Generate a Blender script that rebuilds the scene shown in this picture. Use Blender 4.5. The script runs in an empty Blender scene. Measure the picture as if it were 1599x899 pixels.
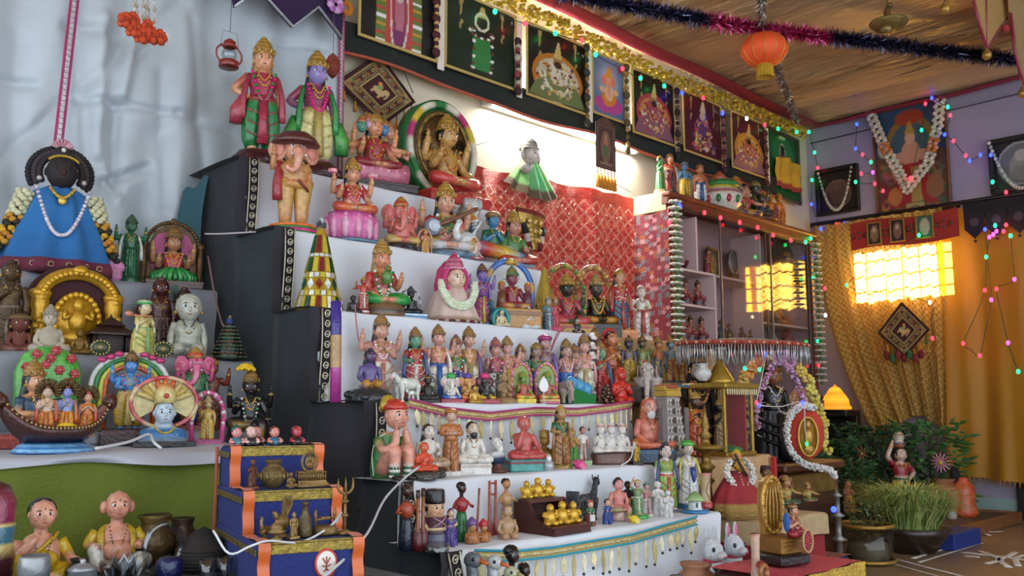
import bpy,math,random
import numpy as np
from mathutils import Vector,Matrix
random.seed(11)
rnd=random.random
COL=bpy.context.scene.collection
SC=bpy.context.scene
pi=math.pi

# ---------------------------------------------------------------- camera
FP=1400.0;PITCH=math.atan(190.5/FP);AZ=math.radians(45.1);EYE=0.62
cam=bpy.data.objects.new('camera',bpy.data.cameras.new('camera'))
COL.objects.link(cam)
cam.location=(0,0,EYE)
cam.rotation_euler=(pi/2+PITCH,0,AZ-pi/2)
cam.data.sensor_width=36;cam.data.lens=FP/1599*36
cam.data.clip_start=.02;cam.data.clip_end=200
SC.camera=cam
# ---------------------------------------------------------------- world, sun, exposure
w=bpy.data.worlds.new('world');SC.world=w;w.use_nodes=True
bg=w.node_tree.nodes['Background']
bg.inputs[0].default_value=(.80,.90,1.0,1);bg.inputs[1].default_value=2.9
sl=bpy.data.lights.new('sun','SUN');sl.energy=260;sl.angle=.01;sl.color=(1,.95,.85)
so=bpy.data.objects.new('sun',sl);COL.objects.link(so);so.location=(9,3,6)
so.rotation_euler=Vector((-.85,-.12,-.50)).to_track_quat('-Z','Y').to_euler()
vs=SC.view_settings
vs.view_transform='Standard';vs.look='None';vs.gamma=1;vs.use_curve_mapping=False
vs.exposure=0.0

# ---------------------------------------------------------------- helpers
cpp,spp=math.cos(PITCH),math.sin(PITCH)
def at(u,v,X=None,Y=None,Z=None):
    """point of the room, on one plane of it, seen at this pixel of the 1599x899 photograph"""
    r=u-799.5;q=449.5-v
    f=FP*cpp-q*spp
    d=(f*math.cos(AZ)+r*math.sin(AZ),f*math.sin(AZ)-r*math.cos(AZ),q*cpp+FP*spp)
    t=X/d[0]if X is not None else Y/d[1]if Y is not None else(Z-EYE)/d[2]
    return Vector((d[0]*t,d[1]*t,EYE+d[2]*t))

def lin(c):return c/12.92 if c<=.04045 else((c+.055)/1.055)**2.4
_cc={}
def C(h):
    if not isinstance(h,str):return h
    if h in _cc:return _cc[h]
    n=NAMED.get(h,h)
    r=tuple(lin(int(n[i:i+2],16)/255)for i in(0,2,4))+(1.,)
    _cc[h]=r
    return r
NAMED=dict(white='ece9e4',cream='efe3b8',black='141214',gold='c79a34',dgold='8f6f2c',bronze='6e5430',brass='9c7d45',
    red='c8241f',dred='7a1418',maroon='4f1518',pink='e66a92',hotpink='e0237f',rose='f0a3b0',purple='5a2f86',lilac='9a86c4',
    blue='1f52b8',dblue='18245e',sky='4f9fd8',teal='1f7f8c',green='1f8a3a',dgreen='14492a',lgreen='7fbf4a',yellow='eec22a',
    orange='ea6d1c',dorange='c24d18',flesh='e2a37c',peach='eeb596',tan='b98f64',brown='5b3320',dbrown='2e1a14',grey='8c8c8c',
    dgrey='3e3e42',silver='b9bdc2',bluesk='7fb4dd',purpsk='9d86c8',greensk='5fae86',dark='2a1f20',wood='6b3a22',terra='b5623f',
    kraft='b08a5e')
def mix(a,b,t):
    a=C(a);b=C(b)
    return tuple(a[i]*(1-t)+b[i]*t for i in range(3))+(1.,)

class MB:
    def __init__(s):s.v=[];s.f=[];s.c=[];s.sm=[]
    def add(s,V,F,col,smooth=True):
        o=len(s.v)
        s.v.extend(V)
        s.f.extend([tuple(i+o for i in f)for f in F])
        s.sm.extend([smooth]*len(F))
        if isinstance(col,list):s.c.extend(col)
        else:s.c.extend([C(col)]*len(V))
        return s
    def loft(s,rings,seg=12,flute=None,cap=True,smooth=True,ph=0):
        """rings of (x, y, z, rx, ry, colour)"""
        V=[];c=[]
        for(x,y,z,rx,ry,col)in rings:
            cc=C(col)
            for k in range(seg):
                a=2*pi*k/seg+ph
                m=1+(flute[1]*math.cos(flute[0]*a)if flute else 0)
                V.append((x+rx*m*math.cos(a),y+ry*m*math.sin(a),z));c.append(cc)
        F=[]
        n=len(rings)
        for i in range(n-1):
            for k in range(seg):
                k2=(k+1)%seg
                F.append((i*seg+k,i*seg+k2,(i+1)*seg+k2,(i+1)*seg+k))
        if cap:
            F.append(tuple(range(seg-1,-1,-1)));F.append(tuple((n-1)*seg+k for k in range(seg)))
        return s.add(V,F,c,smooth)
    def lathe(s,prof,seg=16,col='gold',ctr=(0,0,0),flute=None,smooth=True,sy=1,ph=0):
        """prof of (r, z) or (r, z, colour)"""
        return s.loft([(ctr[0],ctr[1],ctr[2]+p[1],max(p[0],1e-4),max(p[0],1e-4)*sy,p[2]if len(p)>2 else col)for p in prof],seg,flute,True,smooth,ph)
    def ell(s,c,r,col,seg=10,rg=6,rot=None):
        if not hasattr(r,'__len__'):r=(r,r,r)
        V=[(0,0,-1)]
        for i in range(1,rg):
            t=pi*i/rg
            z=-math.cos(t);q=math.sin(t)
            for k in range(seg):
                a=2*pi*k/seg
                V.append((q*math.cos(a),q*math.sin(a),z))
        V.append((0,0,1))
        F=[]
        for k in range(seg):F.append((0,1+(k+1)%seg,1+k))
        for i in range(rg-2):
            for k in range(seg):
                k2=(k+1)%seg
                F.append((1+i*seg+k,1+i*seg+k2,1+(i+1)*seg+k2,1+(i+1)*seg+k))
        L=len(V)-1;b=1+(rg-2)*seg
        for k in range(seg):F.append((L,b+k,b+(k+1)%seg))
        P=[]
        M=rot.to_matrix()if rot is not None else None
        for p in V:
            q=Vector((p[0]*r[0],p[1]*r[1],p[2]*r[2]))
            if M is not None:q=M@q
            P.append((q.x+c[0],q.y+c[1],q.z+c[2]))
        return s.add(P,F,col)
    def tube(s,pts,rad,col,seg=6,sub=0,flat=1.0,closed=False,smooth=True):
        pts=[Vector(p)for p in pts]
        n=len(pts)
        if not hasattr(rad,'__len__'):rad=[rad]*n
        cols=[C(c)for c in col]if isinstance(col,list)else[C(col)]*n
        if sub:
            P=[];R=[];CC=[]
            m=n if closed else n-1
            for i in range(m):
                p0=pts[(i-1)%n]if(closed or i>0)else pts[0]*2-pts[1]
                p1=pts[i];p2=pts[(i+1)%n]
                p3=pts[(i+2)%n]if(closed or i+2<n)else pts[-1]*2-pts[-2]
                for k in range(sub):
                    t=k/sub
                    P.append(.5*((2*p1)+(p2-p0)*t+(2*p0-5*p1+4*p2-p3)*t*t+(3*p1-p0-3*p2+p3)*t**3))
                    R.append(rad[i]*(1-t)+rad[(i+1)%n]*t)
                    a=cols[i];b=cols[(i+1)%n]
                    CC.append(tuple(a[j]*(1-t)+b[j]*t for j in range(3))+(1.,))
            if not closed:P.append(pts[-1]);R.append(rad[-1]);CC.append(cols[-1])
            pts,rad,cols=P,R,CC
            n=len(pts)
        V=[];c=[]
        up=None
        for i in range(n):
            a=pts[(i-1)%n]if(closed or i>0)else pts[i]
            b=pts[(i+1)%n]if(closed or i<n-1)else pts[i]
            t=(b-a)
            t=t.normalized()if t.length>1e-9 else Vector((0,0,1))
            if up is None:up=Vector((0,0,1))if abs(t.z)<.9 else Vector((0,1,0))
            x=t.cross(up)
            if x.length<1e-6:x=t.orthogonal()
            x.normalize();y=x.cross(t).normalized();up=y
            for k in range(seg):
                g=2*pi*k/seg
                q=pts[i]+x*(rad[i]*math.cos(g))+y*(rad[i]*flat*math.sin(g))
                V.append((q.x,q.y,q.z));c.append(cols[i])
        F=[]
        for i in range(n if closed else n-1):
            j=(i+1)%n
            for k in range(seg):
                k2=(k+1)%seg
                F.append((i*seg+k,j*seg+k,j*seg+k2,i*seg+k2))
        if not closed:
            F.append(tuple(range(seg)));F.append(tuple((n-1)*seg+k for k in range(seg-1,-1,-1)))
        return s.add(V,F,c,smooth)
    def box(s,c,size,col,b=None,rz=0,M=None):
        """chamfered box"""
        hx,hy,hz=size[0]/2,size[1]/2,size[2]/2
        if b is None:b=min(hx,hy,hz)*.12
        V=[]
        for(z,i)in((-hz,b),(-hz+b,0),(hz-b,0),(hz,b)):
            X=hx-i;Y=hy-i
            k=b if i==0 else b*.5
            V+=[(X,-Y+k,z),(X,Y-k,z),(X-k,Y,z),(-X+k,Y,z),(-X,Y-k,z),(-X,-Y+k,z),(-X+k,-Y,z),(X-k,-Y,z)]
        F=[tuple(range(7,-1,-1)),tuple(24+k for k in range(8))]
        for i in range(3):
            for k in range(8):
                k2=(k+1)%8
                F.append((i*8+k,i*8+k2,(i+1)*8+k2,(i+1)*8+k))
        R=M if M is not None else Matrix.Rotation(rz,3,'Z')
        P=[]
        for p in V:
            q=R@Vector(p)
            P.append((q.x+c[0],q.y+c[1],q.z+c[2]))
        return s.add(P,F,col,False)
    def prism(s,poly,y0,y1,col,smooth=False):
        """polygon in x,z extruded along y"""
        n=len(poly)
        V=[(p[0],y0,p[1])for p in poly]+[(p[0],y1,p[1])for p in poly]
        F=[tuple(range(n)),tuple(range(2*n-1,n-1,-1))]
        for k in range(n):F.append((k,n+k,n+(k+1)%n,(k+1)%n))
        return s.add(V,F,col,smooth)
    def grid(s,nu,nv,fn,cf='white',smooth=True):
        V=[];c=[]
        for j in range(nv+1):
            for i in range(nu+1):
                V.append(tuple(fn(i/nu,j/nv)));c.append(C(cf(i/nu,j/nv))if callable(cf)else C(cf))
        F=[(j*(nu+1)+i,j*(nu+1)+i+1,(j+1)*(nu+1)+i+1,(j+1)*(nu+1)+i)for j in range(nv)for i in range(nu)]
        return s.add(V,F,c,smooth)
    def move(s,M):
        s.v=[tuple(M@Vector(p))for p in s.v]
        return s
    def G(s,n,r,H):return s.B(n,'glaze',r,H)
    def B(s,name,mat='glaze',parent=None,scale=1.0,loc=None):
        me=bpy.data.meshes.new(name)
        sc=scale if hasattr(scale,'__len__')else(scale,)*3
        co=np.array(s.v,dtype=np.float64)*np.array(sc)
        me.from_pydata(co.tolist(),[],s.f)
        ca=me.color_attributes.new('Col','FLOAT_COLOR','POINT')
        ca.data.foreach_set('color',np.array(s.c,dtype=np.float32).ravel())
        me.polygons.foreach_set('use_smooth',np.array(s.sm,dtype=bool))
        me.materials.append(M_[mat]if isinstance(mat,str)else mat)
        o=bpy.data.objects.new(name,me)
        COL.objects.link(o)
        if parent is not None:o.parent=parent
        if loc is not None:o.location=loc
        return o

def tag(o,label,cat,group=None,kind=None):
    if label:o['label']=label
    if cat:o['category']=cat
    if group:o['group']=group
    if kind:o['kind']=kind
    return o
def thing(name,loc,label,cat,group=None,rz=0):
    o=bpy.data.objects.new(name,None);COL.objects.link(o)
    o.empty_display_size=.02
    o.location=loc;o.rotation_euler=(0,0,rz)
    return tag(o,label,cat,group)
def copy_tree(o,parent=None):
    c=o.copy();COL.objects.link(c)
    if parent is not None:c.parent=parent
    for ch in list(o.children):copy_tree(ch,c)
    return c
def struct(o):o['kind']='structure';return o

# ---------------------------------------------------------------- materials
M_={}
def mat(name,rough=.5,metal=0,bump=0,bscale=60,var=.12,vscale=9,coat=0,sheen=0,trans=0,spec=.5,emit=None,alpha=None,stretch=None):
    m=bpy.data.materials.new(name);m.use_nodes=True
    nt=m.node_tree;N=nt.nodes;L=nt.links
    p=N['Principled BSDF']
    at_=N.new('ShaderNodeVertexColor');at_.layer_name='Col'
    tc=N.new('ShaderNodeTexCoord')
    no=N.new('ShaderNodeTexNoise');no.inputs['Scale'].default_value=vscale;no.inputs['Detail'].default_value=5
    L.new(tc.outputs['Object'],no.inputs['Vector'])
    mr=N.new('ShaderNodeMapRange');mr.inputs[1].default_value=.3;mr.inputs[2].default_value=.7
    mr.inputs[3].default_value=1-var;mr.inputs[4].default_value=1+var*.5
    L.new(no.outputs['Fac'],mr.inputs[0])
    mu=N.new('ShaderNodeVectorMath');mu.operation='SCALE'
    L.new(at_.outputs['Color'],mu.inputs[0]);L.new(mr.outputs[0],mu.inputs['Scale'])
    L.new(mu.outputs[0],p.inputs['Base Color'])
    p.inputs['Roughness'].default_value=rough;p.inputs['Metallic'].default_value=metal
    p.inputs['Coat Weight'].default_value=coat;p.inputs['Coat Roughness'].default_value=.15
    p.inputs['Sheen Weight'].default_value=sheen
    p.inputs['Specular IOR Level'].default_value=spec
    if trans:p.inputs['Transmission Weight'].default_value=trans
    if alpha is not None:p.inputs['Alpha'].default_value=alpha
    if emit is not None:
        L.new(mu.outputs[0],p.inputs['Emission Color']);p.inputs['Emission Strength'].default_value=emit
    if bump:
        n2=N.new('ShaderNodeTexNoise');n2.inputs['Scale'].default_value=bscale;n2.inputs['Detail'].default_value=4
        if stretch:
            mp=N.new('ShaderNodeMapping');mp.inputs['Scale'].default_value=stretch
            L.new(tc.outputs['Object'],mp.inputs['Vector']);L.new(mp.outputs[0],n2.inputs['Vector'])
        else:L.new(tc.outputs['Object'],n2.inputs['Vector'])
        b=N.new('ShaderNodeBump');b.inputs['Strength'].default_value=bump;b.inputs['Distance'].default_value=.01
        L.new(n2.outputs['Fac'],b.inputs['Height']);L.new(b.outputs[0],p.inputs['Normal'])
    M_[name]=m
    return m
mat('glaze',.3,var=.28,vscale=70,coat=.3,bump=.3,bscale=130)
mat('matte',.75,var=.2,vscale=25,bump=.15,bscale=90)
mat('metal',.34,.45,var=.2,vscale=40,bump=.2,bscale=60)
mat('oldmetal',.45,.5,var=.4,vscale=30,bump=.4,bscale=80)
mat('cloth',.8,var=.1,vscale=14,sheen=.04,bump=.35,bscale=220)
mat('whitecloth',.8,var=.06,vscale=5,sheen=.1,bump=.5,bscale=9)
mat('darkcloth',.8,var=.4,vscale=5,sheen=.08,bump=.5,bscale=14)
mat('satin',.4,var=.1,vscale=3,sheen=.1,bump=.5,bscale=9,spec=.6)
mat('sequin',.4,.1,var=.45,vscale=120,bump=.8,bscale=150)
mat('print',.45,var=.1,vscale=60,coat=.2)
mat('paint',.7,var=.06,vscale=2,bump=.1,bscale=40)
mat('ceilsatin',.33,var=.08,vscale=2,sheen=.1,bump=1,bscale=13,spec=.8,stretch=(6,1,1))
mat('woodm',.4,var=.35,vscale=8,bump=.25,bscale=30,stretch=(1,12,12))
mat('leaf',.55,var=.35,vscale=30)
mat('tinsel',.22,.9,var=.4,vscale=80)
mat('wire',.5,var=.05)
mat('lamp',.3,emit=9.0,var=.02)
mat('tubelamp',.3,emit=260.0,var=.01)
mat('paperglow',.6,emit=.25,var=.1)
mat('plastic',.35,var=.05)
mat('floorm',.35,var=.18,vscale=3,bump=.05,bscale=30,spec=.4)
mat('powder',.95,var=.25,vscale=90)
mat('shrineglow',.5,emit=1.6,var=.1)
def glassmat(name,tint,rough=.02,alpha=.15):
    m=bpy.data.materials.new(name);m.use_nodes=True
    N=m.node_tree.nodes;L=m.node_tree.links
    out=N['Material Output'];N.remove(N['Principled BSDF'])
    g=N.new('ShaderNodeBsdfGlossy');g.inputs['Roughness'].default_value=rough
    t=N.new('ShaderNodeBsdfTransparent');t.inputs['Color'].default_value=tint
    fr=N.new('ShaderNodeLayerWeight');fr.inputs['Blend'].default_value=.5
    pw=N.new('ShaderNodeMath');pw.operation='POWER';pw.inputs[1].default_value=4
    ad=N.new('ShaderNodeMath');ad.operation='MULTIPLY_ADD';ad.inputs[1].default_value=.55;ad.inputs[2].default_value=alpha;ad.use_clamp=True
    L.new(fr.outputs['Facing'],pw.inputs[0])
    mx=N.new('ShaderNodeMixShader')
    L.new(pw.outputs[0],ad.inputs[0]);L.new(ad.outputs[0],mx.inputs[0]);L.new(t.outputs[0],mx.inputs[1]);L.new(g.outputs[0],mx.inputs[2])
    L.new(mx.outputs[0],out.inputs[0])
    M_[name]=m
glassmat('glass',(.88,.9,.9,1),.03,.04)
glassmat('crystal',(.75,.78,.8,1),.05,.12)
def curtainmat(name,tw,pattern=0):
    m=bpy.data.materials.new(name);m.use_nodes=True
    N=m.node_tree.nodes;L=m.node_tree.links
    p=N['Principled BSDF'];out=N['Material Output']
    a=N.new('ShaderNodeVertexColor');a.layer_name='Col'
    L.new(a.outputs[0],p.inputs['Base Color']);p.inputs['Roughness'].default_value=.45
    p.inputs['Sheen Weight'].default_value=.3
    tc=N.new('ShaderNodeTexCoord');no=N.new('ShaderNodeTexNoise');no.inputs['Scale'].default_value=130 if pattern else 20
    L.new(tc.outputs['Object'],no.inputs['Vector'])
    b=N.new('ShaderNodeBump');b.inputs['Strength'].default_value=.9 if pattern else.3;b.inputs['Distance'].default_value=.01
    L.new(no.outputs['Fac'],b.inputs['Height']);L.new(b.outputs[0],p.inputs['Normal'])
    if pattern:p.inputs['Metallic'].default_value=.1;p.inputs['Roughness'].default_value=.35
    t=N.new('ShaderNodeBsdfTranslucent');L.new(a.outputs[0],t.inputs[0])
    mx=N.new('ShaderNodeMixShader');mx.inputs[0].default_value=tw
    L.new(p.outputs[0],mx.inputs[1]);L.new(t.outputs[0],mx.inputs[2]);L.new(mx.outputs[0],out.inputs[0])
    M_[name]=m
curtainmat('curtain',.45);curtainmat('goldcurtain',.4,1)
# ================================================================ the room
WY=2.88;WX=5.80;CZ=2.60
def wave(x,seeds):
    return sum(a*math.sin(f*x+p)for a,f,p in seeds)
m=MB();m.box((2.1,.6,-.03),(8.2,4.8,.06),'8a6f55',b=.001);struct(m.B('floor','floorm'))
m=MB()
m.box((3.3,WY+.05,1.35),(6.0,.1,2.7),'d9cdb4',b=.001)
m.box((-.9,WY+.05,1.35),(2.4,.1,2.7),'c9c7c2',b=.001)
struct(m.B('wall_back','paint'))
# right wall with a window opening
wy0,wy1,wz0,wz1=1.92,2.58,1.36,1.76
m=MB()
wc='9a93a8'
m.box((WX+.06,(wy1+2.98)/2,1.35),(.12,2.98-wy1,2.7),wc,b=.001)
m.box((WX+.06,(wy0-1.6)/2,1.35),(.12,wy0+1.6,2.7),wc,b=.001)
m.box((WX+.06,(wy0+wy1)/2,wz0/2),(.12,wy1-wy0,wz0),wc,b=.001)
m.box((WX+.06,(wy0+wy1)/2,(wz1+2.7)/2),(.12,wy1-wy0,2.7-wz1),wc,b=.001)
wr=struct(m.B('wall_right','paint'))
m=MB();m.box((WX-.006,.62,.055),(.012,4.5,.11),'8fa9a6',b=.001);struct(m.B('baseboard_right','paint'))
m=MB()
m.box((WX+.05,(wy0+wy1)/2,wz0+.012),(.05,wy1-wy0,.024),'brown',b=.002);m.box((WX+.05,(wy0+wy1)/2,wz1-.012),(.05,wy1-wy0,.024),'brown',b=.002)
for y in(wy0+.012,wy1-.012):m.box((WX+.05,y,(wz0+wz1)/2),(.05,.024,wz1-wz0),'brown',b=.002)
win=struct(m.B('window_1','woodm'))
for k in range(1,6):
    MB().box((WX+.05,wy0+(wy1-wy0)*k/6,(wz0+wz1)/2),(.010,.007,wz1-wz0),'dgrey',b=.001).B('window_bar','plastic',win)
for k in(1,2,3):MB().box((WX+.05,(wy0+wy1)/2,wz0+(wz1-wz0)*k/4),(.010,wy1-wy0,.007),'dgrey',b=.001).B('window_bar','plastic',win)
m=MB();m.box((5.2,-1.62,1.35),(1.3,.1,2.7),'b9b2a6',b=.001);struct(m.B('unseen_shade_wall','paint'))  # unseen wall piece, added and sized to keep daylight off the right wall
# dark doorway at the right
m=MB();m.box((WX-.02,1.2,.40),(.04,.96,.8),'1d1512',b=.003)
d=struct(m.B('door_1','woodm'))
MB().box((WX-.045,1.2,.40),(.012,.76,.62),'251a15',b=.003).B('door_panel','woodm',d)
# gathered cloth ceiling: folds run towards the back wall
fd=[(.0095*(.4+rnd()),80+rnd()*200,rnd()*6.3)for _ in range(8)]
fl=[(.02*rnd(),8+rnd()*14,rnd()*6.3)for _ in range(3)]
def ceil_fn(u,v):
    x=-1.5+7.3*u;y=-1.6+4.5*v
    ph=.5*math.sin(1.1*y+.6*x)+.06*math.sin(5*y+3*x)
    z=CZ+wave(x+ph*.35,fd)*(.55+.45*math.sin(5*x+1.1*y))+wave(x,fl)-.015*math.sin(pi*min(1,max(0,(y+1.6)/4.5)))
    return(x,y,z)
m=MB();m.grid(1000,26,ceil_fn,'d2ac7c')
struct(m.B('ceiling','ceilsatin'))
m=MB();m.box((2.1,.6,CZ+.14),(8.2,4.8,.06),'b9b2a6',b=.001);struct(m.B('ceiling_slab','paint'))
def ribbon(name,p,q,w,col,n=40,sag=.012,nrm=(0,0,-1),matn='satin'):
    p=Vector(p);q=Vector(q);d=(q-p).normalized();s=d.cross(Vector(nrm)).normalized()*w/2
    t=Vector(nrm)*.004
    m=MB()
    for off in(t*0,t):
        m.grid(n,2,lambda u,v:p+(q-p)*u+s*(2*v-1)+off+Vector((0,0,-sag*math.sin(u*37)*.5)),col)
    return m.B(name,matn)
struct(ribbon('trim_1',(-1.4,2.70,2.545),(5.74,2.76,2.555),.10,'9a1638',80,matn='cloth'))
struct(ribbon('trim_2',(5.70,2.76,2.56),(5.70,-1.4,2.56),.07,'9a1638',60,matn='cloth'))

# ================================================================ white satin drape at the left of the back wall
CR=[]
for(a,b,c_,d_,w_,a_)in((0,117,60,126,.012,.03),(125,155,182,164,.012,.035),(182,164,275,178,.010,.03),(275,178,370,205,.010,.02),(182,160,180,300,.016,.04),(205,60,184,160,.018,-.05),(212,90,250,60,.012,.03),(110,40,190,60,.02,.03),(165,285,230,262,.014,.04),(165,270,185,310,.012,-.03),(120,60,140,250,.02,.035),(160,30,150,240,.018,-.03),(300,30,320,260,.02,.025),(250,120,260,330,.02,.02),(40,60,30,300,.03,.025),(420,60,505,75,.012,.02)):
    p=at(a,b,Y=2.79);q=at(c_,d_,Y=2.79);CR.append((p.x,p.z,q.x,q.z,w_,a_))
def drape_fn(u,v):
    x=-.75+2.60*u;z=.55+1.95*v
    f=.030*math.sin(9*x+1.2)+.018*math.sin(21*x+2*z+.5)+.010*math.sin(43*x-3*z)+.02*math.sin(3*z+5*x)
    for(cx,cz,sg,sl)in((.98,1.45,.05,.25),(1.15,1.25,.06,-.5),(.93,1.60,.03,1.3),(1.4,1.7,.05,.9),(1.62,1.6,.04,-.9),(.55,1.4,.08,.6)):
        dd=(z-cz)-sl*(x-cx);f+=.025*math.exp(-(dd/sg)**2)*math.exp(-((x-cx)/.3)**2)
    for(x0,z0,x1,z1,w_,a_)in CR:
        dx,dz=x1-x0,z1-z0;t=max(0,min(1,((x-x0)*dx+(z-z0)*dz)/(dx*dx+dz*dz)));q=math.hypot(x-x0-t*dx,z-z0-t*dz)
        if q<4*w_:f+=a_*math.exp(-(q/w_)**2)
    return(x,2.795+.62*f,z)
dr=thing('satin_drape',(0,0,0),'tall silver white satin drape hanging behind the left display','drape')
MB().grid(240,160,drape_fn,'b7c0c7').B('drape_sheet','satin',dr)
def trimstrip(parent,x0,z0,x1,z1,wd,bgc,name='sequin_trim'):
    m=MB()
    d=Vector((x1-x0,0,z1-z0));L=d.length;d.normalize();s=Vector((d.z,0,-d.x))
    for k in(-1,1):
        m.grid(30,1,lambda u,v:Vector((x0,2.762,z0))+d*(L*u)+s*(k*wd*.36+(v-.5)*wd*.28),bgc)
    m.grid(30,1,lambda u,v:Vector((x0,2.765,z0))+d*(L*u)+s*((v-.5)*wd*.5),'e6d9dc')
    o=m.B(name,'cloth',parent)
    m=MB();n=int(L/(wd*.62))
    for k in range(n):
        p=Vector((x0,2.758,z0))+d*(L*(k+.5)/n)
        m.box(p,(wd*.36,.003,wd*.36),'silver',b=.001)
    m.B('mirror_tile','metal',o)
trimstrip(dr,.858,1.30,.90,2.40,.028,'b0366a')
trimstrip(dr,1.845,1.50,1.835,2.30,.026,'b0366a')
# purple scalloped toran above it
t=thing('scalloped_toran',(0,0,0),'deep purple velvet toran with silver edged points at drape top','toran')
P2=[(355,-60),(365,12),(400,-18),(455,43),(495,12),(533,62),(540,-60)]
W2=[at(u,v,Y=2.70)for u,v in P2]
MB().prism([(p.x,p.z)for p in W2],2.695,2.705,'2b1240').B('velvet','cloth',t)
m=MB()
m.tube([(p.x,2.69,p.z)for p in W2[1:-1]],.006,'silver',6);m.B('silver_edge','metal',t)

# ================================================================ the stepped display
XL=1.30
STEPS=[(2.45,1.38,2.36),(2.23,1.131,2.375),(2.03,.886,2.43),(1.785,.638,2.32),(1.62,.460,2.21),(1.44,.330,2.28),(1.24,.165,2.30)]
ds=thing('display_steps',(0,0,0),'tall seven tier display steps draped in white cloth','display steps')
for i,(y,z,xr)in enumerate(STEPS):
    yb=STEPS[i-1][0]+.01 if i else 2.72
    zb=STEPS[i+1][1]-.01 if i<6 else 0
    r=.012
    prof=[(yb,z),(yb*.5+y*.5,z)]
    for k in range(6):
        a=pi/2*k/5
        prof.append((y+r-r*math.sin(a),z-r+r*math.cos(a)))
    nz=8
    for k in range(1,nz+1):prof.append((y,z-r-(z-r-zb)*k/nz))
    x0=XL+(-.04 if i==4 else-.06 if i==5 else 0)
    def fn(u,v,prof=prof,x0=x0,xr=xr,i=i):
        k=v*(len(prof)-1);j=min(int(k),len(prof)-2);f=k-j
        yy=prof[j][0]*(1-f)+prof[j+1][0]*f;zz=prof[j][1]*(1-f)+prof[j+1][1]*f
        x=x0+(xr-x0)*u
        d=max(0,(z-zz))/(z-zb)
        e=d*(.006*math.sin(17*x+i*2)+.004*math.sin(41*x+i)+.004*math.sin(9*x+12*zz))
        return(x,yy-e-.002*d,zz+.0015*math.sin(23*x+i))
    m=MB();m.grid(60,len(prof)-1,fn,'d9dce3')
    m.add([fn(1,k/(len(prof)-1))for k in range(len(prof))]+[(xr,yb,zb)],[tuple(range(len(prof),-1,-1))],'d9dce3',False)
    m.B('step','whitecloth',ds)
# dark cloth over the left end, with silver embroidered ribbon on each riser
def prof_z(y):
    for(yy,z,xr)in STEPS:
        if y>=yy-1e-6:return z
    return 0.0
cols=[]
for(yy,z,xr)in reversed(STEPS):cols+=[yy-.0001,yy]
ys=sorted(set([1.05,1.15]+cols+[1.24+.04*k for k in range(1,42)]))
ys=[y for y in ys if y<=2.72]
V=[];F=[];cc=[]
nz=24
for y in ys:
    zt=prof_z(y)if y>=1.24 else.02+.14*max(0,(y-1.05)/.19)
    for k in range(nz+1):
        z=zt*k/nz
        low=max(0,1-z/.75)
        bul=.05*low*low+.16*max(0,1-z/.28)**1.5
        x=XL-.012-bul-.008*math.sin(11*y+5*z)*(1-k/nz*.6)-.010*low*math.sin(23*y-7*z)-.02*low*math.sin(9*z+14*y)
        V.append((x,y,z));cc.append(C(mix('26242c','2a3238',.5+.5*math.sin(5*y+3*z))))
for i in range(len(ys)-1):
    for k in range(nz):F.append((i*(nz+1)+k,(i+1)*(nz+1)+k,(i+1)*(nz+1)+k+1,i*(nz+1)+k+1))
m=MB();m.add(V,F,cc)
# flaps lying on the treads
for i,(y,z,xr)in enumerate(STEPS):
    yb=STEPS[i-1][0]if i else WY-.05
    x0=XL+(-.04 if i==4 else-.06 if i==5 else 0)
    m.grid(4,4,lambda u,v:(XL-.03-.02*(i>3)+(x0+.02-XL+.03)*u,y-.004+(yb-y)*v,z+.004+.003*math.sin(30*v)),'28262e')
    zb=STEPS[i+1][1]if i<6 else 0
    m.grid(4,6,lambda u,v:(XL-.03-.03*(i>3)+(x0+.01-XL+.03)*u,y-.008-.006*math.sin(9*v),z+.004-(z-zb)*v),'28262e')
sd=m.B('side_drape','darkcloth',ds)
for i,(y,z,xr)in enumerate(STEPS[:6]):
    zb=STEPS[i+1][1]+.002
    x0=XL+(-.04 if i==4 else-.06 if i==5 else 0);x1=x0+.036
    m=MB()
    m.grid(2,8,lambda u,v:(x0+(x1-x0)*u+.006*math.sin(6*v+i)*(i>3),y-.012-.004*math.sin(5*v),z+.003-(z-zb)*v),'1c1418')
    tr=m.B('trim_ribbon','cloth',ds)
    m=MB()
    for s in(x0+.003,x1-.003):m.tube([(s+.006*math.sin(6*k/8+i)*(i>3),y-.015-.004*math.sin(5*k/8),z-(z-zb)*k/8)for k in range(9)],.0018,'c9bfa6',5)
    n=int((z-zb)/.026)
    for k in range(n):
        v=(k+.5)/n;cx=(x0+x1)/2+.006*math.sin(6*v+i)*(i>3);cz=z-(z-zb)*v;cy=y-.016-.004*math.sin(5*v)
        m.tube([(cx+.009*math.cos(a)*(1-.35*a/6.3),cy,cz+.010*math.sin(a)*(1-.35*a/6.3))for a in[j*.7 for j in range(11)]],.0022,'cfc8b4',4)
        m.ell((cx,cy,cz),.003,'cfc8b4',5,4)
    m.B('embroidery','metal',tr)
# teal cloth corner peeping out behind
m=MB();m.grid(8,10,lambda u,v:(1.285-.02*math.sin(3*v)-.04*u,2.66+.09*u,1.0+.36*v*(1-.12*u)+.01*math.sin(9*u)),'14505c')
m.B('teal_cloth','satin',ds)

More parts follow.
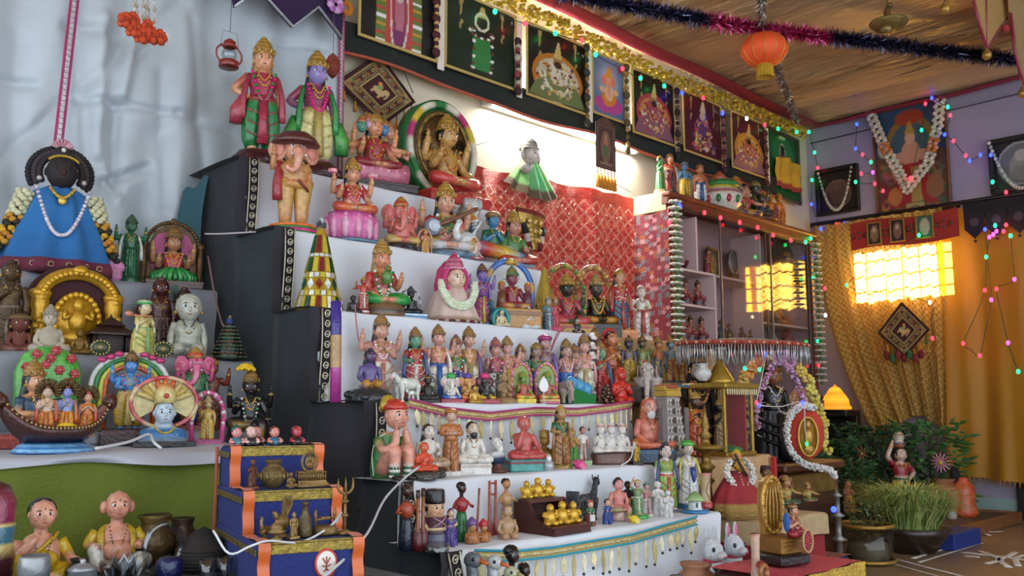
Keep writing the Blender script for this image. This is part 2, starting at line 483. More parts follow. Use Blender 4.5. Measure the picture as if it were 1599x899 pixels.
# ================================================================ kraft-paper side shelves
ks=thing('side_shelf',(0,0,0),'brown paper covered side shelf between white steps and cabinet','shelf')
def kbox(x0,x1,y0,y1,z0,z1,col='kraft',name='shelf_tier',mt='matte'):
    m=MB()
    r=.014
    prof=[(y1,z1)]
    for k in range(6):
        a=pi/2*k/5;prof.append((y0+r-r*math.sin(a),z1-r+r*math.cos(a)))
    for k in range(1,6):prof.append((y0,z1-r-(z1-r-z0)*k/5))
    n=len(prof)-1
    def fn(u,v):
        k=v*n;j=min(int(k),n-1);f=k-j
        x=x0+(x1-x0)*u
        return(x,prof[j][0]*(1-f)+prof[j+1][0]*f-.004*math.sin(23*x)*v,prof[j][1]*(1-f)+prof[j+1][1]*f+.002*math.sin(31*x))
    m.grid(24,n,fn,col)
    for u in(0,1):m.add([fn(u,k/n)for k in range(n+1)]+[(x0+(x1-x0)*u,y1,z0)],[tuple(range(n+2))if u==0 else tuple(range(n+1,-1,-1))],col,False)
    return m.B(name,mt,ks)
kbox(2.445,3.22,2.03,2.60,.70,.885)
kbox(2.44,3.0,1.84,2.02,.46,.715,'a58055')
kbox(2.40,2.90,1.62,1.84,.30,.465,'b8946a')
kbox(2.36,2.77,1.36,1.62,.235,.300,'b39873')
kbox(2.36,2.77,1.375,1.62,.0,.235,'8d1a20','red_cloth_front','cloth')
MB().box((2.885,1.605,.385),(.012,.02,.15),'b52a2c',b=.003).B('red_tape','cloth',ks)

# ================================================================ left display: grey satin tiers and green front
LS=[(2.50,.975),(2.27,.755),(1.72,.540)]
ld=thing('satin_tiers',(0,0,0),'low display tiers draped in grey satin beside the tall steps','display steps')
for i,(y,z)in enumerate(LS):
    yb=LS[i-1][0]+.01 if i else 2.74
    zb=LS[i+1][1]-.005 if i<2 else.517
    prof=[(yb,z),((yb+y)/2,z)]+[(y+.015-.015*math.sin(pi/2*k/4),z-.015+.015*math.cos(pi/2*k/4))for k in range(5)]+[(y,z-.015-(z-.015-zb)*k/6)for k in range(1,7)]
    n=len(prof)-1
    def fn(u,v,prof=prof,i=i):
        k=v*n;j=min(int(k),n-1);f=k-j
        x=-.35+(1.60 if i<2 else 1.43)*u
        zz=prof[j][1]*(1-f)+prof[j+1][1]*f
        d=(z-zz)/(z-zb)
        wv=.012*math.sin(14*x+3*zz*10)+.008*math.sin(33*x-20*zz)
        if i==2:zz-=d*(.006*math.sin(8*x)+.004*math.sin(19*x))
        return(x,prof[j][0]*(1-f)+prof[j+1][0]*f-d*wv-.004*d,zz+.002*math.sin(20*x))
    MB().grid(80,n,fn,'82848c' if i<2 else 'a9aab4').B('tier_cloth','satin',ld)
    if i<2:
        m=MB()
        m.grid(1,8,lambda u,v:(1.10+.02*u+.01*math.sin(7*v),y-.018-.004*math.sin(5*v),z-(z-zb)*v),'0d4a32');m.B('green_border','satin',ld)
m=MB();m.grid(60,10,lambda u,v:(-.35+1.43*u,1.735-.006*math.sin(19*u)*v-.004*math.sin(43*u+5*v),.53-.19*v),'64701c')
m.grid(8,4,lambda u,v:(1.078,1.735+.53*u,.535-.19*v),'64701c')
m.B('green_front_cloth','cloth',ld)
MB().box((.39,2.195,.555),(1.37,.13,.03),'8e9098',b=.006).B('riser','satin',ld)
lt=MB().box((.24,1.42,.19),(1.42,.60,.33),'15171a',b=.01).B('low_table','darkcloth')
tag(lt,'low table under dark cloth in front of green cloth','table')

# ================================================================ glass-fronted cabinet against the back wall
cx0,cx1,cy0,cz1=3.764,5.315,2.635,1.735
cb=thing('display_cabinet',(0,0,0),'tall wooden display cabinet with pink shelves and sliding glass doors','cabinet')
wd='6a3220'
m=MB()
m.box(((cx0+cx1)/2,cy0+.01,cz1-.035),(cx1-cx0+.04,.05,.07),wd,b=.008)
m.box(((cx0+cx1)/2,cy0-.006,cz1-.012),(cx1-cx0+.06,.05,.024),'7d4129',b=.006)
m.box((cx0+.018,cy0+.01,(cz1-.07)/2),(.036,.04,cz1-.07),wd,b=.006)
m.box((cx1-.018,cy0+.01,(cz1-.07)/2),(.036,.04,cz1-.07),wd,b=.006)
m.box(((cx0+cx1)/2,cy0+.01,.62),(cx1-cx0-.07,.04,.05),wd,b=.006)
m.box(((cx0+cx1)/2,cy0+.012,.30),(cx1-cx0-.07,.03,.6),'4c2418',b=.006)
m.B('front_frame','woodm',cb)
ic='c2a2a6'
m=MB()
m.box(((cx0+cx1)/2,WY-.012,cz1/2),(cx1-cx0,.016,cz1),'a8898e',b=.001)
m.box((cx0+.006,(cy0+WY)/2+.015,cz1/2),(.012,WY-cy0-.05,cz1),ic,b=.001);m.box((cx1-.006,(cy0+WY)/2+.015,cz1/2),(.012,WY-cy0-.05,cz1),ic,b=.001)
m.box(((cx0+cx1)/2,(cy0+WY)/2,cz1-.008),(cx1-cx0,WY-cy0,.016),'6a4636',b=.002)
m.B('carcass','paint',cb)
def cabx(u):return at(u,450,Y=cy0+.02).x
def cabz(u,v):return at(u,v,Y=cy0+.03).z
CABZ=[cabz(1062,417),cabz(1062,472),cabz(1062,530)]
xa,xb,xc,xd=cabx(1093),cabx(1120),cabx(1192),cabx(1212)
def shelf(x0,x1,z):
    MB().box(((x0+x1)/2,(cy0+.03+WY-.02)/2,z-.007),(x1-x0,WY-cy0-.05,.014),'d6bcbc',b=.002).B('shelf','paint',cb)
for z in CABZ[:2]:shelf(cx0+.012,xb,z)
shelf(cx0+.012,cx1-.012,CABZ[2]-.01);shelf(xb,xc,CABZ[0]-.003)
for z in(CABZ[0]-.0,CABZ[1]-.06,CABZ[2]+.0):shelf(xc,cx1-.012,z+.02)
def divider(x,z0,z1):MB().box((x,(cy0+.03+WY-.02)/2,(z0+z1)/2),(.014,WY-cy0-.05,z1-z0),'d6bcbc',b=.002).B('divider','paint',cb)
divider(xb,CABZ[2],CABZ[0]);divider(xa,CABZ[0],cz1-.08);divider(xc,.6,cz1-.08)
for i,(x0,x1,y)in enumerate(((cabx(1122),cabx(1200),cy0+.0),(cabx(1196),cx1-.036,cy0+.014))):
    z0,z1=.645,cz1-.07
    MB().box(((x0+x1)/2,y,(z0+z1)/2),(x1-x0,.004,z1-z0),'white',b=.0005).B('glass_door','glass',cb)
    for x in(x0,x1):MB().box((x,y,(z0+z1)/2),(.012,.012,z1-z0),'6d5f58',b=.002).B('door_edge','metal',cb)
# patterned cloth hung on its left side
def clothcol(u,v):
    a=int(u*9);b=int(v*50)
    random.seed(a*97+b*31);r=rnd()
    s=(int(u*28)+int(v*150))%2
    if r<.42:return mix('8a2c36','6b1f2b',s)
    if r<.62:return mix('3c3a44','8d8a8c',s)
    if r<.74:return mix('b5722e','7a2030',s)
    if r<.86:return mix('a23a55','c9a9a0',s)
    return mix('2b3b55','9b3a2c',s)
m=MB();m.grid(28,150,lambda u,v:(cx0-.012-.004*math.sin(9*u),WY-.02-(WY-cy0-.01)*u,.60+(cz1-.68)*v),clothcol,False)
m.B('side_cloth','cloth',cb)
MB().box((cx0-.014,(WY+cy0)/2,cz1-.045),(.006,WY-cy0-.01,.10),'d8cf9a',b=.002).B('side_band','cloth',cb)

# ================================================================ prints painted by shape
def paint(nx,ny,bgc,shapes):
    U,Vv=np.meshgrid(np.linspace(0,1,nx+1),np.linspace(0,1,ny+1))
    out=np.zeros(U.shape+(4,));out[...]=C(bgc)if not callable(bgc)else 0
    if callable(bgc):out[...]=bgc(U,Vv)
    for s in shapes:
        k=s[0];col=np.array(C(s[-1]))
        if k=='e':mk=((U-s[1])/s[3])**2+((Vv-s[2])/s[4])**2<1
        elif k=='r':mk=(U>s[1])&(U<s[3])&(Vv>s[2])&(Vv<s[4])
        elif k=='o':
            d=((U-s[1])/s[3])**2+((Vv-s[2])/s[4])**2
            mk=(d<1)&(d>s[5]**2)
        elif k=='t': # trapezoid x centre, z0, z1, half width at z0, half width at z1
            tt=(Vv-s[2])/(s[3]-s[2]);mk=(tt>0)&(tt<1)&(np.abs(U-s[1])<s[4]*(1-tt)+s[5]*tt)
        elif k=='d':mk=np.abs(U-s[1])/s[3]+np.abs(Vv-s[2])/s[4]<1
        elif k=='x':mk=(np.abs(U-s[1])/s[3]+np.abs(Vv-s[2])/s[4]<1)&(np.abs(U-s[1])/s[3]+np.abs(Vv-s[2])/s[4]>s[5])
        out[mk]=col
    return out.reshape(-1,4)
def print_mesh(name,w_,h_,nx,ny,bgc,shapes,parent,mt='print',off=(0,0,0),wavy=0,th=.004):
    """print in x,z facing -y, lower left at off; a real sheet with a back"""
    m=MB()
    fn=lambda u,v:(off[0]+w_*u,off[1]+wavy*math.sin(5*u+2*v)+wavy*.5*math.sin(11*v+1),off[2]+h_*v)
    m.grid(nx,ny,fn);m.c=[tuple(c)for c in paint(nx,ny,bgc,shapes)]
    m.grid(2,2,lambda u,v:(off[0]+w_*(1-u),off[1]+th+wavy,off[2]+h_*v),'white')
    return m.B(name,mt,parent)
def beads(cx,cz,rx,rz,a0,a1,n,r,ca,cb_):
    return[('e',cx+rx*math.cos(a0+(a1-a0)*k/(n-1)),cz+rz*math.sin(a0+(a1-a0)*k/(n-1)),r,r*.8,ca if k%2 else cb_)for k in range(n)]
def text_marks(x,z,n,s,col):
    out=[]
    for k in range(n):
        out+=[('r',x+k*s*1.3,z,x+k*s*1.3+s*.25,z+s*1.6,col),('r',x+k*s*1.3,z+s*(.7 if k%2 else 0),x+k*s*1.3+s,z+s*(.95 if k%2 else.25),col)]
    return out
def lamps(col='a88a52'):
    o=[]
    for sx in(.2,.8):
        o+=[('t',sx,.72,.98,.004,.03,col),('e',sx+.02,.66,.02,.03,col),('e',sx,.60,.012,.05,col)]
    return o
def deity_stand(skin,dress,gar):
    return lamps()+[('t',.5,.08,.60,.13,.12,dress),('e',.5,.62,.13,.10,skin),('e',.5,.75,.07,.07,skin),('t',.5,.80,.95,.075,.02,'c0a468')]+beads(.5,.62,.17,.10,pi,2*pi,11,.022,'white',gar)+beads(.38,.35,.01,.27,-pi/2,pi/2,9,.025,'white',gar)+beads(.63,.35,.02,.27,-pi/2,pi/2,9,.025,'white',gar)+[('o',.5,.74,.11,.13,.72,'d9cdb0')]
def deity_wide(a,b,c,gem):
    return lamps()+[('e',.5,.36,.42,.36,a),('e',.5,.33,.36,.32,b),('t',.5,.03,.42,.48,.25,c),('e',.5,.46,.17,.19,gem),('e',.5,.60,.08,.08,'a9794a'),('t',.5,.66,.90,.07,.012,'c9b06a')]+beads(.5,.40,.22,.25,pi,2*pi,15,.03,'e8dcc0',gem)+orn(.5,.36,.36,.28,110,(a,b,c,gem,'c9a24a','6a2a2a','d8c8a0'))+[('e',.5,.56,.06,.06,'3a2418')]+[('r',.42,.15,.58,.155,'gold')]
def orn(cx,cz,rx,rz,n,cs):
    random.seed(n);o=[]
    for k in range(n):
        a=rnd()*6.28;q=math.sqrt(rnd());o.append(('e',cx+rx*q*math.cos(a),cz+rz*q*math.sin(a),.012+.02*rnd(),.012+.02*rnd(),cs[k%len(cs)]))
    return o
def deity_multi(bgc,a,b,c):
    o=lamps()
    random.seed(hash(a)%7+3)
    for k in range(46):
        x=.5+(rnd()-.5)*.55*(1.1-(k/46)*.9);z=.10+.62*k/46
        o.append(('e',x,z,.05,.04,(a,b,c,'c9a24a')[k%4]))
    return o+orn(.5,.34,.26,.28,120,(a,b,c,'c9a24a','d8b0a8','3a2a5a'))+[('e',.5,.70,.07,.08,'c7ab7d'),('t',.5,.76,.95,.08,.02,'d4c49a'),('e',.5,.45,.09,.12,c)]
posters=[
 (1.93,2.31,'black poster of shrouded idol between striped flower garlands on banner','0c0f10',
   [('r',.20,0,.32,1,'6a7a3c'),('r',.32,0,.42,1,'b9413c'),('r',.58,0,.68,1,'b9413c'),('r',.68,0,.80,1,'6a7a3c'),('r',.42,0,.58,1,'6b3a5a'),('e',.5,.45,.06,.4,'b86a7c'),('e',.5,.62,.05,.07,'d8b9a8'),('t',.5,0,.2,.1,.08,'7a2a5e')]
   +[('r',.20,.1*k,.32,.1*k+.035,('white','c23a3a','gold')[k%3])for k in range(10)]+[('r',.68,.1*k,.80,.1*k+.035,('white','c23a3a','gold')[k%3])for k in range(10)]+[('o',.5,.45,.12,.6,.84,'d0c9c0')]),
 (2.375,2.785,'dark green poster of standing black faced idol in green robe','0d2417',deity_stand('1c1814','2f7d3c','6a3a24')+text_marks(.80,.88,5,.03,'b9c4b0')),
 (2.868,3.285,'poster of idol under orange flower canopy with white bead collar','17130f',deity_wide('b9742a','c8b7a0','6f7a4a','d9cdb8')+text_marks(.80,.84,5,.03,'b9c4b0')),
 (3.345,3.595,'small blue poster of elephant headed deity on pink lotus',None,None),
 (3.670,4.035,'maroon black poster of idol with wide pink and orange garlands','1d0f17',deity_wide('b03a45','c98a4a','8a5a6e','a84a5a')+text_marks(.78,.84,5,.03,'b9b0b0')),
 (4.14,4.52,'crimson poster of idol draped in many pink garlands','4a0d1d',deity_multi('4a0d1d','b5485e','8f6a6a','5a3a6a')+text_marks(.78,.86,5,.03,'b9b0b0')),
 (4.64,5.03,'crimson poster of idol framed by yellow flower curtains','420f1c',deity_wide('c08a2a','d0a03a','9a6a6a','b9604a')+text_marks(.78,.86,5,.03,'b9b0b0')),
]
bn=thing('poster_banner',(0,0,0),'long black banner strip with orange edge running along the wall','banner')
m=MB()
m.grid(60,3,lambda u,v:(1.86+3.35*u,2.80-.01*math.sin(31*u),1.985+.13*v+.012*math.sin(16*u)),'15201c')
m.grid(60,3,lambda u,v:(5.21-3.35*u,2.806-.01*math.sin(31*(1-u)),1.985+.13*v+.012*math.sin(16*(1-u))),'15201c')
m.B('black_strip','cloth',bn)
MB().tube([(1.86+3.35*k/60,2.797-.01*math.sin(31*k/60),1.985+.012*math.sin(16*k/60))for k in range(61)],.007,'b5563c',6).B('orange_edge','cloth',bn)
pz0,pz1=2.075,2.412
for i,(x0,x1,lab,bgc,sh)in enumerate(posters):
    if bgc is None:
        bgc=lambda U,V:np.dstack([.10+.25*np.exp(-((U-.5)**2+(V-.6)**2)*9),.16+.28*np.exp(-((U-.5)**2+(V-.6)**2)*9),.32+.2*np.exp(-((U-.5)**2+(V-.6)**2)*9),np.ones_like(U)])
        sh=[('e',.5+.28*math.cos(k),.20+.06*math.sin(k),.16,.10,'b94a8c')for k in(0,1.0,2.1,3.1,4.2,5.2)]+[('e',.5,.34,.22,.17,'d9822e'),('e',.5,.40,.13,.14,'e2b08a'),('e',.3,.44,.09,.05,'e2b08a'),('e',.7,.44,.09,.05,'e2b08a'),('e',.5,.60,.12,.10,'e0a07c'),('e',.36,.61,.08,.09,'d8836a'),('e',.64,.61,.08,.09,'d8836a'),('t',.5,.36,.58,.03,.05,'d99a80'),('t',.5,.68,.86,.12,.02,'c99a2c'),('e',.86,.88,.08,.05,'b0303a')]
        z0,z1=2.105,2.41
    else:z0,z1=pz0,pz1
    p=thing('deity_poster',(x0,2.775+.004*(i%2),z0),lab,'poster','posters along the banner')
    ww,hh=x1-x0,z1-z0
    print_mesh('print',ww,hh,72,66,bgc,sh,p,wavy=.004)
    m=MB()
    fr=.013
    for(a,b,c_,d_)in((-fr,-fr,ww+fr,0),(-fr,hh,ww+fr,hh+fr),(-fr,0,0,hh),(ww,0,ww+fr,hh)):
        m.box(((a+c_)/2,-.002,(b+d_)/2),(c_-a,.008,d_-b),'c2a560',b=.002)
    m.B('gold_border','print',p)
    # translucent white margin between sheets
    MB().box((ww+fr+.02,.002,hh/2-.02),(.036,.004,hh+.03),'efe4d8',b=.001).B('paper_margin','print',p)
# ================================================================ figure library
ARM=dict( # elbow and hand for the right side (+x), in upper-body units: waist 0, shoulders .19, head .305
    down=((.135,.0,.06),(.135,-.03,-.08)),hip=((.20,.03,.07),(.10,-.03,.0)),bless=((.145,-.02,.06),(.145,-.12,.14)),
    up=((.19,.03,.12),(.20,-.03,.27)),fold=((.14,-.04,.05),(.015,-.11,.13)),front=((.14,-.03,.06),(.07,-.13,.05)),
    lap=((.145,-.02,.04),(.06,-.13,-.05)),knee=((.16,-.03,.05),(.17,-.14,-.03)),cross=((.14,-.05,.07),(-.05,-.10,.08)),
    chin=((.12,-.12,.03),(.05,-.13,.24)),out=((.19,-.02,.12),(.28,-.07,.10)),high=((.17,.0,.28),(.10,.0,.44)),head=((.19,-.02,.25),(.10,-.02,.37)))
def hand(m,p,d,s,col):
    """palm with four fingers and a thumb, pointing along d"""
    p=Vector(p);d=Vector(d).normalized()
    x=d.cross(Vector((0,1,0)))
    if x.length<.1:x=Vector((1,0,0))
    x.normalize();n=x.cross(d)
    m.tube([p-d*s*.3,p+d*s*.5,p+d*s],[s*.38,s*.5,s*.42],col,6,flat=.55)
    for k,l in enumerate((.75,.95,.9,.65)):
        q=p+d*s*.9+x*s*(.36-.24*k)
        m.tube([q,q+d*s*l*.55+n*s*.06,q+d*s*l+n*s*.22],[s*.13,s*.12,s*.08],col,4)
    q=p+d*s*.2+x*s*.42
    m.tube([q,q+d*s*.35+x*s*.25,q+d*s*.75+x*s*.28],[s*.15,s*.13,s*.09],col,4)
def face(m,c,s,skin,lvl=2,lips='a5313a',tilak='b02020',moust=None,brow='1c1210',jaw=1.0):
    """head with eyes, brows, nose, mouth and ears; s = half head height; looks along -y"""
    x,y,z=c
    sg=14 if lvl>1 else 10
    rings=[]
    for k in range(9):
        t=-1+2*k/8
        q=math.sqrt(max(0,1-t*t))
        w_=.80*q*(1-.12*max(0,-t)*jaw)+.02
        rings.append((x,y+(-.06*s if t<0 else 0),z+s*t,s*w_,s*(.92*q+.02),skin))
    m.loft(rings,sg)
    f=y-s*.88
    dk=mix(skin,'black',.25)
    m.ell((x,f-.05*s,z-.12*s),(.12*s,.15*s,.20*s),mix(skin,'red',.08),6,5)
    for k in(-1,1):
        if lvl>0:m.ell((x+k*.30*s,f+.10*s,z+.10*s),(.20*s,.09*s,.11*s),'f4efe8',8,5)
        m.ell((x+k*.30*s,f+(.045 if lvl>0 else.08)*s,z+.10*s),(.10*s,.06*s,.105*s),'120c0c',6,4)
        m.tube([(x+k*.13*s,f+.06*s,z+.27*s),(x+k*.30*s,f+.05*s,z+.34*s),(x+k*.50*s,f+.20*s,z+.27*s)],[.025*s,.04*s,.02*s],brow,4)
        m.ell((x+k*.80*s,y,z),(.10*s,.16*s,.24*s),skin,6,4)
        if lvl>1:m.ell((x+k*.42*s,f+.16*s,z-.22*s),(.18*s,.10*s,.16*s),mix(skin,'e0605a',.22),6,4)
    m.ell((x,f+.06*s,z-.44*s),(.22*s,.09*s,.07*s),lips,8,4)
    if tilak:m.ell((x,f+.06*s,z+.42*s),(.05*s,.05*s,.09*s),tilak,5,4)
    if moust:
        for k in(-1,1):m.tube([(x,f-.01*s,z-.32*s),(x+k*.25*s,f+.03*s,z-.36*s),(x+k*.46*s,f+.14*s,z-.28*s)],[.05*s,.07*s,.02*s],moust,5)
def crown_prof(kind,r,h,c1='gold',c2='red'):
    if kind=='tall':
        d=mix(c1,'black',.35)
        return[(r,0,d),(r*1.1,h*.05,c1),(r*1.1,h*.12,c1),(r*.97,h*.15,d),(r,h*.22,c1),(r*.97,h*.38,c2),(r*.88,h*.40,d),(r*.90,h*.46,c1),(r*.76,h*.62,c2),(r*.62,h*.64,d),(r*.64,h*.69,c1),(r*.46,h*.80,c1),(r*.28,h*.83,d),(r*.34,h*.90,c1),(r*.2,h*.97,c1),(.002,h,c1)]
    if kind=='low':return[(r*.98,0,c1),(r*1.1,h*.1,c1),(r*1.05,h*.3,c2),(r*.8,h*.6,c1),(r*.4,h*.85,c1),(.002,h,c1)]
    if kind=='turban':return[(r*.9,-h*.1,c1),(r*1.2,h*.1,c1),(r*1.28,h*.35,c1),(r*1.1,h*.6,c2),(r*.7,h*.8,c1),(r*.2,h*.92,c2),(.002,h,c2)]
    if kind=='bun':return[(r*.9,-h*.2,c1),(r*.98,h*.1,c1),(r*.7,h*.35,c1),(r*.45,h*.45,c1),(r*.55,h*.65,c1),(r*.4,h*.9,c1),(.002,h,c1)]
    if kind=='hat':return[(r*1.0,-h*.05,c1),(r*1.02,h*.1,c2),(r*1.0,h*.2,c1),(r*.95,h*.9,c1),(r*.8,h,c1),(.002,h,c1)]
def garland_U(m,w_,ztop,zbot,y,r,cols,n=22,seg=6,beads_=True,x0=0):
    pts=[]
    for k in range(n):
        t=k/(n-1);x=-w_+2*w_*t
        q=1-abs(2*t-1)**2.4
        pts.append(Vector((x0+x*(1-.15*q),y-.02*q,ztop+(zbot-ztop)*q)))
    if beads_:
        for k,p in enumerate(pts):m.ell(p,(r,r,r),cols[k*len(cols)//2%len(cols)]if len(cols)>2 else cols[k%len(cols)],seg,4)
    else:m.tube(pts,r,[cols[(k//3)%len(cols)]for k in range(n)],seg)
def upper(root,H,z0,sc,o,lvl):
    """torso, arms, head, hair, crown, necklace and garland above the waist; unit coordinates times H"""
    skin=o.get('skin','flesh');top=o.get('top',skin);sl=o.get('sleeve',top)
    mt=o.get('mat','glaze');fat=o.get('fat',1.0)*1.12;lean=o.get('lean',0)
    Z=lambda z:z0+z*sc
    S=sc
    m=MB()
    m.loft([(0,0,Z(-.03),.085*S*fat,.066*S*fat,top),(0,-.004*S,Z(.02),.082*S*fat,.07*S*fat,top if o.get('blouse')is None else skin),(0,-.004*S,Z(.06),.078*S*fat,.064*S*fat,o.get('blouse',top)),(0,-.008*S,Z(.12),.098*S*fat,.074*S*fat,o.get('blouse',top)),
            (0,0,Z(.17),.108*S,.062*S,o.get('blouse',top)),(0,0,Z(.20),.082*S,.05*S,top if not o.get('blouse')else skin),(0,0,Z(.215),.04*S,.038*S,skin),(0,0,Z(.26),.034*S,.034*S,skin)],12)
    arms=o.get('arms','bless,down').split(',')
    for i,a in enumerate(arms):
        k=-1 if i%2==0 else 1
        e,h=ARM[a]
        sh=Vector((k*.098*S,.005*S+(.02*S if i>1 else 0),Z(.175)))
        e_=Vector((k*e[0]*S,e[1]*S,Z(e[2])));h_=Vector((k*h[0]*S,h[1]*S,Z(h[2])))
        ar=.036*S*o.get('armw',1)
        m.tube([sh,sh.lerp(e_,.5),e_,e_.lerp(h_,.55),h_],[ar*1.15,ar*1.05,ar*.88,ar*.8,ar*.62],[sl,sl,sl if o.get('longsleeve')else skin,skin if not o.get('longsleeve')else sl,skin],7,2)
        for q,rr in((.75,.9),(.28,.98)):
            if lvl>0:
                c_=e_.lerp(h_,q)if q>.5 else sh.lerp(e_,.45)
                m.ell(c_,(ar*rr*1.08,ar*rr*1.08,ar*.35),o.get('bangle','c09a3c')if o.get('mat','glaze')=='glaze' and o.get('neck',1)else skin,6,4)
        d=(h_-e_).normalized()
        if a in('bless','up'):d=Vector((0,-.15,1))
        if lvl>0:hand(m,h_,d,ar*.85,skin)
        else:m.ell(h_+d*ar*.7,(ar*.75,ar*.6,ar*1.1),skin,6,4)
    m.B('body',mt,root,H)
    # head
    hz=Z(.305);s=.090*S*o.get('headw',1)
    hy=-.012*S
    if not o.get('nohead'):
        m=MB();face(m,(0,hy,hz),s,o.get('face',skin),lvl,o.get('lips','a5313a'),o.get('tilak','b02020'),o.get('moust'),o.get('brow','1c1210'))
        if o.get('beard'):m.ell((0,hy-.55*s,hz-.75*s),(.5*s,.45*s,.6*s),o['beard'],8,6)
        if o.get('ears',1)and lvl>0:
            for k in(-1,1):m.ell((k*.86*s,hy-.02*s,hz-.30*s),.12*s,'gold',6,4)
        hd=m.B('head',mt,root,H)
        hair=o.get('hair','17110f')
        if hair:
            m=MB()
            m.ell((0,hy+.16*s,hz+.18*s),(.92*s,.92*s,.92*s),hair,12,8)
            if o.get('longhair'):
                m.loft([(0,hy+.35*s,hz+.2*s,.8*s,.6*s,hair),(0,hy+.45*s,hz-.6*s,.9*s,.5*s,hair),(0,.045*S,Z(.15),.095*S,.035*S,hair),(0,.05*S,Z(.02),.075*S,.03*S,hair),(0,.05*S,Z(-.04),.03*S,.02*S,hair)],10)
            m.B('hair',mt,hd,H)
        ck=o.get('crown')
        if ck:
            ch={'tall':.145,'low':.10,'turban':.09,'bun':.075,'hat':.12}[ck]*S*o.get('crownh',1)
            m=MB();m.lathe(crown_prof(ck,s*.86,ch,o.get('ccol','b08a3c'),o.get('ccol2','a5742c')),14,ctr=(0,hy+.10*s,hz+.48*s))
            if ck=='tall':
                for k in range(5):
                    a=-pi/2+(k-2)*.55
                    m.ell((s*.93*math.cos(a),hy+.10*s+s*.93*math.sin(a),hz+.48*s+ch*.17),(.16*s,.16*s,.26*s),o.get('ccol','b08a3c'),6,4)
            m.B('crown',mt,hd,H)
    if o.get('garland'):
        g=o['garland'];m=MB()
        big=lvl>1
        garland_U(m,.085*S,Z(.19),Z(o.get('gz',.02)),-.062*S*fat,o.get('gr',.014)*S,g,26 if big else 15,6,big or True)
        m.B('garland','matte',root,H)
    if o.get('neck','gold'):
        m=MB();garland_U(m,.05*S,Z(.205),Z(.13),-.055*S*fat,.007*S,[o.get('neck','gold')],9,5,False);
        if lvl>1:garland_U(m,.062*S,Z(.20),Z(.085),-.064*S*fat,.008*S,[o.get('neck','gold'),o.get('neck2','d8b24a')],13,5)
        m.B('necklace',mt,root,H)
def lotus(m,w_,h,c1='pink',c2='hotpink',n=12,z0=0):
    m.loft([(0,0,z0,w_*.72,w_*.62,c2),(0,0,z0+h*.3,w_*.85,w_*.75,c1),(0,0,z0+h*.8,w_,w_*.86,c1),(0,0,z0+h,w_*.86,w_*.74,c2)],n*4,(n,.035))
    for k in range(n):
        a=2*pi*k/n
        m.ell((w_*.90*math.cos(a),w_*.77*math.sin(a),z0+h*.55),(w_*.16,w_*.16,h*.42),mix(c1,'white',.2 if k%2 else.35),6,5)
def base_part(root,H,kind,bw,bh,c1,c2=None,mt='glaze'):
    c2=c2 or c1
    m=MB()
    if kind=='round':m.lathe([(bw*.98,0,c1),(bw,bh*.2,c1),(bw,bh*.5,c2),(bw*.95,bh*.7,c1),(bw*.93,bh,c1)],20)
    elif kind=='square':
        m.box((0,0,bh*.5),(bw*2,bw*1.6,bh),c1);m.box((0,0,bh*.75),(bw*2.04,bw*1.64,bh*.22),c2)
    elif kind=='lotus':lotus(m,bw,bh,c1,c2)
    elif kind=='rock':
        random.seed(int(bw*1000));
        m.lathe([(bw*1.02,0,c1),(bw*1.05,bh*.2,c1),(bw*.98,bh*.6,c1),(bw*.80,bh*.92,c2),(bw*.6,bh,c2)],18,flute=(5,.05))
        for k in range(9):
            a=k*.7;m.ell((bw*.86*math.cos(a),bw*.86*math.sin(a),bh*(.25+.3*rnd())),(bw*.26,bw*.26,bh*.34),mix(c1,c2,rnd()),7,5)
    elif kind=='stripe':
        n=4
        for k in range(n):m.lathe([(bw*(1-.05*k),bh*k/n,(c1,'hotpink',c2,'orange')[k]),(bw*(1-.05*k),bh*(k+1)/n,(c1,'hotpink',c2,'orange')[k]),(bw*.3,bh*(k+1)/n+.001,c1)],20)
    return m.B('pedestal',mt,root,H)
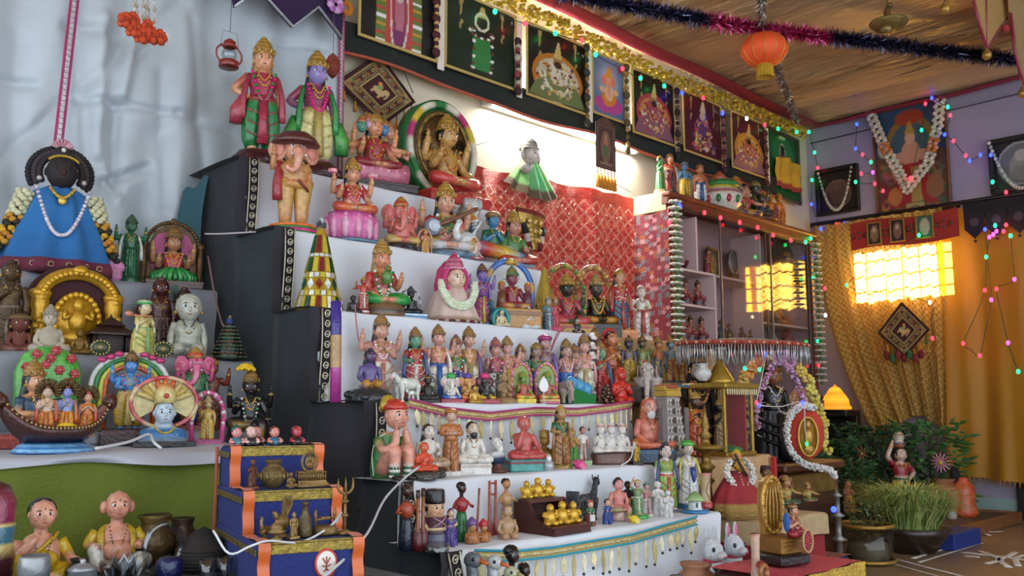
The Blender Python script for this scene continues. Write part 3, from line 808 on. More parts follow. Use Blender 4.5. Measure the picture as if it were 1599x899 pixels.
def lower_stand(root,H,b,k,o):
    low=o.get('low','yellow');l2=o.get('low2','gold');mt=o.get('mat','glaze');st=o.get('legs','skirt');skin=o.get('skin','flesh')
    W=k*o.get('w',1)*1.32
    m=MB()
    if st=='skirt':
        m.loft([(0,0,b,.105*W,.088*W,l2),(0,0,b+.02*k,.125*W,.098*W,l2),(0,0,b+.035*k,.122*W,.096*W,low),(0,0,b+.20*k,.118*W,.090*W,low),(0,0,b+.36*k,.112*W,.085*W,low),(0,0,b+.455*k,.092*W,.072*W,low),(0,0,b+.475*k,.094*W,.074*W,l2),(0,0,b+.50*k,.086*W,.066*W,l2)],48,(15,.05))
        for q in range(3):m.tube([(-.11*W,-.045*W,b+(.42-.09*q)*k),(-.03*W,-.103*W,b+(.34-.09*q)*k),(.06*W,-.098*W,b+(.36-.09*q)*k),(.112*W,-.035*W,b+(.43-.09*q)*k)],.009*W,mix(low,l2,.6),5,2)
        m.tube([(0,-.09*W,b+.46*k),(-.01*W,-.105*W,b+.25*k),(0,-.11*W,b+.02*k)],[.02*W,.022*W,.035*W],l2,6,flat=.5)
        for s_ in(-1,1):m.ell((s_*.05*W,-.09*W,b+.008*k),(.035*W,.055*W,.018*k),skin,6,4)
    elif st=='dhoti':
        for s_ in(-1,1):
            m.loft([(s_*.055*W,-.005,b+.03*k,.040*W,.042*W,low),(s_*.06*W,-.005,b+.10*k,.058*W,.06*W,low),(s_*.058*W,0,b+.26*k,.066*W,.068*W,low),(s_*.045*W,0,b+.42*k,.062*W,.07*W,low),(s_*.035*W,0,b+.49*k,.055*W,.066*W,l2)],24,(8,.05))
            for q in range(3):m.tube([(s_*.115*W,-.01*W,b+(.40-.1*q)*k),(s_*.08*W,-.066*W,b+(.35-.1*q)*k),(s_*.01*W,-.066*W,b+(.32-.1*q)*k)],.008*W,mix(low,l2,.6),5,2)
            m.ell((s_*.06*W,-.045*W,b+.015*k),(.035*W,.065*W,.02*k),skin,7,4);m.tube([(s_*.058*W,-.005*W,b+.0*k),(s_*.057*W,-.005,b+.05*k)],.028*W,skin,7)
        m.tube([(0,-.07*W,b+.47*k),(0,-.085*W,b+.28*k),(.0,-.09*W,b+.05*k)],[.03*W,.03*W,.04*W],l2,7,flat=.6)
        m.loft([(0,0,b+.44*k,.098*W,.076*W,l2),(0,0,b+.47*k,.10*W,.078*W,l2),(0,0,b+.50*k,.09*W,.07*W,l2)],16)
    else: # straight legs
        for s_ in(-1,1):
            m.tube([(s_*.045*W,0,b+.015*k),(s_*.045*W,0,b+.24*k),(s_*.05*W,0,b+.49*k)],[.032*W,.042*W,.058*W],[skin if st=='bare' else low,low,low],9,2)
            m.ell((s_*.045*W,-.035*W,b+.015*k),(.032*W,.06*W,.02*k),o.get('shoe',skin),7,4)
        m.loft([(0,0,b+.40*k,.092*W,.07*W,low),(0,0,b+.50*k,.088*W,.068*W,l2)],14)
    m.B('garment',mt,root,H)
def lower_seat(root,H,b,S,o):
    low=o.get('low','yellow');l2=o.get('low2',low);mt=o.get('mat','glaze');skin=o.get('skin','flesh')
    m=MB()
    m.loft([(0,.01*S,b,.12*S,.09*S,low),(0,.01*S,b+.06*S,.115*S,.09*S,low),(0,0,b+.11*S,.09*S,.07*S,l2)],14)
    pose=o.get('sit','cross')
    for s_ in(-1,1):
        if pose=='cross':P=[(s_*.05*S,-.01*S,b+.055*S),(s_*.15*S,-.07*S,b+.055*S),(s_*.185*S,-.12*S,b+.045*S),(s_*.10*S,-.16*S,b+.035*S),(-s_*.03*S,-.155*S,b+.035*S)];R=[.062*S,.06*S,.05*S,.038*S,.026*S]
        elif pose=='hang' and s_==1:P=[(s_*.05*S,-.01*S,b+.055*S),(s_*.10*S,-.10*S,b+.055*S),(s_*.11*S,-.16*S,b+.03*S),(s_*.10*S,-.165*S,b-.06*S),(s_*.10*S,-.17*S,b-.13*S)];R=[.062*S,.06*S,.05*S,.038*S,.03*S]
        elif pose=='kneel':P=[(s_*.05*S,.02*S,b+.055*S),(s_*.07*S,-.06*S,b+.06*S),(s_*.08*S,-.15*S,b+.05*S),(s_*.09*S,-.06*S,b+.025*S),(s_*.09*S,.08*S,b+.025*S)];R=[.065*S,.06*S,.05*S,.04*S,.03*S]
        else:P=[(s_*.05*S,-.01*S,b+.055*S),(s_*.15*S,-.07*S,b+.055*S),(s_*.185*S,-.12*S,b+.045*S),(s_*.10*S,-.16*S,b+.035*S),(-s_*.03*S,-.155*S,b+.035*S)];R=[.062*S,.06*S,.05*S,.038*S,.026*S]
        m.tube(P,R,[low,low,low,l2,skin],9,3)
        m.ell((P[-1][0],P[-1][1]-.02*S,P[-1][2]),(.04*S,.028*S,.022*S),skin,7,4)
    m.B('garment',mt,root,H)
def arch_part(root,H,w_,h,z0,r,cols,y=.06,name='halo',mt='glaze',n=24,flat=.6,bead=0):
    """arched frame standing behind a figure"""
    m=MB();pts=[]
    for k in range(n+1):
        t=k/n
        a=pi*1.16*(1-t)-.08*pi
        pts.append((w_*math.cos(a),y,z0+h*.5+h*.5*math.sin(a)*(1 if math.sin(a)>0 else 1)))
    pts=[(-w_*.92,y,z0)]+pts+[(w_*.92,y,z0)]
    cl=[cols[(k//2)%len(cols)]for k in range(len(pts))]
    m.tube(pts,r,cl,8,flat=flat)
    if bead:
        for k,p in enumerate(pts):m.ell((p[0],p[1]-r*.6,p[2]),(r*.8,r*.6,r*.8),cols[(k+1)%len(cols)],6,4)
    return m.B(name,mt,root,H)
def ganesha_head(root,H,z0,S,o):
    skin=o.get('face',o.get('skin','pink'));mt=o.get('mat','glaze')
    hz=z0+.30*S;S*=1.18
    m=MB()
    m.ell((0,-.01*S,hz),(.088*S,.085*S,.095*S),skin,14,10)
    for s_ in(-1,1):
        m.ell((s_*.135*S,.01*S,hz-.005*S),(.075*S,.018*S,.095*S),skin,10,7,Matrix.Rotation(s_*.4,3,'Z').to_euler())
        m.ell((s_*.135*S,-.008*S,hz-.005*S),(.05*S,.012*S,.065*S),mix(skin,'c0304a',.35),9,6,Matrix.Rotation(s_*.4,3,'Z').to_euler())
        m.ell((s_*.042*S,-.082*S,hz+.018*S),(.018*S,.010*S,.011*S),'white',7,5);m.ell((s_*.042*S,-.091*S,hz+.018*S),(.008*S,.005*S,.009*S),'black',6,4)
        m.tube([(s_*.04*S,-.08*S,hz-.05*S),(s_*.055*S,-.125*S,hz-.065*S)],[.012*S,.005*S],'white',6)
    m.tube([(0,-.07*S,hz-.01*S),(0,-.10*S,hz-.07*S),(-.01*S,-.115*S,hz-.14*S),(-.04*S,-.13*S,hz-.19*S),(-.085*S,-.14*S,hz-.19*S),(-.095*S,-.145*S,hz-.165*S)],[.045*S,.038*S,.03*S,.025*S,.02*S,.017*S],[skin,skin,mix(skin,'white',.15),skin,skin,skin],9,3)
    m.ell((0,-.088*S,hz+.055*S),(.012*S,.008*S,.022*S),'red',6,4)
    hd=m.B('head',mt,root,H)
    if o.get('crown','tall'):
        ch=.12*S
        MB().lathe(crown_prof(o.get('crown','tall'),.075*S,ch,o.get('ccol','b08a3c'),o.get('ccol2','red')),14,ctr=(0,0,hz+.065*S)).B('crown',mt,hd,H)
def fig(u,vb,vt,row,label,kind='stand',cat='figurine',group=None,name='figurine',rz=None,**o):
    """figurine whose base centre is seen at (u, vb) and top at vt, standing on row (Y, z)"""
    Y,z=row
    b=at(u,vb,Y=Y);H=at(u,vt,Y=Y).z-z
    px=vb-vt
    lvl=2 if px>75 else 1 if px>45 else 0
    rz=(rnd()-.5)*.2-(.85 if b.x<1.15 and Y>1.5 else.5)*math.atan2(b.x,Y)if rz is None else rz
    root=thing(name,(b.x,Y,z),label,cat,group,rz)
    bh=o.get('bh',.05)if o.get('base')else 0
    if o.get('base'):
        bb=o['base'];base_part(root,H,bb[0],o.get('bw',.17 if kind=='stand' else.3),bh,bb[1],bb[2]if len(bb)>2 else None,o.get('bmat',o.get('mat','glaze')))
    crown=o.get('crown');gan=o.get('ganesha')
    toph={None:.38,'tall':.48,'low':.44,'turban':.43,'bun':.42,'hat':.46}[crown]
    if gan:toph=.305+.06+(.12 if o.get('crown','tall')else.03)
    if o.get('crownh')and crown:toph=.341+{'tall':.145,'low':.10,'turban':.09,'bun':.075,'hat':.12}[crown]*o['crownh']
    body_top=o.get('bodytop',1.0) # share of the height that the figure itself takes (a halo may rise above)
    if kind=='stand':
        k=(body_top-bh)/(.42+toph)
        lower_stand(root,H,bh,k*.875,o);z0=bh+.42*k
        S=k
    else:
        S=(body_top-bh)/(.10+toph);z0=bh+.10*S
        lower_seat(root,H,bh,S,o)
    if gan:
        oo=dict(o);oo['nohead']=1;oo['fat']=o.get('fat',1.35);oo.pop('crown',None)
        upper(root,H,z0,S,oo,lvl);ganesha_head(root,H,z0,S,o)
    else:upper(root,H,z0,S,o,lvl)
    if o.get('halo'):
        hc=o['halo'];arch_part(root,H,o.get('hw',.30),o.get('hh',.99)-bh*.5,bh*.5,o.get('hr',.035),hc,y=o.get('hy',.09),bead=o.get('hbead',0))
    if o.get('backplate'):
        m=MB();w_=o.get('hw',.30)*.95;h=o.get('hh',.99)
        m.prism([(-w_,bh*.5),(-w_,h*.55)]+[(w_*math.cos(a),h*.55+h*.43*math.sin(a))for a in[pi-pi*k/12 for k in range(1,12)]]+[(w_,h*.55),(w_,bh*.5)],.10,.13,o['backplate']);m.B('back_plate',o.get('mat','glaze'),root,H)
    if o.get('sash'):
        for s_ in(-1,1):MB().tube([(s_*.10*S,-.02*S,z0+.19*S),(s_*.14*S,-.06*S,z0+.02*S),(s_*.15*S,-.05*S,z0-.18*S if kind=='stand' else z0-.06*S)],[.018*S,.022*S,.03*S],o['sash'],6,3,flat=.5).B('sash',o.get('mat','glaze'),root,H)
    return root,H,S,z0
def pot(m,r,h,col,z0=0,ctr=(0,0),neck=.55,lip=.7,seg=20):
    m.lathe([(r*.45,0,col),(r*.5,h*.03,col),(r*.8,h*.16,col),(r,h*.38,col),(r*.95,h*.55,col),(r*.72,h*.70,col),(r*neck,h*.78,col),(r*neck,h*.86,col),(r*lip,h*.95,col),(r*lip,h,col),(r*neck*.9,h*.97,col),(r*neck*.8,h*.8,col)],seg,ctr=(ctr[0],ctr[1],z0))
def quad(root,H,col,c2=None,kind='cow',mt='glaze'):
    """standing four-legged animal, head towards -x; unit: withers about .8, length about 1.1"""
    c2=c2 or col
    m=MB()
    fat={'cow':1,'elephant':1.35,'horse':.82,'dog':.75,'camel':.8}[kind]
    L=.42
    B=[(-L-.02,.60,.10),(-L+.06,.60,.16),(-L*.4,.58,.185),(0.05,.56,.19),(L*.6,.60,.18),(L-.03,.61,.14),(L+.03,.60,.06)]
    m.tube([(x,0,z)for x,z,r in B],[r*fat for x,z,r in B],col,12,2)
    for x in(-.33,.33):
        for s_ in(-1,1):
            back=x>0
            lw=.052 if kind not in('elephant',)else.09
            P=[(x,s_*.10*fat,.58),(x+(.05 if back else-.01),s_*.10*fat,.40),(x+(-.0 if back else.02),s_*.10*fat,.26),(x+(.05 if back else.0),s_*.10*fat,.16),(x+.02,s_*.10*fat,.03)]
            m.tube(P,[lw*2.0,lw*1.5,lw,lw*.8,lw*.9],col,8,2)
            m.lathe([(lw*1.0,0,'dgrey'),(lw*1.05,.04,'dgrey'),(lw*.8,.06,col)],8,ctr=(x+.02,s_*.10*fat,0))
    if kind=='elephant':
        m.ell((-.52,0,.72),(.17,.16,.19),col,12,8)
        m.tube([(-.64,0,.70),(-.74,0,.52),(-.76,0,.30),(-.80,0,.16),(-.88,0,.16)],[.10,.08,.06,.05,.04],col,9,3)
        for s_ in(-1,1):m.ell((-.44,s_*.20,.70),(.12,.02,.17),c2,9,6);m.tube([(-.64,s_*.08,.62),(-.78,s_*.10,.52)],[.02,.008],'white',6);m.ell((-.66,s_*.10,.76),.018,'black',6,4)
    else:
        up={'cow':(.12,.22),'horse':(.16,.42),'dog':(.12,.3),'camel':(.28,.5)}[kind]
        n0=Vector((-L+.02,0,.66));n1=Vector((-L-up[0],0,.62+up[1]))
        m.tube([n0,n0.lerp(n1,.5)+Vector((-.02,0,-.01)),n1],[.13*fat,.10*fat,.085*fat],col,10,3)
        hd=n1+Vector((-.17,0,-.10))
        m.tube([n1+Vector((.03,0,.02)),n1.lerp(hd,.5)+Vector((0,0,.02)),hd,hd+Vector((-.03,0,-.01))],[.085,.085,.055,.03],[col,col,c2,c2],10,2)
        for s_ in(-1,1):
            ear={'cow':(.02,.10,.035),'horse':(.02,.02,.07),'dog':(.03,.02,.10),'camel':(.02,.02,.04)}[kind]
            m.ell(n1+Vector((.03,s_*(.07+ear[1]*.8),.05+ear[2]*.7)),ear,c2,7,5)
            m.ell(n1+Vector((-.06,s_*.072,.02)),.016,'black',6,4)
            if kind=='cow':m.tube([n1+Vector((.01,s_*.05,.07)),n1+Vector((.0,s_*.09,.15)),n1+Vector((-.03,s_*.07,.20))],[.018,.014,.006],'tan',6,2)
        if kind=='horse':m.tube([n1+Vector((.03,0,.10)),n0.lerp(n1,.5)+Vector((.08,0,.03)),n0+Vector((.08,0,.08))],[.02,.05,.03],c2,6,2,flat=.5)
    m.tube([(L+.02,0,.66),(L+.10,0,.55),(L+.10,0,.35)],[.03,.02,.035],[col,col,c2],6,2)
    return m.B('body',mt,root,H)
# ================================================================ figurines on the white steps
R1=(2.57,1.380);R2=(2.33,1.131);R3=(2.12,.886);R4=(1.84,.638);R4B=(1.95,.638);R5=(1.70,.460);R6=(1.52,.330);R7=(1.33,.165)
M3=(2.14,.885);M4=(1.93,.715);M5=(1.72,.465);M6=(1.48,.300)
def subfig(root,H,off,kind,o,lvl=1,rz=0):
    n0=set(root.children)
    crown=o.get('crown');gan=o.get('ganesha')
    toph={None:.38,'tall':.48,'low':.44,'turban':.43,'bun':.42,'hat':.46}[crown]
    if gan:toph=.485
    if kind=='stand':
        k=1/(.42+toph);lower_stand(root,H,0,k*.875,o);S=k;z0=.42*k
    else:
        S=1/(.10+toph);z0=.10*S;lower_seat(root,H,0,S,o)
    if gan:
        oo=dict(o);oo['nohead']=1;oo.pop('crown',None);oo['fat']=1.3
        upper(root,H,z0,S,oo,lvl);ganesha_head(root,H,z0,S,o)
    else:upper(root,H,z0,S,o,lvl)
    for c in root.children:
        if c not in n0:c.location=off;c.rotation_euler=(0,0,rz)
def special(u,vb,vt,row,name,label,cat='figurine',group=None,rz=None):
    Y,z=row
    b=at(u,vb,Y=Y);H=at(u,vt,Y=Y).z-z
    return thing(name,(b.x,Y,z),label,cat,group,-.4*math.atan2(b.x,Y)if rz is None else rz),H

# ---- top step
r,H,S,z0=fig(405,250,57,R1,'tall standing couple figurine in green dhoti, hand on hip, golden crown',kind='stand',skin='flesh',top='b03050',sleeve='c05540',low='1d7a3e',low2='a52a45',crown='tall',crownh=1.1,arms='hip,down',longhair=1,hair='a5793a',
    garland=['hotpink','green','hotpink'],gz=-.03,base=('rock','3a0f14','521a1e'),bh=.14,bw=.2,legs='dhoti',bangle='gold',sash='a5354a')
MB().loft([(-.13,-.02,.54,.03,.03,'a8324e'),(-.17,-.02,.44,.055,.05,'b34a52'),(-.175,-.02,.33,.05,.04,'8e2a3e')],10,(5,.1)).G('hanging_cloth',r,H)
r,H,S,z0=fig(490,268,78,R1,'tall violet faced standing figurine in cream dhoti with pink garland',skin='a56a86',face='9a8fd0',top='8a3558',sleeve='a83a58',low='d8cf8e',low2='b9a05a',crown='tall',crownh=1.1,arms='hip,down',
    garland=['hotpink','green','hotpink','c9357a'],gz=-.02,base=('rock','3a0f14','521a1e'),bh=.14,bw=.2,legs='dhoti',bangle='gold',longhair=1,sash='2f8a45')
for s_ in(-1,1):MB().loft([(s_*.15,-.02,.47,.04,.03,'2f8a45'),(s_*.19,-.03,.34,.055,.035,'57a84a'),(s_*.19,-.03,.22,.05,.03,'1f7a3a')],10,(5,.12)).G('green_tail',r,H)
r,H=special(583,293,175,R1,'many_headed_figurine','seated figurine with five coloured heads on pink drum seat')
base_part(r,H,'square',.42,.10,'2c1618')
m=MB();m.tube([(-.34,-.08,.24),(.36,-.08,.24)],[.14,.15],'c9708a',16,4);
for k in range(7):m.tube([(-.30+.1*k,-.22,.24),(-.30+.1*k,-.17,.33)],.02,'e3a8ba',5)
m.G('drum_seat',r,H)
subfig(r,H*.70,(0,0,.28*H),'seat',dict(skin='d8956e',top='9e3a3a',low='8e2a33',crown='low',arms='bless,knee,up,up,out,out',garland=['gold','red'],longhair=1),1)
for dx,dz,fc in((-.16,.80,'5aa08c'),(-.07,.84,'d7a0b8'),(.12,.80,'4a8fc0'),(.19,.77,'d89a72')):
    m=MB();face(m,(dx,-.01,dz),.075,fc,1);m.lathe(crown_prof('low',.06,.11,'a8803c','b0503c'),12,ctr=(dx,0,dz+.04));m.G('side_head',r,H)
for k,(dx,dz)in enumerate(((-.36,.62),(-.30,.45),(.30,.50),(.40,.47))):
    m=MB();m.tube([(dx*.4,.0,.62),(dx*.9,-.02,.52),(dx,-.06,dz)],[.035,.03,.025],'d8956e',6,2);hand(m,(dx,-.06,dz),(0,-.2,1),.04,'e09a82');m.G('arm',r,H)

r,H=special(690,310,157,R1,'oval_plaque','oval plaque of seated goddess inside green garland rim, red base',rz=.0)
base_part(r,H,'square',.34,.10,'b8302a')
def ellring(m,rx,rz,cz,y,r_,col,n=40,seg=8,flat=1,bead=None,bc=None):
    P=[(rx*math.cos(2*pi*k/n),y,cz+rz*math.sin(2*pi*k/n))for k in range(n)]
    m.tube(P,r_,col if not isinstance(col,list)else[col[(k//3)%len(col)]for k in range(n)],seg,closed=True,flat=flat)
    if bead:
        for k in range(bead):
            a=2*pi*k/bead;m.ell((rx*math.cos(a),y-r_*.7,cz+rz*math.sin(a)),(r_*.7,r_*.5,r_*.7),bc[k%len(bc)],6,4)
MB().prism([(.42*math.cos(2*pi*k/40),.55+.45*math.sin(2*pi*k/40))for k in range(40)],.0,.14,'1d6a33',True).G('green_rim',r,H)
m=MB();ellring(m,.375,.405,.55,-.005,.032,['d9d3c0','d0b23a','b5306a','d9d3c0','2f7a3c'],48);m.B('garland_border','matte',r,H)
m=MB();m.prism([(.32*math.cos(2*pi*k/40),.55+.35*math.sin(2*pi*k/40))for k in range(40)],-.012,.0,'6e5230',True);ellring(m,.29,.32,.55,-.02,.018,'8e6f3c',40,bead=36,bc=['a88548','7a5c30']);m.B('carved_back','oldmetal',r,H)
for s_ in(-1,1):MB().prism([(s_*.20+.05*math.cos(a),.55+.13*math.sin(a))for a in[2*pi*k/14 for k in range(14)]],-.02,-.008,'1a1512',True).G('dark_niche',r,H)
subfig(r,H*.68,(0,-.05*H,.17*H),'seat',dict(skin='c99a5a',top='b98a44',low='c03a34',low2='d0504a',crown='tall',arms='bless,knee,up,up',garland=['c98a3a','b06a34'],gz=.03),1)

# ---- second step
r,H,S,z0=fig(457,357,207,R2,'elephant headed figurine with brown umbrella hat on striped round base',ganesha=1,crown=None,skin='c98a5c',face='dd9a80',top='c48a52',low='c99a52',low2='b5503c',arms='up,down',base=('stripe','2a7a3a','2a7a3a'),bh=.10,bw=.26,legs='bare',bodytop=.93,fat=1.5,bangle='9c5a3a',w=1.45)
MB().lathe([(.20,0,'4a1c1a'),(.23,.02,'5a2622'),(.20,.07,'5a2622'),(.13,.125,'4a1c1a'),(.03,.15,'3a1412'),(.002,.155,'3a1412')],20,ctr=(0,.0,.865)).G('umbrella_hat',r,H)
m=MB();m.tube([(-.14,-.02,.70),(-.17,-.05,.5),(-.16,-.04,.33)],[.03,.045,.05],'a0303a',7,2);m.tube([(.0,-.14,.52),(.1,-.1,.44),(.14,0,.42)],.012,'7a2a2a',5,2);m.G('sash',r,H)
r,H,S,z0=fig(548,372,247,R2,'goddess figurine in red sari seated on large pink lotus','seat',skin='d89a78',top='b53a3c',blouse='b53a3c',low='c0443c',low2='d0703c',crown='tall',arms='bless,knee,up,up',base=('lotus','d868a4','b8408c'),bh=.36,bw=.30,garland=['rose','red'],longhair=1,bangle='gold')
MB().lathe([(.34,-.0,'3f5d78'),(.36,.02,'6a8aa5'),(.3,.05,'3f5d78')],22,flute=(7,.05)).G('water_base',r,H)
for s_ in(-1,1):
    m=MB();lotus(m,.05,.05,'rose','hotpink',6,0);m.move(Matrix.Translation((s_*.235,-.02,.80)));m.G('lotus_bud',r,H)
fig(625,386,310,R2,'pink elephant headed figurine seated by a dark rock','seat',ganesha=1,skin='d8786e',face='dc7a72',top='d8786e',low='d6b878',low2='c9a860',crown='low',arms='bless,knee,up,up',base=('rock','2c2026','3e4a52'),bh=.16,bw=.36)
fig(664,393,357,(2.26,1.131),'tiny pink and gold figurine beside the veena player','stand',skin='d8926a',top='d8926a',low='d9a05a',crown='low',arms='fold,fold',halo=['c9a05a','d88a7a'],hw=.3)
r,H,S,z0=fig(694,395,285,R2,'goddess figurine in yellow skirt playing a grey veena with white swan','seat',skin='d6a083',top='c03a44',blouse='3a7a4a',low='d0b040',low2='c9c9cf',crown='tall',arms='front,front,up,up',base=('rock','5f7f98','7c97aa'),bh=.10,bw=.38,longhair=1,garland=['white','red'])
m=MB();m.tube([(-.22,-.20,.38),(-.05,-.21,.45),(.22,-.20,.58),(.36,-.18,.66)],[.03,.03,.022,.03],'7a4a34',8,2);m.ell((-.22,-.20,.38),(.11,.07,.11),'8b9ab0',12,8);m.ell((-.22,-.265,.38),(.08,.01,.08),'b8c2d0',10,6);m.G('veena',r,H)
m=MB()
m.ell((.24,-.06,.22),(.2,.16,.16),'d4d8d8',12,8);m.tube([(.1,-.2,.25),(.06,-.27,.36),(.1,-.28,.45),(.06,-.33,.45)],[.06,.04,.035,.015],'dfe2e0',8,3)
for k in range(9):m.tube([(.26,-.02,.22),(.34+.02*k,.02,.30+.03*k),(.46-.012*k,.04,.18+.045*k)],[.03,.035,.02],mix('d8dcda','9fb0b8',(k%2)*.6),5,2,flat=.5)
m.G('swan',r,H)
r,H=special(762,405,310,(2.36,1.131),'reclining_deity_group','group of blue serpent hooded deity reclining with attendants on flat base')
m=MB();m.box((.12,0,.04),(1.05,.42,.08),'56687a');m.box((.12,0,.018),(1.07,.44,.03),'b0443c');m.G('base',r,H)
m=MB()
for k in range(5):m.tube([(-.34,.08,.10),(-.40+.03*k,.10,.5),(-.38+.05*k,.02,.8),(-.36+.05*k,-.06,.88)],[.08,.07,.07,.03],mix('7a6a50','b8b4a8',k/4),7,3);m.ell((-.36+.05*k,-.05,.88),(.05,.05,.09),'b8b8b4',7,5)
m.G('serpent_hood',r,H)
m=MB();m.tube([(-.36,-.1,.3),(-.1,-.12,.26),(.2,-.12,.22),(.5,-.12,.18)],[.10,.11,.10,.06],['4a8ab8','c03a34','d0b23a','4a8ab8'],10,3);face(m,(-.30,-.15,.52),.09,'4a8ab8',1);m.lathe(crown_prof('tall',.08,.16),12,ctr=(-.30,-.12,.58));m.tube([(-.3,-.12,.42),(-.42,-.16,.34),(-.45,-.18,.2)],.04,'4a8ab8',7,2);m.G('reclining_body',r,H)
subfig(r,H*.62,(.10*H,.06*H,.22*H),'seat',dict(skin='4a8ab8',top='2f6a4a',low='d8d4c8',crown='turban',ccol='8a6a3c',arms='fold,fold'),1)
subfig(r,H*.78,(.40*H,0,.08*H),'seat',dict(skin='c98a78',top='4a7a3c',low='b03a34',crown='tall',arms='lap,front',longhair=1),1)
r,H,S,z0=fig(740,404,372,(2.25,1.131),'tiny white and red elephant headed figurine before blue group','seat',ganesha=1,skin='d8c8c0',face='e0c8c0',top='c9a8a0',low='b0404a',arms='bless,knee')

# ---- third step
r,H=special(498,478,338,R3,'mirror_work_cone','large golden cone covered in mirrors and coloured tiles with silver finial','ornament')
MB().lathe([(.25,0,'c2a02c'),(.24,.01,'c2a02c'),(.045,.86,'c2a02c'),(.03,.90,'9a9a9a')],28).B('cone_body','metal',r,H)
m=MB()
for k in range(8):
    a=k*.8;m.ell((.035*math.cos(a),.035*math.sin(a),.90+.02*(k%3)),.022,'55585e',6,4)
m.ell((0,0,.96),(.03,.03,.05),'b8bcc2',8,6);m.B('finial','metal',r,H)
def tilerow(z0_,z1_,n,cs,dia=False):
    m=MB()
    for k in range(n):
        a=2*pi*k/n
        rr0=.252-.235*z0_+.004;rr1=.252-.235*z1_+.004;g=pi/n*.78
        zc=(z0_+z1_)/2;rc=(rr0+rr1)/2
        f=lambda aa,z_,q:(q*math.cos(aa),q*math.sin(aa),z_)
        pts=[f(a-g,zc,rc),f(a,z0_,rr0),f(a+g,zc,rc),f(a,z1_,rr1)]if dia else[f(a-g,z0_,rr0),f(a+g,z0_,rr0),f(a+g,z1_,rr1),f(a-g,z1_,rr1)]
        pin=[(p[0]*.93,p[1]*.93,p[2])for p in pts]
        m.add(pts+pin,[(0,1,2,3),(0,4,5,1),(1,5,6,2),(2,6,7,3),(3,7,4,0)],cs[k%len(cs)],False)
    m.B('tile_row','metal',r,H)
tilerow(.02,.15,26,['7a1f24','c9b23a','d8d4c8','c9b23a','1f4a3c','c9b23a']);tilerow(.16,.21,22,['d8dcdc','c9b23a']);tilerow(.22,.34,13,['d8dcdc','8a1f24','d8dcdc','1f5a44'],True);tilerow(.35,.40,18,['d8dcdc','c9b23a','e8e4d0'])
tilerow(.41,.56,14,['1f5a3c','c9b23a','7a1f24','c9b23a']);tilerow(.57,.60,14,['d8dcdc']);tilerow(.61,.80,9,['7a1f24','c9b23a','1f5a3c'])
r,H,S,z0=fig(594,483,375,R3,'golden crowned goddess figurine in green skirt holding a green parrot','seat',skin='d89070',top='c0382f',blouse='a8322f',low='1d8a3a',low2='2f9a44',crown='tall',ccol='b08a44',arms='lap,bless',longhair=1,hair='a5803c',garland=['white','red','green','white'],gz=-.03,base=('round','7a5a3c','4a4444'),bh=.16,bw=.32)
m=MB();m.ell((0,-.2,.50),(.07,.06,.10),'5a8a3c',8,6);m.ell((.0,-.24,.6),.045,'5a8a3c',7,5);m.tube([(0,-.28,.6),(0,-.31,.58)],[.02,.005],'orange',5);m.G('parrot',r,H)
fig(567,480,432,(2.07,.886),'small red many armed figurine with sword before green goddess','stand',skin='a8383a',top='b8403c',low='b04038',low2='d8c8c0',crown='low',arms='out,out,up,up',base=('round','8a1f24','white'),bh=.14)
fig(551,482,462,(2.07,.886),'tiny dark bird figurine beside red figurine','seat',skin='2a2a30',low='25252a',top='2a2a30',arms='lap,lap',neck=None)
r,H,S,z0=fig(641,487,447,(2.09,.886),'small black idol ringed by silver on blue base','seat',skin='16161a',face='1a1a1e',top='16161a',low='1c1c22',crown='tall',ccol='3a3a40',ccol2='55555a',halo=['4a4a52','silver'],hw=.34,hr=.03,hh=.92,base=('square','3a7fb0','white'),bh=.16,bw=.42,neck='silver')
# goddess face with pink veil and jasmine garland
r,H=special(705,496,393,R3,'kalasha_goddess','goddess face in pink veil with thick jasmine garland and cream skirt')
MB().loft([(0,0,0,.42,.36,'6a1f30'),(0,0,.07,.41,.35,'a8907a'),(0,0,.10,.37,.32,'d8c0b4'),(0,0,.35,.27,.24,'d4b8ae'),(0,0,.55,.18,.16,'d4b8ae')],44,(11,.05)).B('skirt','cloth',r,H)
m=MB()
for k in range(36):
    a=2*pi*k/36;m.ell((.42*math.cos(a),.36*math.sin(a),.02),(.035,.035,.022),['b8a890','6a2034'][k%2],6,4)
m.B('hem_fringe','cloth',r,H)
m=MB();face(m,(0,-.15,.60),.15,'e2c0a8',2);m.G('face',r,H)
m=MB();m.loft([(0,.06,.34,.22,.14,'b02a5a'),(0,.05,.55,.235,.16,'c03468'),(0,.04,.75,.19,.15,'c03468'),(0,.04,.86,.10,.09,'b02a5a'),(0,.04,.9,.03,.03,'b02a5a')],20)
for k in range(19):
    a=-.25*pi+1.5*pi*k/18;m.ell((.165*math.cos(a),-.14,.60+.19*math.sin(a)),(.035,.04,.035),'c8447a',7,5)
m.B('pink_veil','cloth',r,H)
m=MB();m.lathe(crown_prof('tall',.13,.26,'b83a6a','c98a9a'),16,ctr=(0,-.08,.72));
for k in range(14):
    a=pi+pi*k/13;m.ell((.135*math.cos(a),-.08+.135*math.sin(a),.75),.018,'d8b0b8',6,4)
m.G('pink_crown',r,H)
m=MB();random.seed(5)
for k in range(26):
    t=k/25;a=pi+pi*t;cx_=.25*math.cos(a);cz_=.52+.30*math.sin(a)
    for q in range(6):
        b_=q*1.05;m.ell((cx_+.045*math.cos(b_)*abs(math.sin(a)*.3+.7),-.22-.10*math.sin(pi*t)+.03*rnd(),cz_+.045*math.sin(b_)),(.03,.03,.026),mix('e2e6d2','bcd0a4',rnd()*.7),6,4)
m.B('jasmine_garland','matte',r,H)
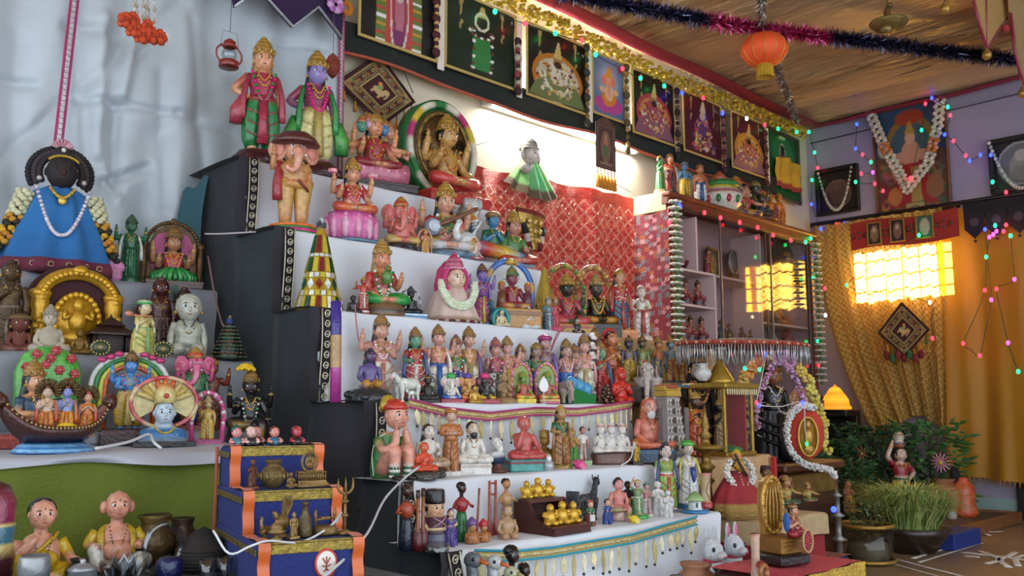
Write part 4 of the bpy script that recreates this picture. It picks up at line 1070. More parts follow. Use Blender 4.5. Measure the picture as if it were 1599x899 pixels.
fig(752,503,412,R3,'slender purple standing figurine with yellow waist cloth',skin='8a74b8',face='8a78c0',top='6a3a86',low='b0408a',low2='c9b03a',crown='tall',ccol='5a3a4a',arms='fold,down,up,up',garland=['lilac','hotpink','yellow'],base=('round','4a7a9a'),bh=.05,w=.85)
r,H,S,z0=fig(799,511,405,R3,'crowned figurine enthroned under blue and gold arch with white plume','seat',skin='8a4a52',top='8e2f3f',low='a02f44',low2='c09040',crown='tall',ccol='5a7a4a',arms='knee,knee',halo=['2f62a8','3a72b8','2f62a8','b08a3c'],hw=.36,hr=.045,base=('square','b5813c','8a5a2c'),bh=.28,bw=.34,bodytop=.9)
MB().lathe([(.05,0,'gold'),(.09,.03,'gold'),(.05,.07,'gold'),(.02,.10,'gold')],10,ctr=(0,.06,.93)).G('arch_finial',r,H)
m=MB()
for k in range(9):
    a=pi*k/8;m.tube([(0,.02,.72),(.13*math.cos(a),.02,.74+.12*math.sin(a))],[.015,.025],'d9d4cc',5)
m.B('plume','matte',r,H)
for s_,cc_ in((-1,'7a4a2c'),(1,'6a3a4a')):
    m=MB();face(m,(s_*.2,-.1,.58),.06,'a86a5a',0);m.tube([(s_*.2,-.1,.28),(s_*.2,-.1,.52)],[.08,.055],cc_,8);m.lathe(crown_prof('low',.05,.07),10,ctr=(s_*.2,-.1,.61));m.G('attendant',r,H)
m=MB();m.ell((-.36,-.16,.14),(.14,.12,.14),'2f5f7a',10,7);m.tube([(-.36,-.2,.2),(-.44,-.26,.3),(-.42,-.3,.36)],[.05,.035,.03],'2a6a86',7,2);m.G('peacock',r,H)
r,H,S,z0=fig(783,506,484,(2.06,.886),'tiny pale baby figurine in round teal shell','seat',skin='d8c8a0',top='d8c8a0',low='c9c09a',arms='lap,lap',neck=None)
m=MB();ellring(m,.5,.55,.5,.12,.14,'1f8a86',24);m.ell((0,.2,.5),(.5,.1,.5),'2a6f7a',12,8);m.G('shell',r,H)
fig(825,508,478,(2.06,.886),'tiny white figurine at the right of blue arch throne','seat',skin='d8d4cc',top='d8d8d8',low='cfd3d6',arms='fold,fold',crown='bun',ccol='c8c8c8',neck=None)
r,H=special(850,511,417,(2.17,.886),'small_mirror_cone','slim gold and dark banded mirror cone against the red cloth','ornament')
MB().lathe([(.26,0,'a8883a'),(.25,.02,'a8883a'),(.03,.97,'c9b04a'),(.01,1,'c9b04a')],20).B('cone_body','metal',r,H)
tilerow(.04,.24,16,['3a2a24','c9b04a']);tilerow(.27,.42,12,['1f3a34','d8d0a0'],True);tilerow(.45,.68,10,['3a2a24','c9b04a']);tilerow(.70,.90,7,['6a4a24','d8d0a0'])
fig(840,509,470,(2.07,.886),'small golden brown standing figurine before slim cone',skin='8a6a3a',top='7a5a34',low='9a7a44',low2='6a4a2c',crown='tall',arms='fold,down',mat='oldmetal')
fig(856,512,463,(2.07,.886),'small silver and teal lady figurine beside slim cone',skin='8a8f96',face='b0a8a0',top='5a7a86',low='3a6a7a',low2='silver',crown='low',ccol='8a8a8e',arms='front,down')
fig(867,513,463,(2.06,.886),'small lady figurine in crimson gown on pink base',skin='c08a72',top='a82a3f',low='b02a44',low2='d05a6a',crown='low',arms='down,front',base=('round','c8486a'),bh=.12,bw=.24)
fig(885,500,412,(2.20,.886),'seated goddess figurine with pink skirt in ornate golden arch, yellow base','seat',skin='3a5a44',face='2a2f28',top='b03a4a',low='c94a5a',low2='d0605a',crown='tall',arms='bless,knee,up,up',halo=['b58a44','a8503c','5a8a3c','c0a050'],hw=.30,hr=.04,hbead=1,base=('square','c9a03a','b04a3c'),bh=.16,bw=.30,bodytop=.86,garland=['hotpink','green','yellow'])
fig(931,508,415,(2.18,.886),'black robed idol with golden trim under wide golden arch','seat',skin='16130f',face='4a3f38',top='17130f',low='1a1613',low2='c98a2c',crown='tall',ccol='a8905a',arms='lap,lap',halo=['b08040','c9a05a','9a5a44'],hw=.27,hr=.045,hbead=1,base=('square','14100e','2a1f18'),bh=.20,bw=.28,bodytop=.88,garland=['gold','gold'],neck='gold')
fig(968,515,420,M3,'lady figurine in red sari and blue drape with bangles, orange base',skin='d09a76',top='a8323a',blouse='a8323a',low='2f5f7a',low2='b04a3a',crown='low',ccol='a5803c',arms='down,down',sash='b0302f',base=('square','c9763a','d8944a'),bh=.14,bw=.2,longhair=1,bangle='gold',garland=['white','red'],gz=-.06)
fig(1002,518,445,M3,'white painted standing figurine outlined in red on plain base',skin='d8cfc4',face='dcd3c8',top='d4c8bc',low='d8cfc4',low2='a8504a',crown='low',ccol='d0c4b8',ccol2='a86058',arms='hip,front',legs='dhoti',base=('round','cfc6ba'),bh=.10,bw=.19,hair=None,neck='a85048',brow='5a3a34')
r,H,S,z0=fig(901,515,494,(2.06,.886),'tiny black and white bottle shaped figurine on brown ledge','seat',skin='c8b0a4',top='1c1618',low='241c1e',arms='lap,lap',crown='hat',ccol='17120f',neck=None)
# ---- fourth step: standing couples behind, small pieces in front
fig(593,590,490,R4B,'standing crowned figurine with clasped hands behind purple seer',skin='d09a86',top='c08a80',low='d0c8b8',low2='b87a6a',crown='tall',ccol='8a6a4a',arms='fold,fold,up,up',garland=['rose','white'],longhair=1)
r,H,S,z0=fig(577,612,543,R4,'purple bodied seer figurine kneeling on leopard skin and black rock','seat',sit='kneel',skin='5a4a7e',face='54406a',top='5e4c86',low='c08a2c',low2='6a4e8e',crown='bun',ccol='2a1c30',arms='lap,down',base=('rock','25282a','32363a'),bh=.26,bw=.42,longhair=1,neck=None)
def animal(u,vb,vt,row,label,kind,col,c2=None,cat='figurine',rz=0,name=None,mt='glaze',hs=.95):
    r,H=special(u,vb,vt,row,name or kind+'_figurine',label,cat,None,rz)
    quad(r,H/hs,col,c2,kind,mt)
    return r,H
r,H=animal(636,612,580,R4,'white cow figurine with pink ears beside purple seer','cow','dde0d6','e0a8b0',rz=.15)
m=MB();m.tube([(-.15,-.2,.30),(.1,-.2,.32)],[.07,.08],'e4e6de',8);m.ell((-.22,-.2,.38),(.07,.05,.06),'e4e6de',7,5)
for x_ in(-.12,.06):m.tube([(x_,-.2,.26),(x_,-.2,.04)],.025,'e4e6de',6)
m.G('calf',r,H)
MB().lathe([(.55,0,'5a9a44'),(.5,.03,'6aae4c'),(.3,.05,'5a9a44')],16,sy=.6).G('grass_base',r,H)
fig(647,600,511,R4B,'green faced goddess figurine in red sari beside blue belted deity',skin='5a9a7a',face='6aae8a',top='b03430',low='c03a34',low2='d8d4c8',crown='tall',ccol='8a6a44',arms='front,down',garland=['white','red','green'],gz=-.08,sash='2f4a86',longhair=1,base=('square','3a3438'),bh=.06)
fig(683,602,507,R4B,'pink skinned deity figurine with blue belt and cream dhoti, four arms',skin='d8a090',top='d89a8c',low='ddd6c6',low2='2f5aa0',crown='tall',ccol='8a6a44',arms='bless,down,up,up',legs='dhoti',garland=['gold','rose'],sash='ddd6cc',base=('square','3a3438'),bh=.05)
fig(668,613,585,R4,'small dark silver seated figurine in front of couple','seat',skin='4c4a46',top='4a4844',low='3e3c3a',crown='low',ccol='55524c',arms='bless,knee',mat='oldmetal',halo=['4a4844','5a5852'],hw=.36,neck=None,base=('square','3a3836'),bh=.12,bw=.36)
fig(711,603,523,R4B,'lady figurine in blue skirt and green blouse with long striped garland',skin='c9a08a',top='2f7a5a',blouse='2f7a5a',low='2a5fb0',low2='1f4a8a',crown='tall',ccol='8a5a5a',arms='front,down',garland=['white','green','red','yellow'],gz=-.08,longhair=1)
r,H,S,z0=fig(731,604,510,R4B,'deity figurine in tan dhoti with purple shawl, four arms',skin='d0a08c',top='cfa08e',low='d4c8b0',low2='9a8a5a',crown='tall',ccol='8a6a44',arms='bless,down,up,up',sash='5a2f7a',legs='dhoti',garland=['gold','tan'],base=('square','3a3438'),bh=.05)
G3='three turbaned elephant headed figurines in a row'
for i,(u,tc,body,lo)in enumerate(((704,'2faa4a','ddd8d0','2f5fb0'),(730,'5a4a9a','d8a05a','d8803c'),(757,'d8387a','3a3438','d0a830'))):
    r,H,S,z0=fig(u,617,583,R4,('small white elephant headed figurine with bright green turban','small golden elephant headed figurine with violet turban','small dark faced elephant headed figurine with pink turban')[i],'seat',group=G3,ganesha=1,crown='turban',ccol=tc,ccol2=tc,skin=body,face=body,top=body,low=lo,arms='bless,knee',base=('square','b02a3c','8a1f30'),bh=.14,bw=.4)
fig(741,621,602,(1.81,.638),'tiny gold foil ornament on red tray edge','seat',skin='c9a24a',top='c9a24a',low='b08a3c',arms='lap,lap',mat='metal',neck=None)
fig(773,606,527,R4B,'lady figurine with pink blouse and long red and green garland',skin='d09a8c',top='b04a6a',low='d0ccc4',low2='5a4a44',crown='tall',ccol='a05a6a',arms='bless,down',garland=['white','red','green','white'],gz=-.15)
fig(791,606,525,R4B,'deity figurine with rose shawl and white dhoti between two ladies',skin='dca89c',top='d89a92',low='dcd6ca',low2='c9a05a',crown='tall',ccol='9a7a4c',arms='fold,down,up,up',sash='c06a6a',legs='dhoti',garland=['rose','gold'],base=('square','4a3a34'),bh=.05)
fig(812,606,537,R4B,'lady figurine with pink cheeks and violet sash, right of rose deity',skin='d8a492',top='c06a72',low='6a6a9a',low2='8a5a8a',crown='tall',ccol='8a6a44',arms='front,down',garland=['white','rose'])
r,H,S,z0=fig(787,625,582,R4,'tan clay kneeling figurine before rose deity','seat',sit='kneel',skin='a88a62',top='a4865e',low='9c7e58',arms='fold,fold',crown='bun',ccol='a4865e',hair=None,neck=None,mat='matte',base=('rock','9c7e58'),bh=.2,bw=.4)
for u,gc,lab in((817,'d0608a','small green goddess figurine in pink beaded oval halo, yellow skirt'),(855,'d86a9a','small goddess figurine in pink oval halo behind white spade')):
    r,H,S,z0=fig(u,628,567,R4,lab,'seat',skin='8aa04a',face='6a9a4a',top='b05a4a',low='d0604a',low2='d8b83a',crown='tall',ccol='7aa03c',arms='bless,knee',halo=[gc,'d8c03a',gc,'e0a0b0'],hw=.27,hr=.04,hbead=1,backplate='8a9a4a',base=('square','d8bc2a' if u<830 else 'c0506a','d8d03a'),bh=.12,bw=.26,bodytop=.8)
fig(837,606,535,R4B,'lady figurine in blue sari with dark green sleeves',skin='a8887a',top='2f6a4a',blouse='2f6a4a',low='2f62b0',low2='24508f',crown='low',ccol='8a7044',arms='front,down',longhair=1)
fig(851,606,522,R4B,'figurine with magenta turban and purple shawl',skin='b89088',top='7a5a7e',low='8a7a8a',low2='6a4a8a',crown='turban',ccol='9a2f6a',ccol2='b8407a',arms='bless,down',sash='6a4aa0',base=('square','4a3a34'),bh=.05)
r,H=special(849,628,587,(1.80,.638),'silver_spade','white leaf shaped spear head on thin stem','ornament')
m=MB();m.prism([(0,1),(.14,.82),(.2,.65),(.14,.48),(0,.40),(-.14,.48),(-.2,.65),(-.14,.82)],-.02,.02,'e0e2e4');m.tube([(0,0,.0),(0,0,.45)],.03,'silver',6);m.lathe([(.1,0,'silver'),(.1,.03,'silver'),(.03,.05,'silver')],10);m.B('spear_head','plastic',r,H)
r,H=special(879,628,593,R4,'elephant_figurine','small tan grey stone elephant figurine facing forward','figurine',None,1.2)
quad(r,H/.92,'a2968a','968a7e','elephant','matte')
fig(884,606,529,R4B,'blue skirted figurine with white flowers in both hands',skin='d0a898',top='c08a8a',low='2a5fb0',low2='3a6fc0',crown='tall',ccol='8a7044',arms='bless,bless',garland=['rose','white'],longhair=1)
fig(897,606,537,(1.97,.638),'smaller lady figurine in deep blue sari behind blue balls',skin='c09a86',top='3a6a5a',low='24559f',low2='3a6fc0',crown='tall',ccol='8a6a5a',arms='front,down',garland=['red','white'])
fig(912,606,522,R4B,'deity figurine in cream dhoti with pink shawl beside shell chain',skin='dca89c',top='d8988e',low='d6d4c0',low2='b8a87a',crown='tall',ccol='8a6a44',arms='fold,down,up,up',legs='dhoti',sash='c89090',base=('square','4a3a34'),bh=.05)
r,H=special(903,630,598,R4,'fruit_tray','sloping green leaf tray at front of fourth step','tray',None,.1)
MB().prism([(-.9,0),(.95,0),(1.05,.5),(.9,.42),(-.85,.75),(-1.0,.75)],-.35,.35,'1f7a3a').B('tray','plastic',r,H)
for k,(dx,dz)in enumerate(((-.62,.95),(-.1,.85),(.45,.70))):
    b=at(903,630,Y=1.84);o=MB().ell((0,0,0),.36*H,'4aa0d0',14,9)
    for q in range(6):o.tube([(.365*H*math.cos(q),-.1*H,-.3*H*math.sin(q*2)*.3),(.3*H*math.cos(q+.5),-.25*H,.15*H)],.012*H,'b8d8ea',4)
    o=o.B('blue_ball','glaze',None,1,(b.x+dx*H,1.84-.05*H,.638+dz*H));tag(o,('glossy blue ball at high end of the green tray','glossy blue ball in the middle of the green tray','glossy blue ball at low end of the green tray')[k],'ball','blue balls on the green tray')
r,H=special(927,610,518,(1.93,.638),'shell_chain','hanging chain of white and black shells at white step end','ornament')
m=MB()
for k in range(22):m.ell((.02*math.sin(k*2),0,.03+.93*k/21),(.055,.045,.03),['e2dcd4','3a2a2a','d8c8c4'][k%3],7,4,Matrix.Rotation(k,3,'X').to_euler())
m.tube([(0,0,0),(0,0,1)],.012,'5a3a3a',4);m.G('shells',r,H)
fig(938,612,533,R4B,'goddess figurine in bright red skirt with green face and blue shawl',skin='8aa890',face='7ab090',top='b03a3a',low='c8302c',low2='a82420',crown='tall',ccol='9a7a4a',arms='fold,down',sash='2f5a9a',longhair=1)
r,H,S,z0=fig(955,612,520,(1.98,.638),'orange robed figurine with large red ruffled halo',skin='c8805a',top='c0603a',low='b87a4a',low2='a04a34',arms='fold,fold',legs='dhoti')
m=MB();hz=z0+.305*S
for k in range(18):
    a=2*pi*k/18;m.ell((.10*math.cos(a),.03,hz+.02+.12*math.sin(a)),(.035,.03,.035),'b8302a',6,4)
m.B('ruffle','matte',r,H)
fig(929,600,513,(2.0,.638),'tall reddish brown clay figurine half hidden behind shell chain',skin='7a4030',top='8a4a38',low='6a3426',crown='tall',ccol='7a5a34',arms='fold,fold',mat='matte')
fig(970,628,573,R4,'bright red veiled figurine kneeling at fourth step end','seat',sit='kneel',skin='d03a2c',face='b83a30',top='d8382a',low='dc3c2c',hair='d8382a',longhair=1,crown='bun',ccol='d8382a',arms='fold,fold',longsleeve=1,neck='c02a20')
r,H=special(947,628,600,R4,'brown_cluster','small brown silver filigree tower with pink hands','figurine')
m=MB();random.seed(3)
for k in range(40):a=k*2.4;q=1-k/48;m.ell((.36*q*math.cos(a),.3*q*math.sin(a),.05+.9*k/40),(.1,.09,.08),['5a4032','8a7a6a','3a2a24','b08a7a'][k%4],6,4)
m.B('filigree','oldmetal',r,H)
# ---- brown shelf row
r,H,S,z0=fig(982,582,524,M4,'blue black deity figurine in yellow dhoti holding a gold mace',skin='4a4658',face='3c3a4a',top='4e4a5e',low='b8962f',low2='9a7a24',crown='tall',ccol='3a2f24',arms='down,down,up,up',garland=['gold','tan'])
m=MB();m.tube([(-.22,-.02,.45),(-.22,-.02,.75)],.012,'gold',6);m.ell((-.22,-.02,.80),.045,'gold',8,6);m.G('mace',r,H)
r,H,S,z0=fig(1003,582,523,M4,'olive green deity figurine with dark raised arms',skin='6e7a4a',face='4a4a34',top='76824e',low='8a8a4e',low2='a8503c',crown='tall',ccol='4a3a24',arms='bless,down,up,up')
for i,(u,s_,l_,l2_,tp,lab)in enumerate(((1029,'c07a4a','b08a34','3a5a7a','c06a44','orange skinned archer figurine in yellow dhoti, grey shoulder sash'),(1048,'6a8a9a','c0902c','a04a34','7a96a4','blue faced archer figurine in orange dhoti in shelf trio'),(1068,'c8887a','c0962f','a83a44','c88078','pink skinned figurine in yellow dhoti with red sash in shelf trio'))):
    r,H,S,z0=fig(u,596,526,M4,lab,skin=s_,top=tp,low=l_,low2=l2_,crown='tall',ccol='8a6a3c',arms='bless,down',sash=l2_,garland=['gold','tan'],base=('square','6a4a24','2f5a6a'),bh=.05,group='three crowned archers on the brown shelf')
r,H=animal(1012,602,568,(1.86,.638),'white elephant figurine with red saddle cloth on dark stand','elephant','b8aca6','a89a94',rz=.6,name='white_elephant',hs=.9)
MB().box((0,0,.80),(.34,.5,.12),'b0342f',b=.03).B('saddle_cloth','cloth',r,H)
o=MB().lathe([(.05,0,'2a1a16'),(.055,.01,'2a1a16'),(.045,.05,'3a241c'),(.05,.058,'2a1a16')],16).B('wooden_stool','woodm',None,1,(at(985,620,Y=1.85).x,1.85,.638));tag(o,'small dark wooden stool below the yellow dhoti deity','stool')
# black statue, robed lady, gopuram, shrine
r,H,S,z0=fig(1092,690,552,(1.79,.465),'tall black stone statue with pale jewelled face and white jar',skin='1c1514',face='b8a088',top='1c1514',low='191210',low2='251a17',crown='low',ccol='4a382c',arms='front,down',longhair=1,mat='matte',garland=['b8503c','c9a05a'])
m=MB();pot(m,.085,.17,'d0ccc8',0);m.move(Matrix.Translation((-.03,-.20,.72)));m.G('white_jar',r,H)
fig(1087,692,612,(1.74,.465),'dark figurine wrapped in orange shawl with golden collar',skin='3a2a22',face='4a362c',top='c0562f',low='c85a30',low2='a84a28',crown='low',ccol='a8843c',arms='fold,fold',longsleeve=1,garland=['gold','gold'])
r,H=special(1045,736,598,(1.66,.460),'temple_tower','grey temple gateway tower with rows of small niches','model temple',None,-.1)
m=MB()
W0,W1=.30,.16
m.loft([(0,0,0,W0,W0*.7,'5c5654'),(0,0,.10,W0,W0*.7,'6a6462'),(0,0,.11,W0*.92,W0*.64,'7a7270'),(0,0,.82,W1*1.05,W1*.8,'8a817e'),(0,0,.83,W1*1.25,W1,'a8863c'),(0,0,.90,W1*1.2,W1*.95,'b5923c')],4,ph=pi/4,smooth=False)
m.B('tower_body','matte',r,H)
for t in range(6):
    z_=.14+.115*t;w_=(W0*.92*(1-(z_-.11)/.71)+W1*1.05*((z_-.11)/.71))*.707;d_=w_*.7
    m=MB();m.box((0,0,z_+.085),(w_*2.1,d_*2.15,.014),'9a918c',b=.003);o=m.B('cornice','matte',r,H)
    for k in range(5):
        x_=(k-2)*w_*.38
        MB().box((x_,-d_*1.0,z_+.04),(w_*.24,.03,.075),'c8c0ba' if k!=2 else '4a3a34',b=.006).box((x_,-d_*1.0-.018,z_+.035),(w_*.12,.008,.045),'5a4844',b=.002).B('niche','matte',r,H)
for s_ in(-1,1):MB().box((s_*.215,-.12,.38),(.07,.05,.62),'6e6663',b=.012).B('side_pillar','matte',r,H)
m=MB();m.box((0,0,.93),(W1*2.0,W1*1.2,.06),'b08a34',b=.01);m.box((.10,0,.965),(W1*2.6,W1*1.5,.03),'2f5a72',b=.006);m.box((-.02,0,.955),(W1*1.3,W1*1.55,.05),'9a4a2c',b=.01);m.B('roof_slab','matte',r,H)

# ---- fifth step
r,H=special(612,748,620,R5,'sitting_boy','large boy figurine in green shirt with red cap, chin on hands','figurine',None,-.1)
sk='d8947c'
m=MB()
m.loft([(0,.14,.0,.19,.17,'2f6a2c'),(0,.15,.12,.21,.18,'37782f'),(0,.13,.35,.19,.16,'37782f'),(0,.09,.52,.15,.13,'3f8436'),(0,.05,.58,.08,.08,sk)],18);m.G('shirt',r,H)
m=MB()
for s_ in(-1,1):
    m.tube([(s_*.09,.08,.10),(s_*.10,-.12,.33),(s_*.10,-.20,.36),(s_*.10,-.22,.24),(s_*.10,-.22,.06)],[.10,.10,.085,.07,.06],[sk,sk,sk,sk,'e8e4de'],10,3)
m.G('legs',r,H)
for s_ in(-1,1):
    m=MB()
    for k in range(5):m.lathe([(.066,0,'2f6a4a' if k%2 else 'e4e4de'),(.067,.03,'2f6a4a' if k%2 else 'e4e4de'),(.06,.031,'e4e4de')],12,ctr=(s_*.10,-.22,.04+.032*k))
    m.B('sock','cloth',r,H)
    MB().ell((s_*.10,-.27,.035),(.065,.12,.045),'16140f',10,6).G('shoe',r,H)
m=MB()
for s_ in(-1,1):
    m.tube([(s_*.17,.06,.48),(s_*.19,-.10,.36),(s_*.10,-.20,.42),(s_*.07,-.20,.55),(s_*.06,-.19,.60)],[.065,.055,.055,.045,.04],['3f8436',sk,sk,sk,sk],9,3);hand(m,(s_*.06,-.18,.60),(s_*.1,-.2,1),.045,sk)
m.G('arms',r,H)
m=MB();face(m,(0,-.08,.77),.175,'dd9a84',2,tilak=None);m.G('head',r,H)
m=MB();m.loft([(0,-.06,.85,.155,.165,'b8322a'),(0,-.05,.90,.155,.16,'c03a2c'),(0,-.03,.97,.09,.10,'b8322a'),(0,-.03,.985,.02,.02,'b8322a')],18);m.tube([(-.13,-.02,.86),(-.05,.06,.96),(.02,.05,1.0)],[.07,.08,.03],'b8962c',9,2);m.G('cap',r,H)
m=MB()
for s_ in(-1,1):m.tube([(s_*.12,-.03,.56),(s_*.20,.05,.48),(s_*.215,.12,.30),(s_*.20,.10,.05)],.008,'e4e4da',5,3)
m.G('white_piping',r,H)
fig(668,745,664,R5,'white faced lady figurine in tan shawl on grey rock','seat',skin='d8d0c6',face='dcd4ca',top='d4ccc2',low='b89a7a',low2='b09070',arms='lap,front',longhair=1,hair='3a2a24',base=('rock','3e3a36','5a544c'),bh=.2,bw=.34,sash='a88a6a',neck=None)
fig(662,742,692,(1.64,.460),'small orange child figurine held before the white faced lady','seat',skin='d8502c',face='d86a44',top='d8502c',low='cf4a28',arms='fold,front',hair='cf4a28',neck=None,base=('rock','4a443e'),bh=.25,bw=.36)
fig(703,738,637,R5,'standing monk figurine in orange coat and turban, arms crossed',skin='d0a890',top='b8703c',low='b8743e',low2='a8683a',arms='cross,cross',longsleeve=1,crown='turban',ccol='b8703c',ccol2='b8703c',crownh=.8,legs='skirt',w=.8,base=('square','d0ccc4'),bh=.07,bw=.14,neck=None,tilak=None)
fig(737,740,660,R5,'white robed bearded man figurine seated on pale block','seat',skin='dcd4c6',face='d8c4b0',top='e0dad0',low='e4e0d8',low2='d8d4cc',arms='lap,lap',base=('square','d8d4ce','b8a89a'),bh=.22,bw=.32,hair='1a1614',beard='1a1614',neck='a8764a',tilak=None)
r,H=special(776,737,683,R5,'portrait_bust','white bearded portrait bust in navy coat on brown socle','bust',None,.1)
MB().lathe([(.30,0,'5a3428'),(.30,.08,'5a3428'),(.2,.12,'6a4032'),(.16,.22,'5a3428'),(.2,.26,'5a3428')],18).B('socle','woodm',r,H)
MB().loft([(0,0,.25,.22,.15,'1f2f4a'),(0,0,.42,.33,.18,'24385a'),(0,0,.55,.30,.16,'d8d8d8'),(0,0,.62,.11,.1,'d8d0c8')],16).G('shoulders',r,H)
m=MB();face(m,(0,-.02,.80),.18,'dcd6d0',1,'c8b8b0',None,'e0e0e0','8a8a8a');m.ell((0,-.12,.66),(.11,.1,.12),'e4e4e2',8,6);m.ell((0,.05,.87),(.16,.16,.15),'dcdcd8',10,7);m.G('head',r,H)
r,H,S,z0=fig(818,733,652,R5,'red clay sage figurine resting cheek on hand, turquoise base','seat',skin='c8605a',face='cc6a62',top='c45a54',low='c04c4a',low2='b84644',arms='chin,knee',base=('square','3a8f8a','6a2024'),bh=.22,bw=.36,hair='c05650',neck=None,tilak=None,lips='b04a48',brow='a04844')
MB().prism([(-.16,.2),(.22,.2),(.27,.50),(.2,.66),(.05,.6),(-.1,.45)],.10,.16,'b84a48').G('rock_back',r,H)
fig(876,733,632,R5,'tall golden lady figurine with shiny green blouse',skin='b08a52',face='b08a58',top='0f5a34',blouse='0f5a34',sleeve='0f5a34',low='a87a44',low2='8e5f34',arms='front,down',crown='low',ccol='c0a050',longhair=1,sash='a06a44',base=('round','b89a5a'),bh=.05,bw=.18)
fig(850,728,672,(1.74,.460),'stout golden pot shaped figurine behind silver trinket','seat',skin='a8823e',face='a8823e',top='a07a38',low='9a7434',fat=1.6,arms='lap,lap',crown='hat',ccol='b08a44',ccol2='8a6a30',hair=None,neck=None,mat='oldmetal')
fig(894,728,668,(1.74,.460),'golden child figurine with green skirt behind pink rose','stand',skin='b8923e',face='b8923e',top='b8923e',low='5a9a3c',low2='4a8a34',arms='fold,fold',crown='bun',ccol='a8823a',hair=None,mat='glaze',neck=None)
fig(910,728,667,(1.73,.460),'slender red and white figurine standing beside pink rose','stand',skin='b8705a',face='c89080',top='d8d0c8',low='d4ccc8',low2='a8503c',arms='down,down',legs='skirt',w=.7,base=('square','8ab07a'),bh=.14,bw=.2,neck=None)
r,H=special(857,737,709,(1.64,.460),'silver_trinket','tiny silver filigree vase trinket at step edge','ornament')
MB().lathe([(.26,0,'silver'),(.3,.05,'silver'),(.34,.3,'a8acb2'),(.3,.55,'silver'),(.16,.62,'silver'),(.2,.7,'e8e8e8'),(.16,.9,'e8e8e8'),(.02,1,'e8e8e8')],14,flute=(7,.06)).B('trinket','metal',r,H)
def rose(u,v,Y,z,rad,c,label):
    b=at(u,v,Y=Y);m=MB()
    for k in range(16):
        a=k*2.4;q=rad*(.25+.72*(k/16));m.ell((q*.75*math.cos(a),q*.75*math.sin(a)*.8,rad*.8-.45*q),(rad*.36,rad*.36,rad*.16),mix(c,'white',.08*(k%4)),8,5,Matrix.Rotation(a,3,'Z').to_euler())
    m.ell((0,0,rad*.75),rad*.25,mix(c,'black',.15),7,5)
    m.tube([(0,0,0),(0,0,rad*.3)],rad*.5,mix(c,'black',.1),8)
    o=m.B('cut_flower','matte',None,1,(b.x,Y,z));o.rotation_euler=(.5,0,0);tag(o,label,'flower');return o
rose(903,728,1.655,.462,.026,'e0408c','pink artificial rose head lying on the fifth step')
r,H=special(955,728,658,R5,'white_trio_statue','three white seated figures joined on a brown oval base','figurine')
MB().lathe([(.5,0,'5c362c'),(.54,.06,'5c362c'),(.5,.1,'6e443a'),(.54,.22,'5c362c'),(.5,.30,'4a2a22'),(.46,.31,'4a2a22')],24,sy=.55).G('oval_base',r,H)
for k in(-1,0,1):subfig(r,H*.68,(k*.29*H,0,.29*H),'seat',dict(skin='e0dad4',face='e2dcd6',top='dcd6d0',low='e0dad4',crown='low',ccol='d8d0cc',ccol2='b85a5a',arms='bless,lap',hair='d4ccc6',neck='c8bab4',lips='c08a86',brow='a89a94',tilak='b03a3a'),0)
fig(1015,726,624,R5,'saffron hooded monk figurine seated on blue block','seat',skin='d8806a',face='d89682',top='d47a66',low='d0683e',low2='c86038',arms='lap,lap',base=('square','1f3f5f','2f5a7a'),bh=.22,bw=.34,hair='c8663f',longhair=1,moust='d8d4d0',beard='e0dcd8',neck='8a4a34',tilak='e0d8d0',fat=1.2)
r,H,S,z0=fig(994,725,687,(1.64,.460),'small shiny gold standing figurine at fifth step end',skin='c09a3c',face='c09a3c',top='c09a3c',low='b8923a',arms='fold,down',crown='low',ccol='c8a44a',mat='metal',hair=None,neck=None,base=('square','3a3428'),bh=.14,bw=.24)

# ---- sixth step
def wooden_doll(u,vb,vt,row,label,head,body,skirt,extra=None):
    r,H=special(u,vb,vt,row,'wooden_doll',label,'figurine',None,-.2)
    MB().lathe([(.10,0,skirt),(.125,.02,skirt),(.12,.2,skirt),(.09,.45,skirt),(.075,.5,skirt)],16).G('skirt',r,H)
    m=MB();m.lathe([(.06,.48,body),(.11,.56,body),(.12,.64,body),(.08,.72,body),(.035,.76,head),(.035,.82,head)],16)
    for s_ in(-1,1):m.tube([(s_*.10,0,.68),(s_*.19,-.05,.58),(s_*.15,-.14,.60)],[.028,.024,.022],head if extra else body,7,2);hand(m,(s_*.15,-.14,.60),(0,-1,.4),.022,head)
    m.G('torso',r,H)
    m=MB();face(m,(0,-.01,.90),.095,head,1,'a02a24',None,None,'e0d8d0');m.G('head',r,H)
    m=MB();m.ell((0,.02,.94),(.088,.09,.075),'120f0e',12,8);m.ell((.0,.10,.93),(.05,.05,.05),'120f0e',8,6);m.G('hair',r,H)
    return r,H
wooden_doll(634,850,757,R6,'turned wooden doll with black bun, red torso and spotted navy skirt','3a1c14','a8442a','1c2533')
for u,vt,lab in((652,765,'thin wooden pestle with dark tip beside spotted doll'),(660,762,'second thin orange wooden pestle leaning by guard doll')):
    r,H=special(u,848,vt,(1.50,.330),'wooden_pestle',lab,'ornament');MB().lathe([(.09,0,'6a1f24'),(.10,.12,'6a1f24'),(.08,.3,'5a1a20'),(.03,.36,'8a4a24'),(.03,.85,'a8602c'),(.04,.88,'3a1c14'),(.035,1,'3a1c14')],12).G('pestle',r,H)
r,H=special(678,860,763,R6,'guard_doll','wooden guard doll with tall black hat and crossed pink straps','figurine',None,-.1)
MB().lathe([(.19,0,'8a8c96'),(.2,.02,'8a8c96'),(.2,.22,'7a7c8a'),(.21,.24,'4a2a3a'),(.21,.30,'4a2a3a')],20).G('legs',r,H)
m=MB();m.lathe([(.215,.29,'d8b890'),(.215,.34,'d8b890'),(.205,.35,'4a2433'),(.205,.52,'4a2433'),(.15,.55,'d8b890')],20)
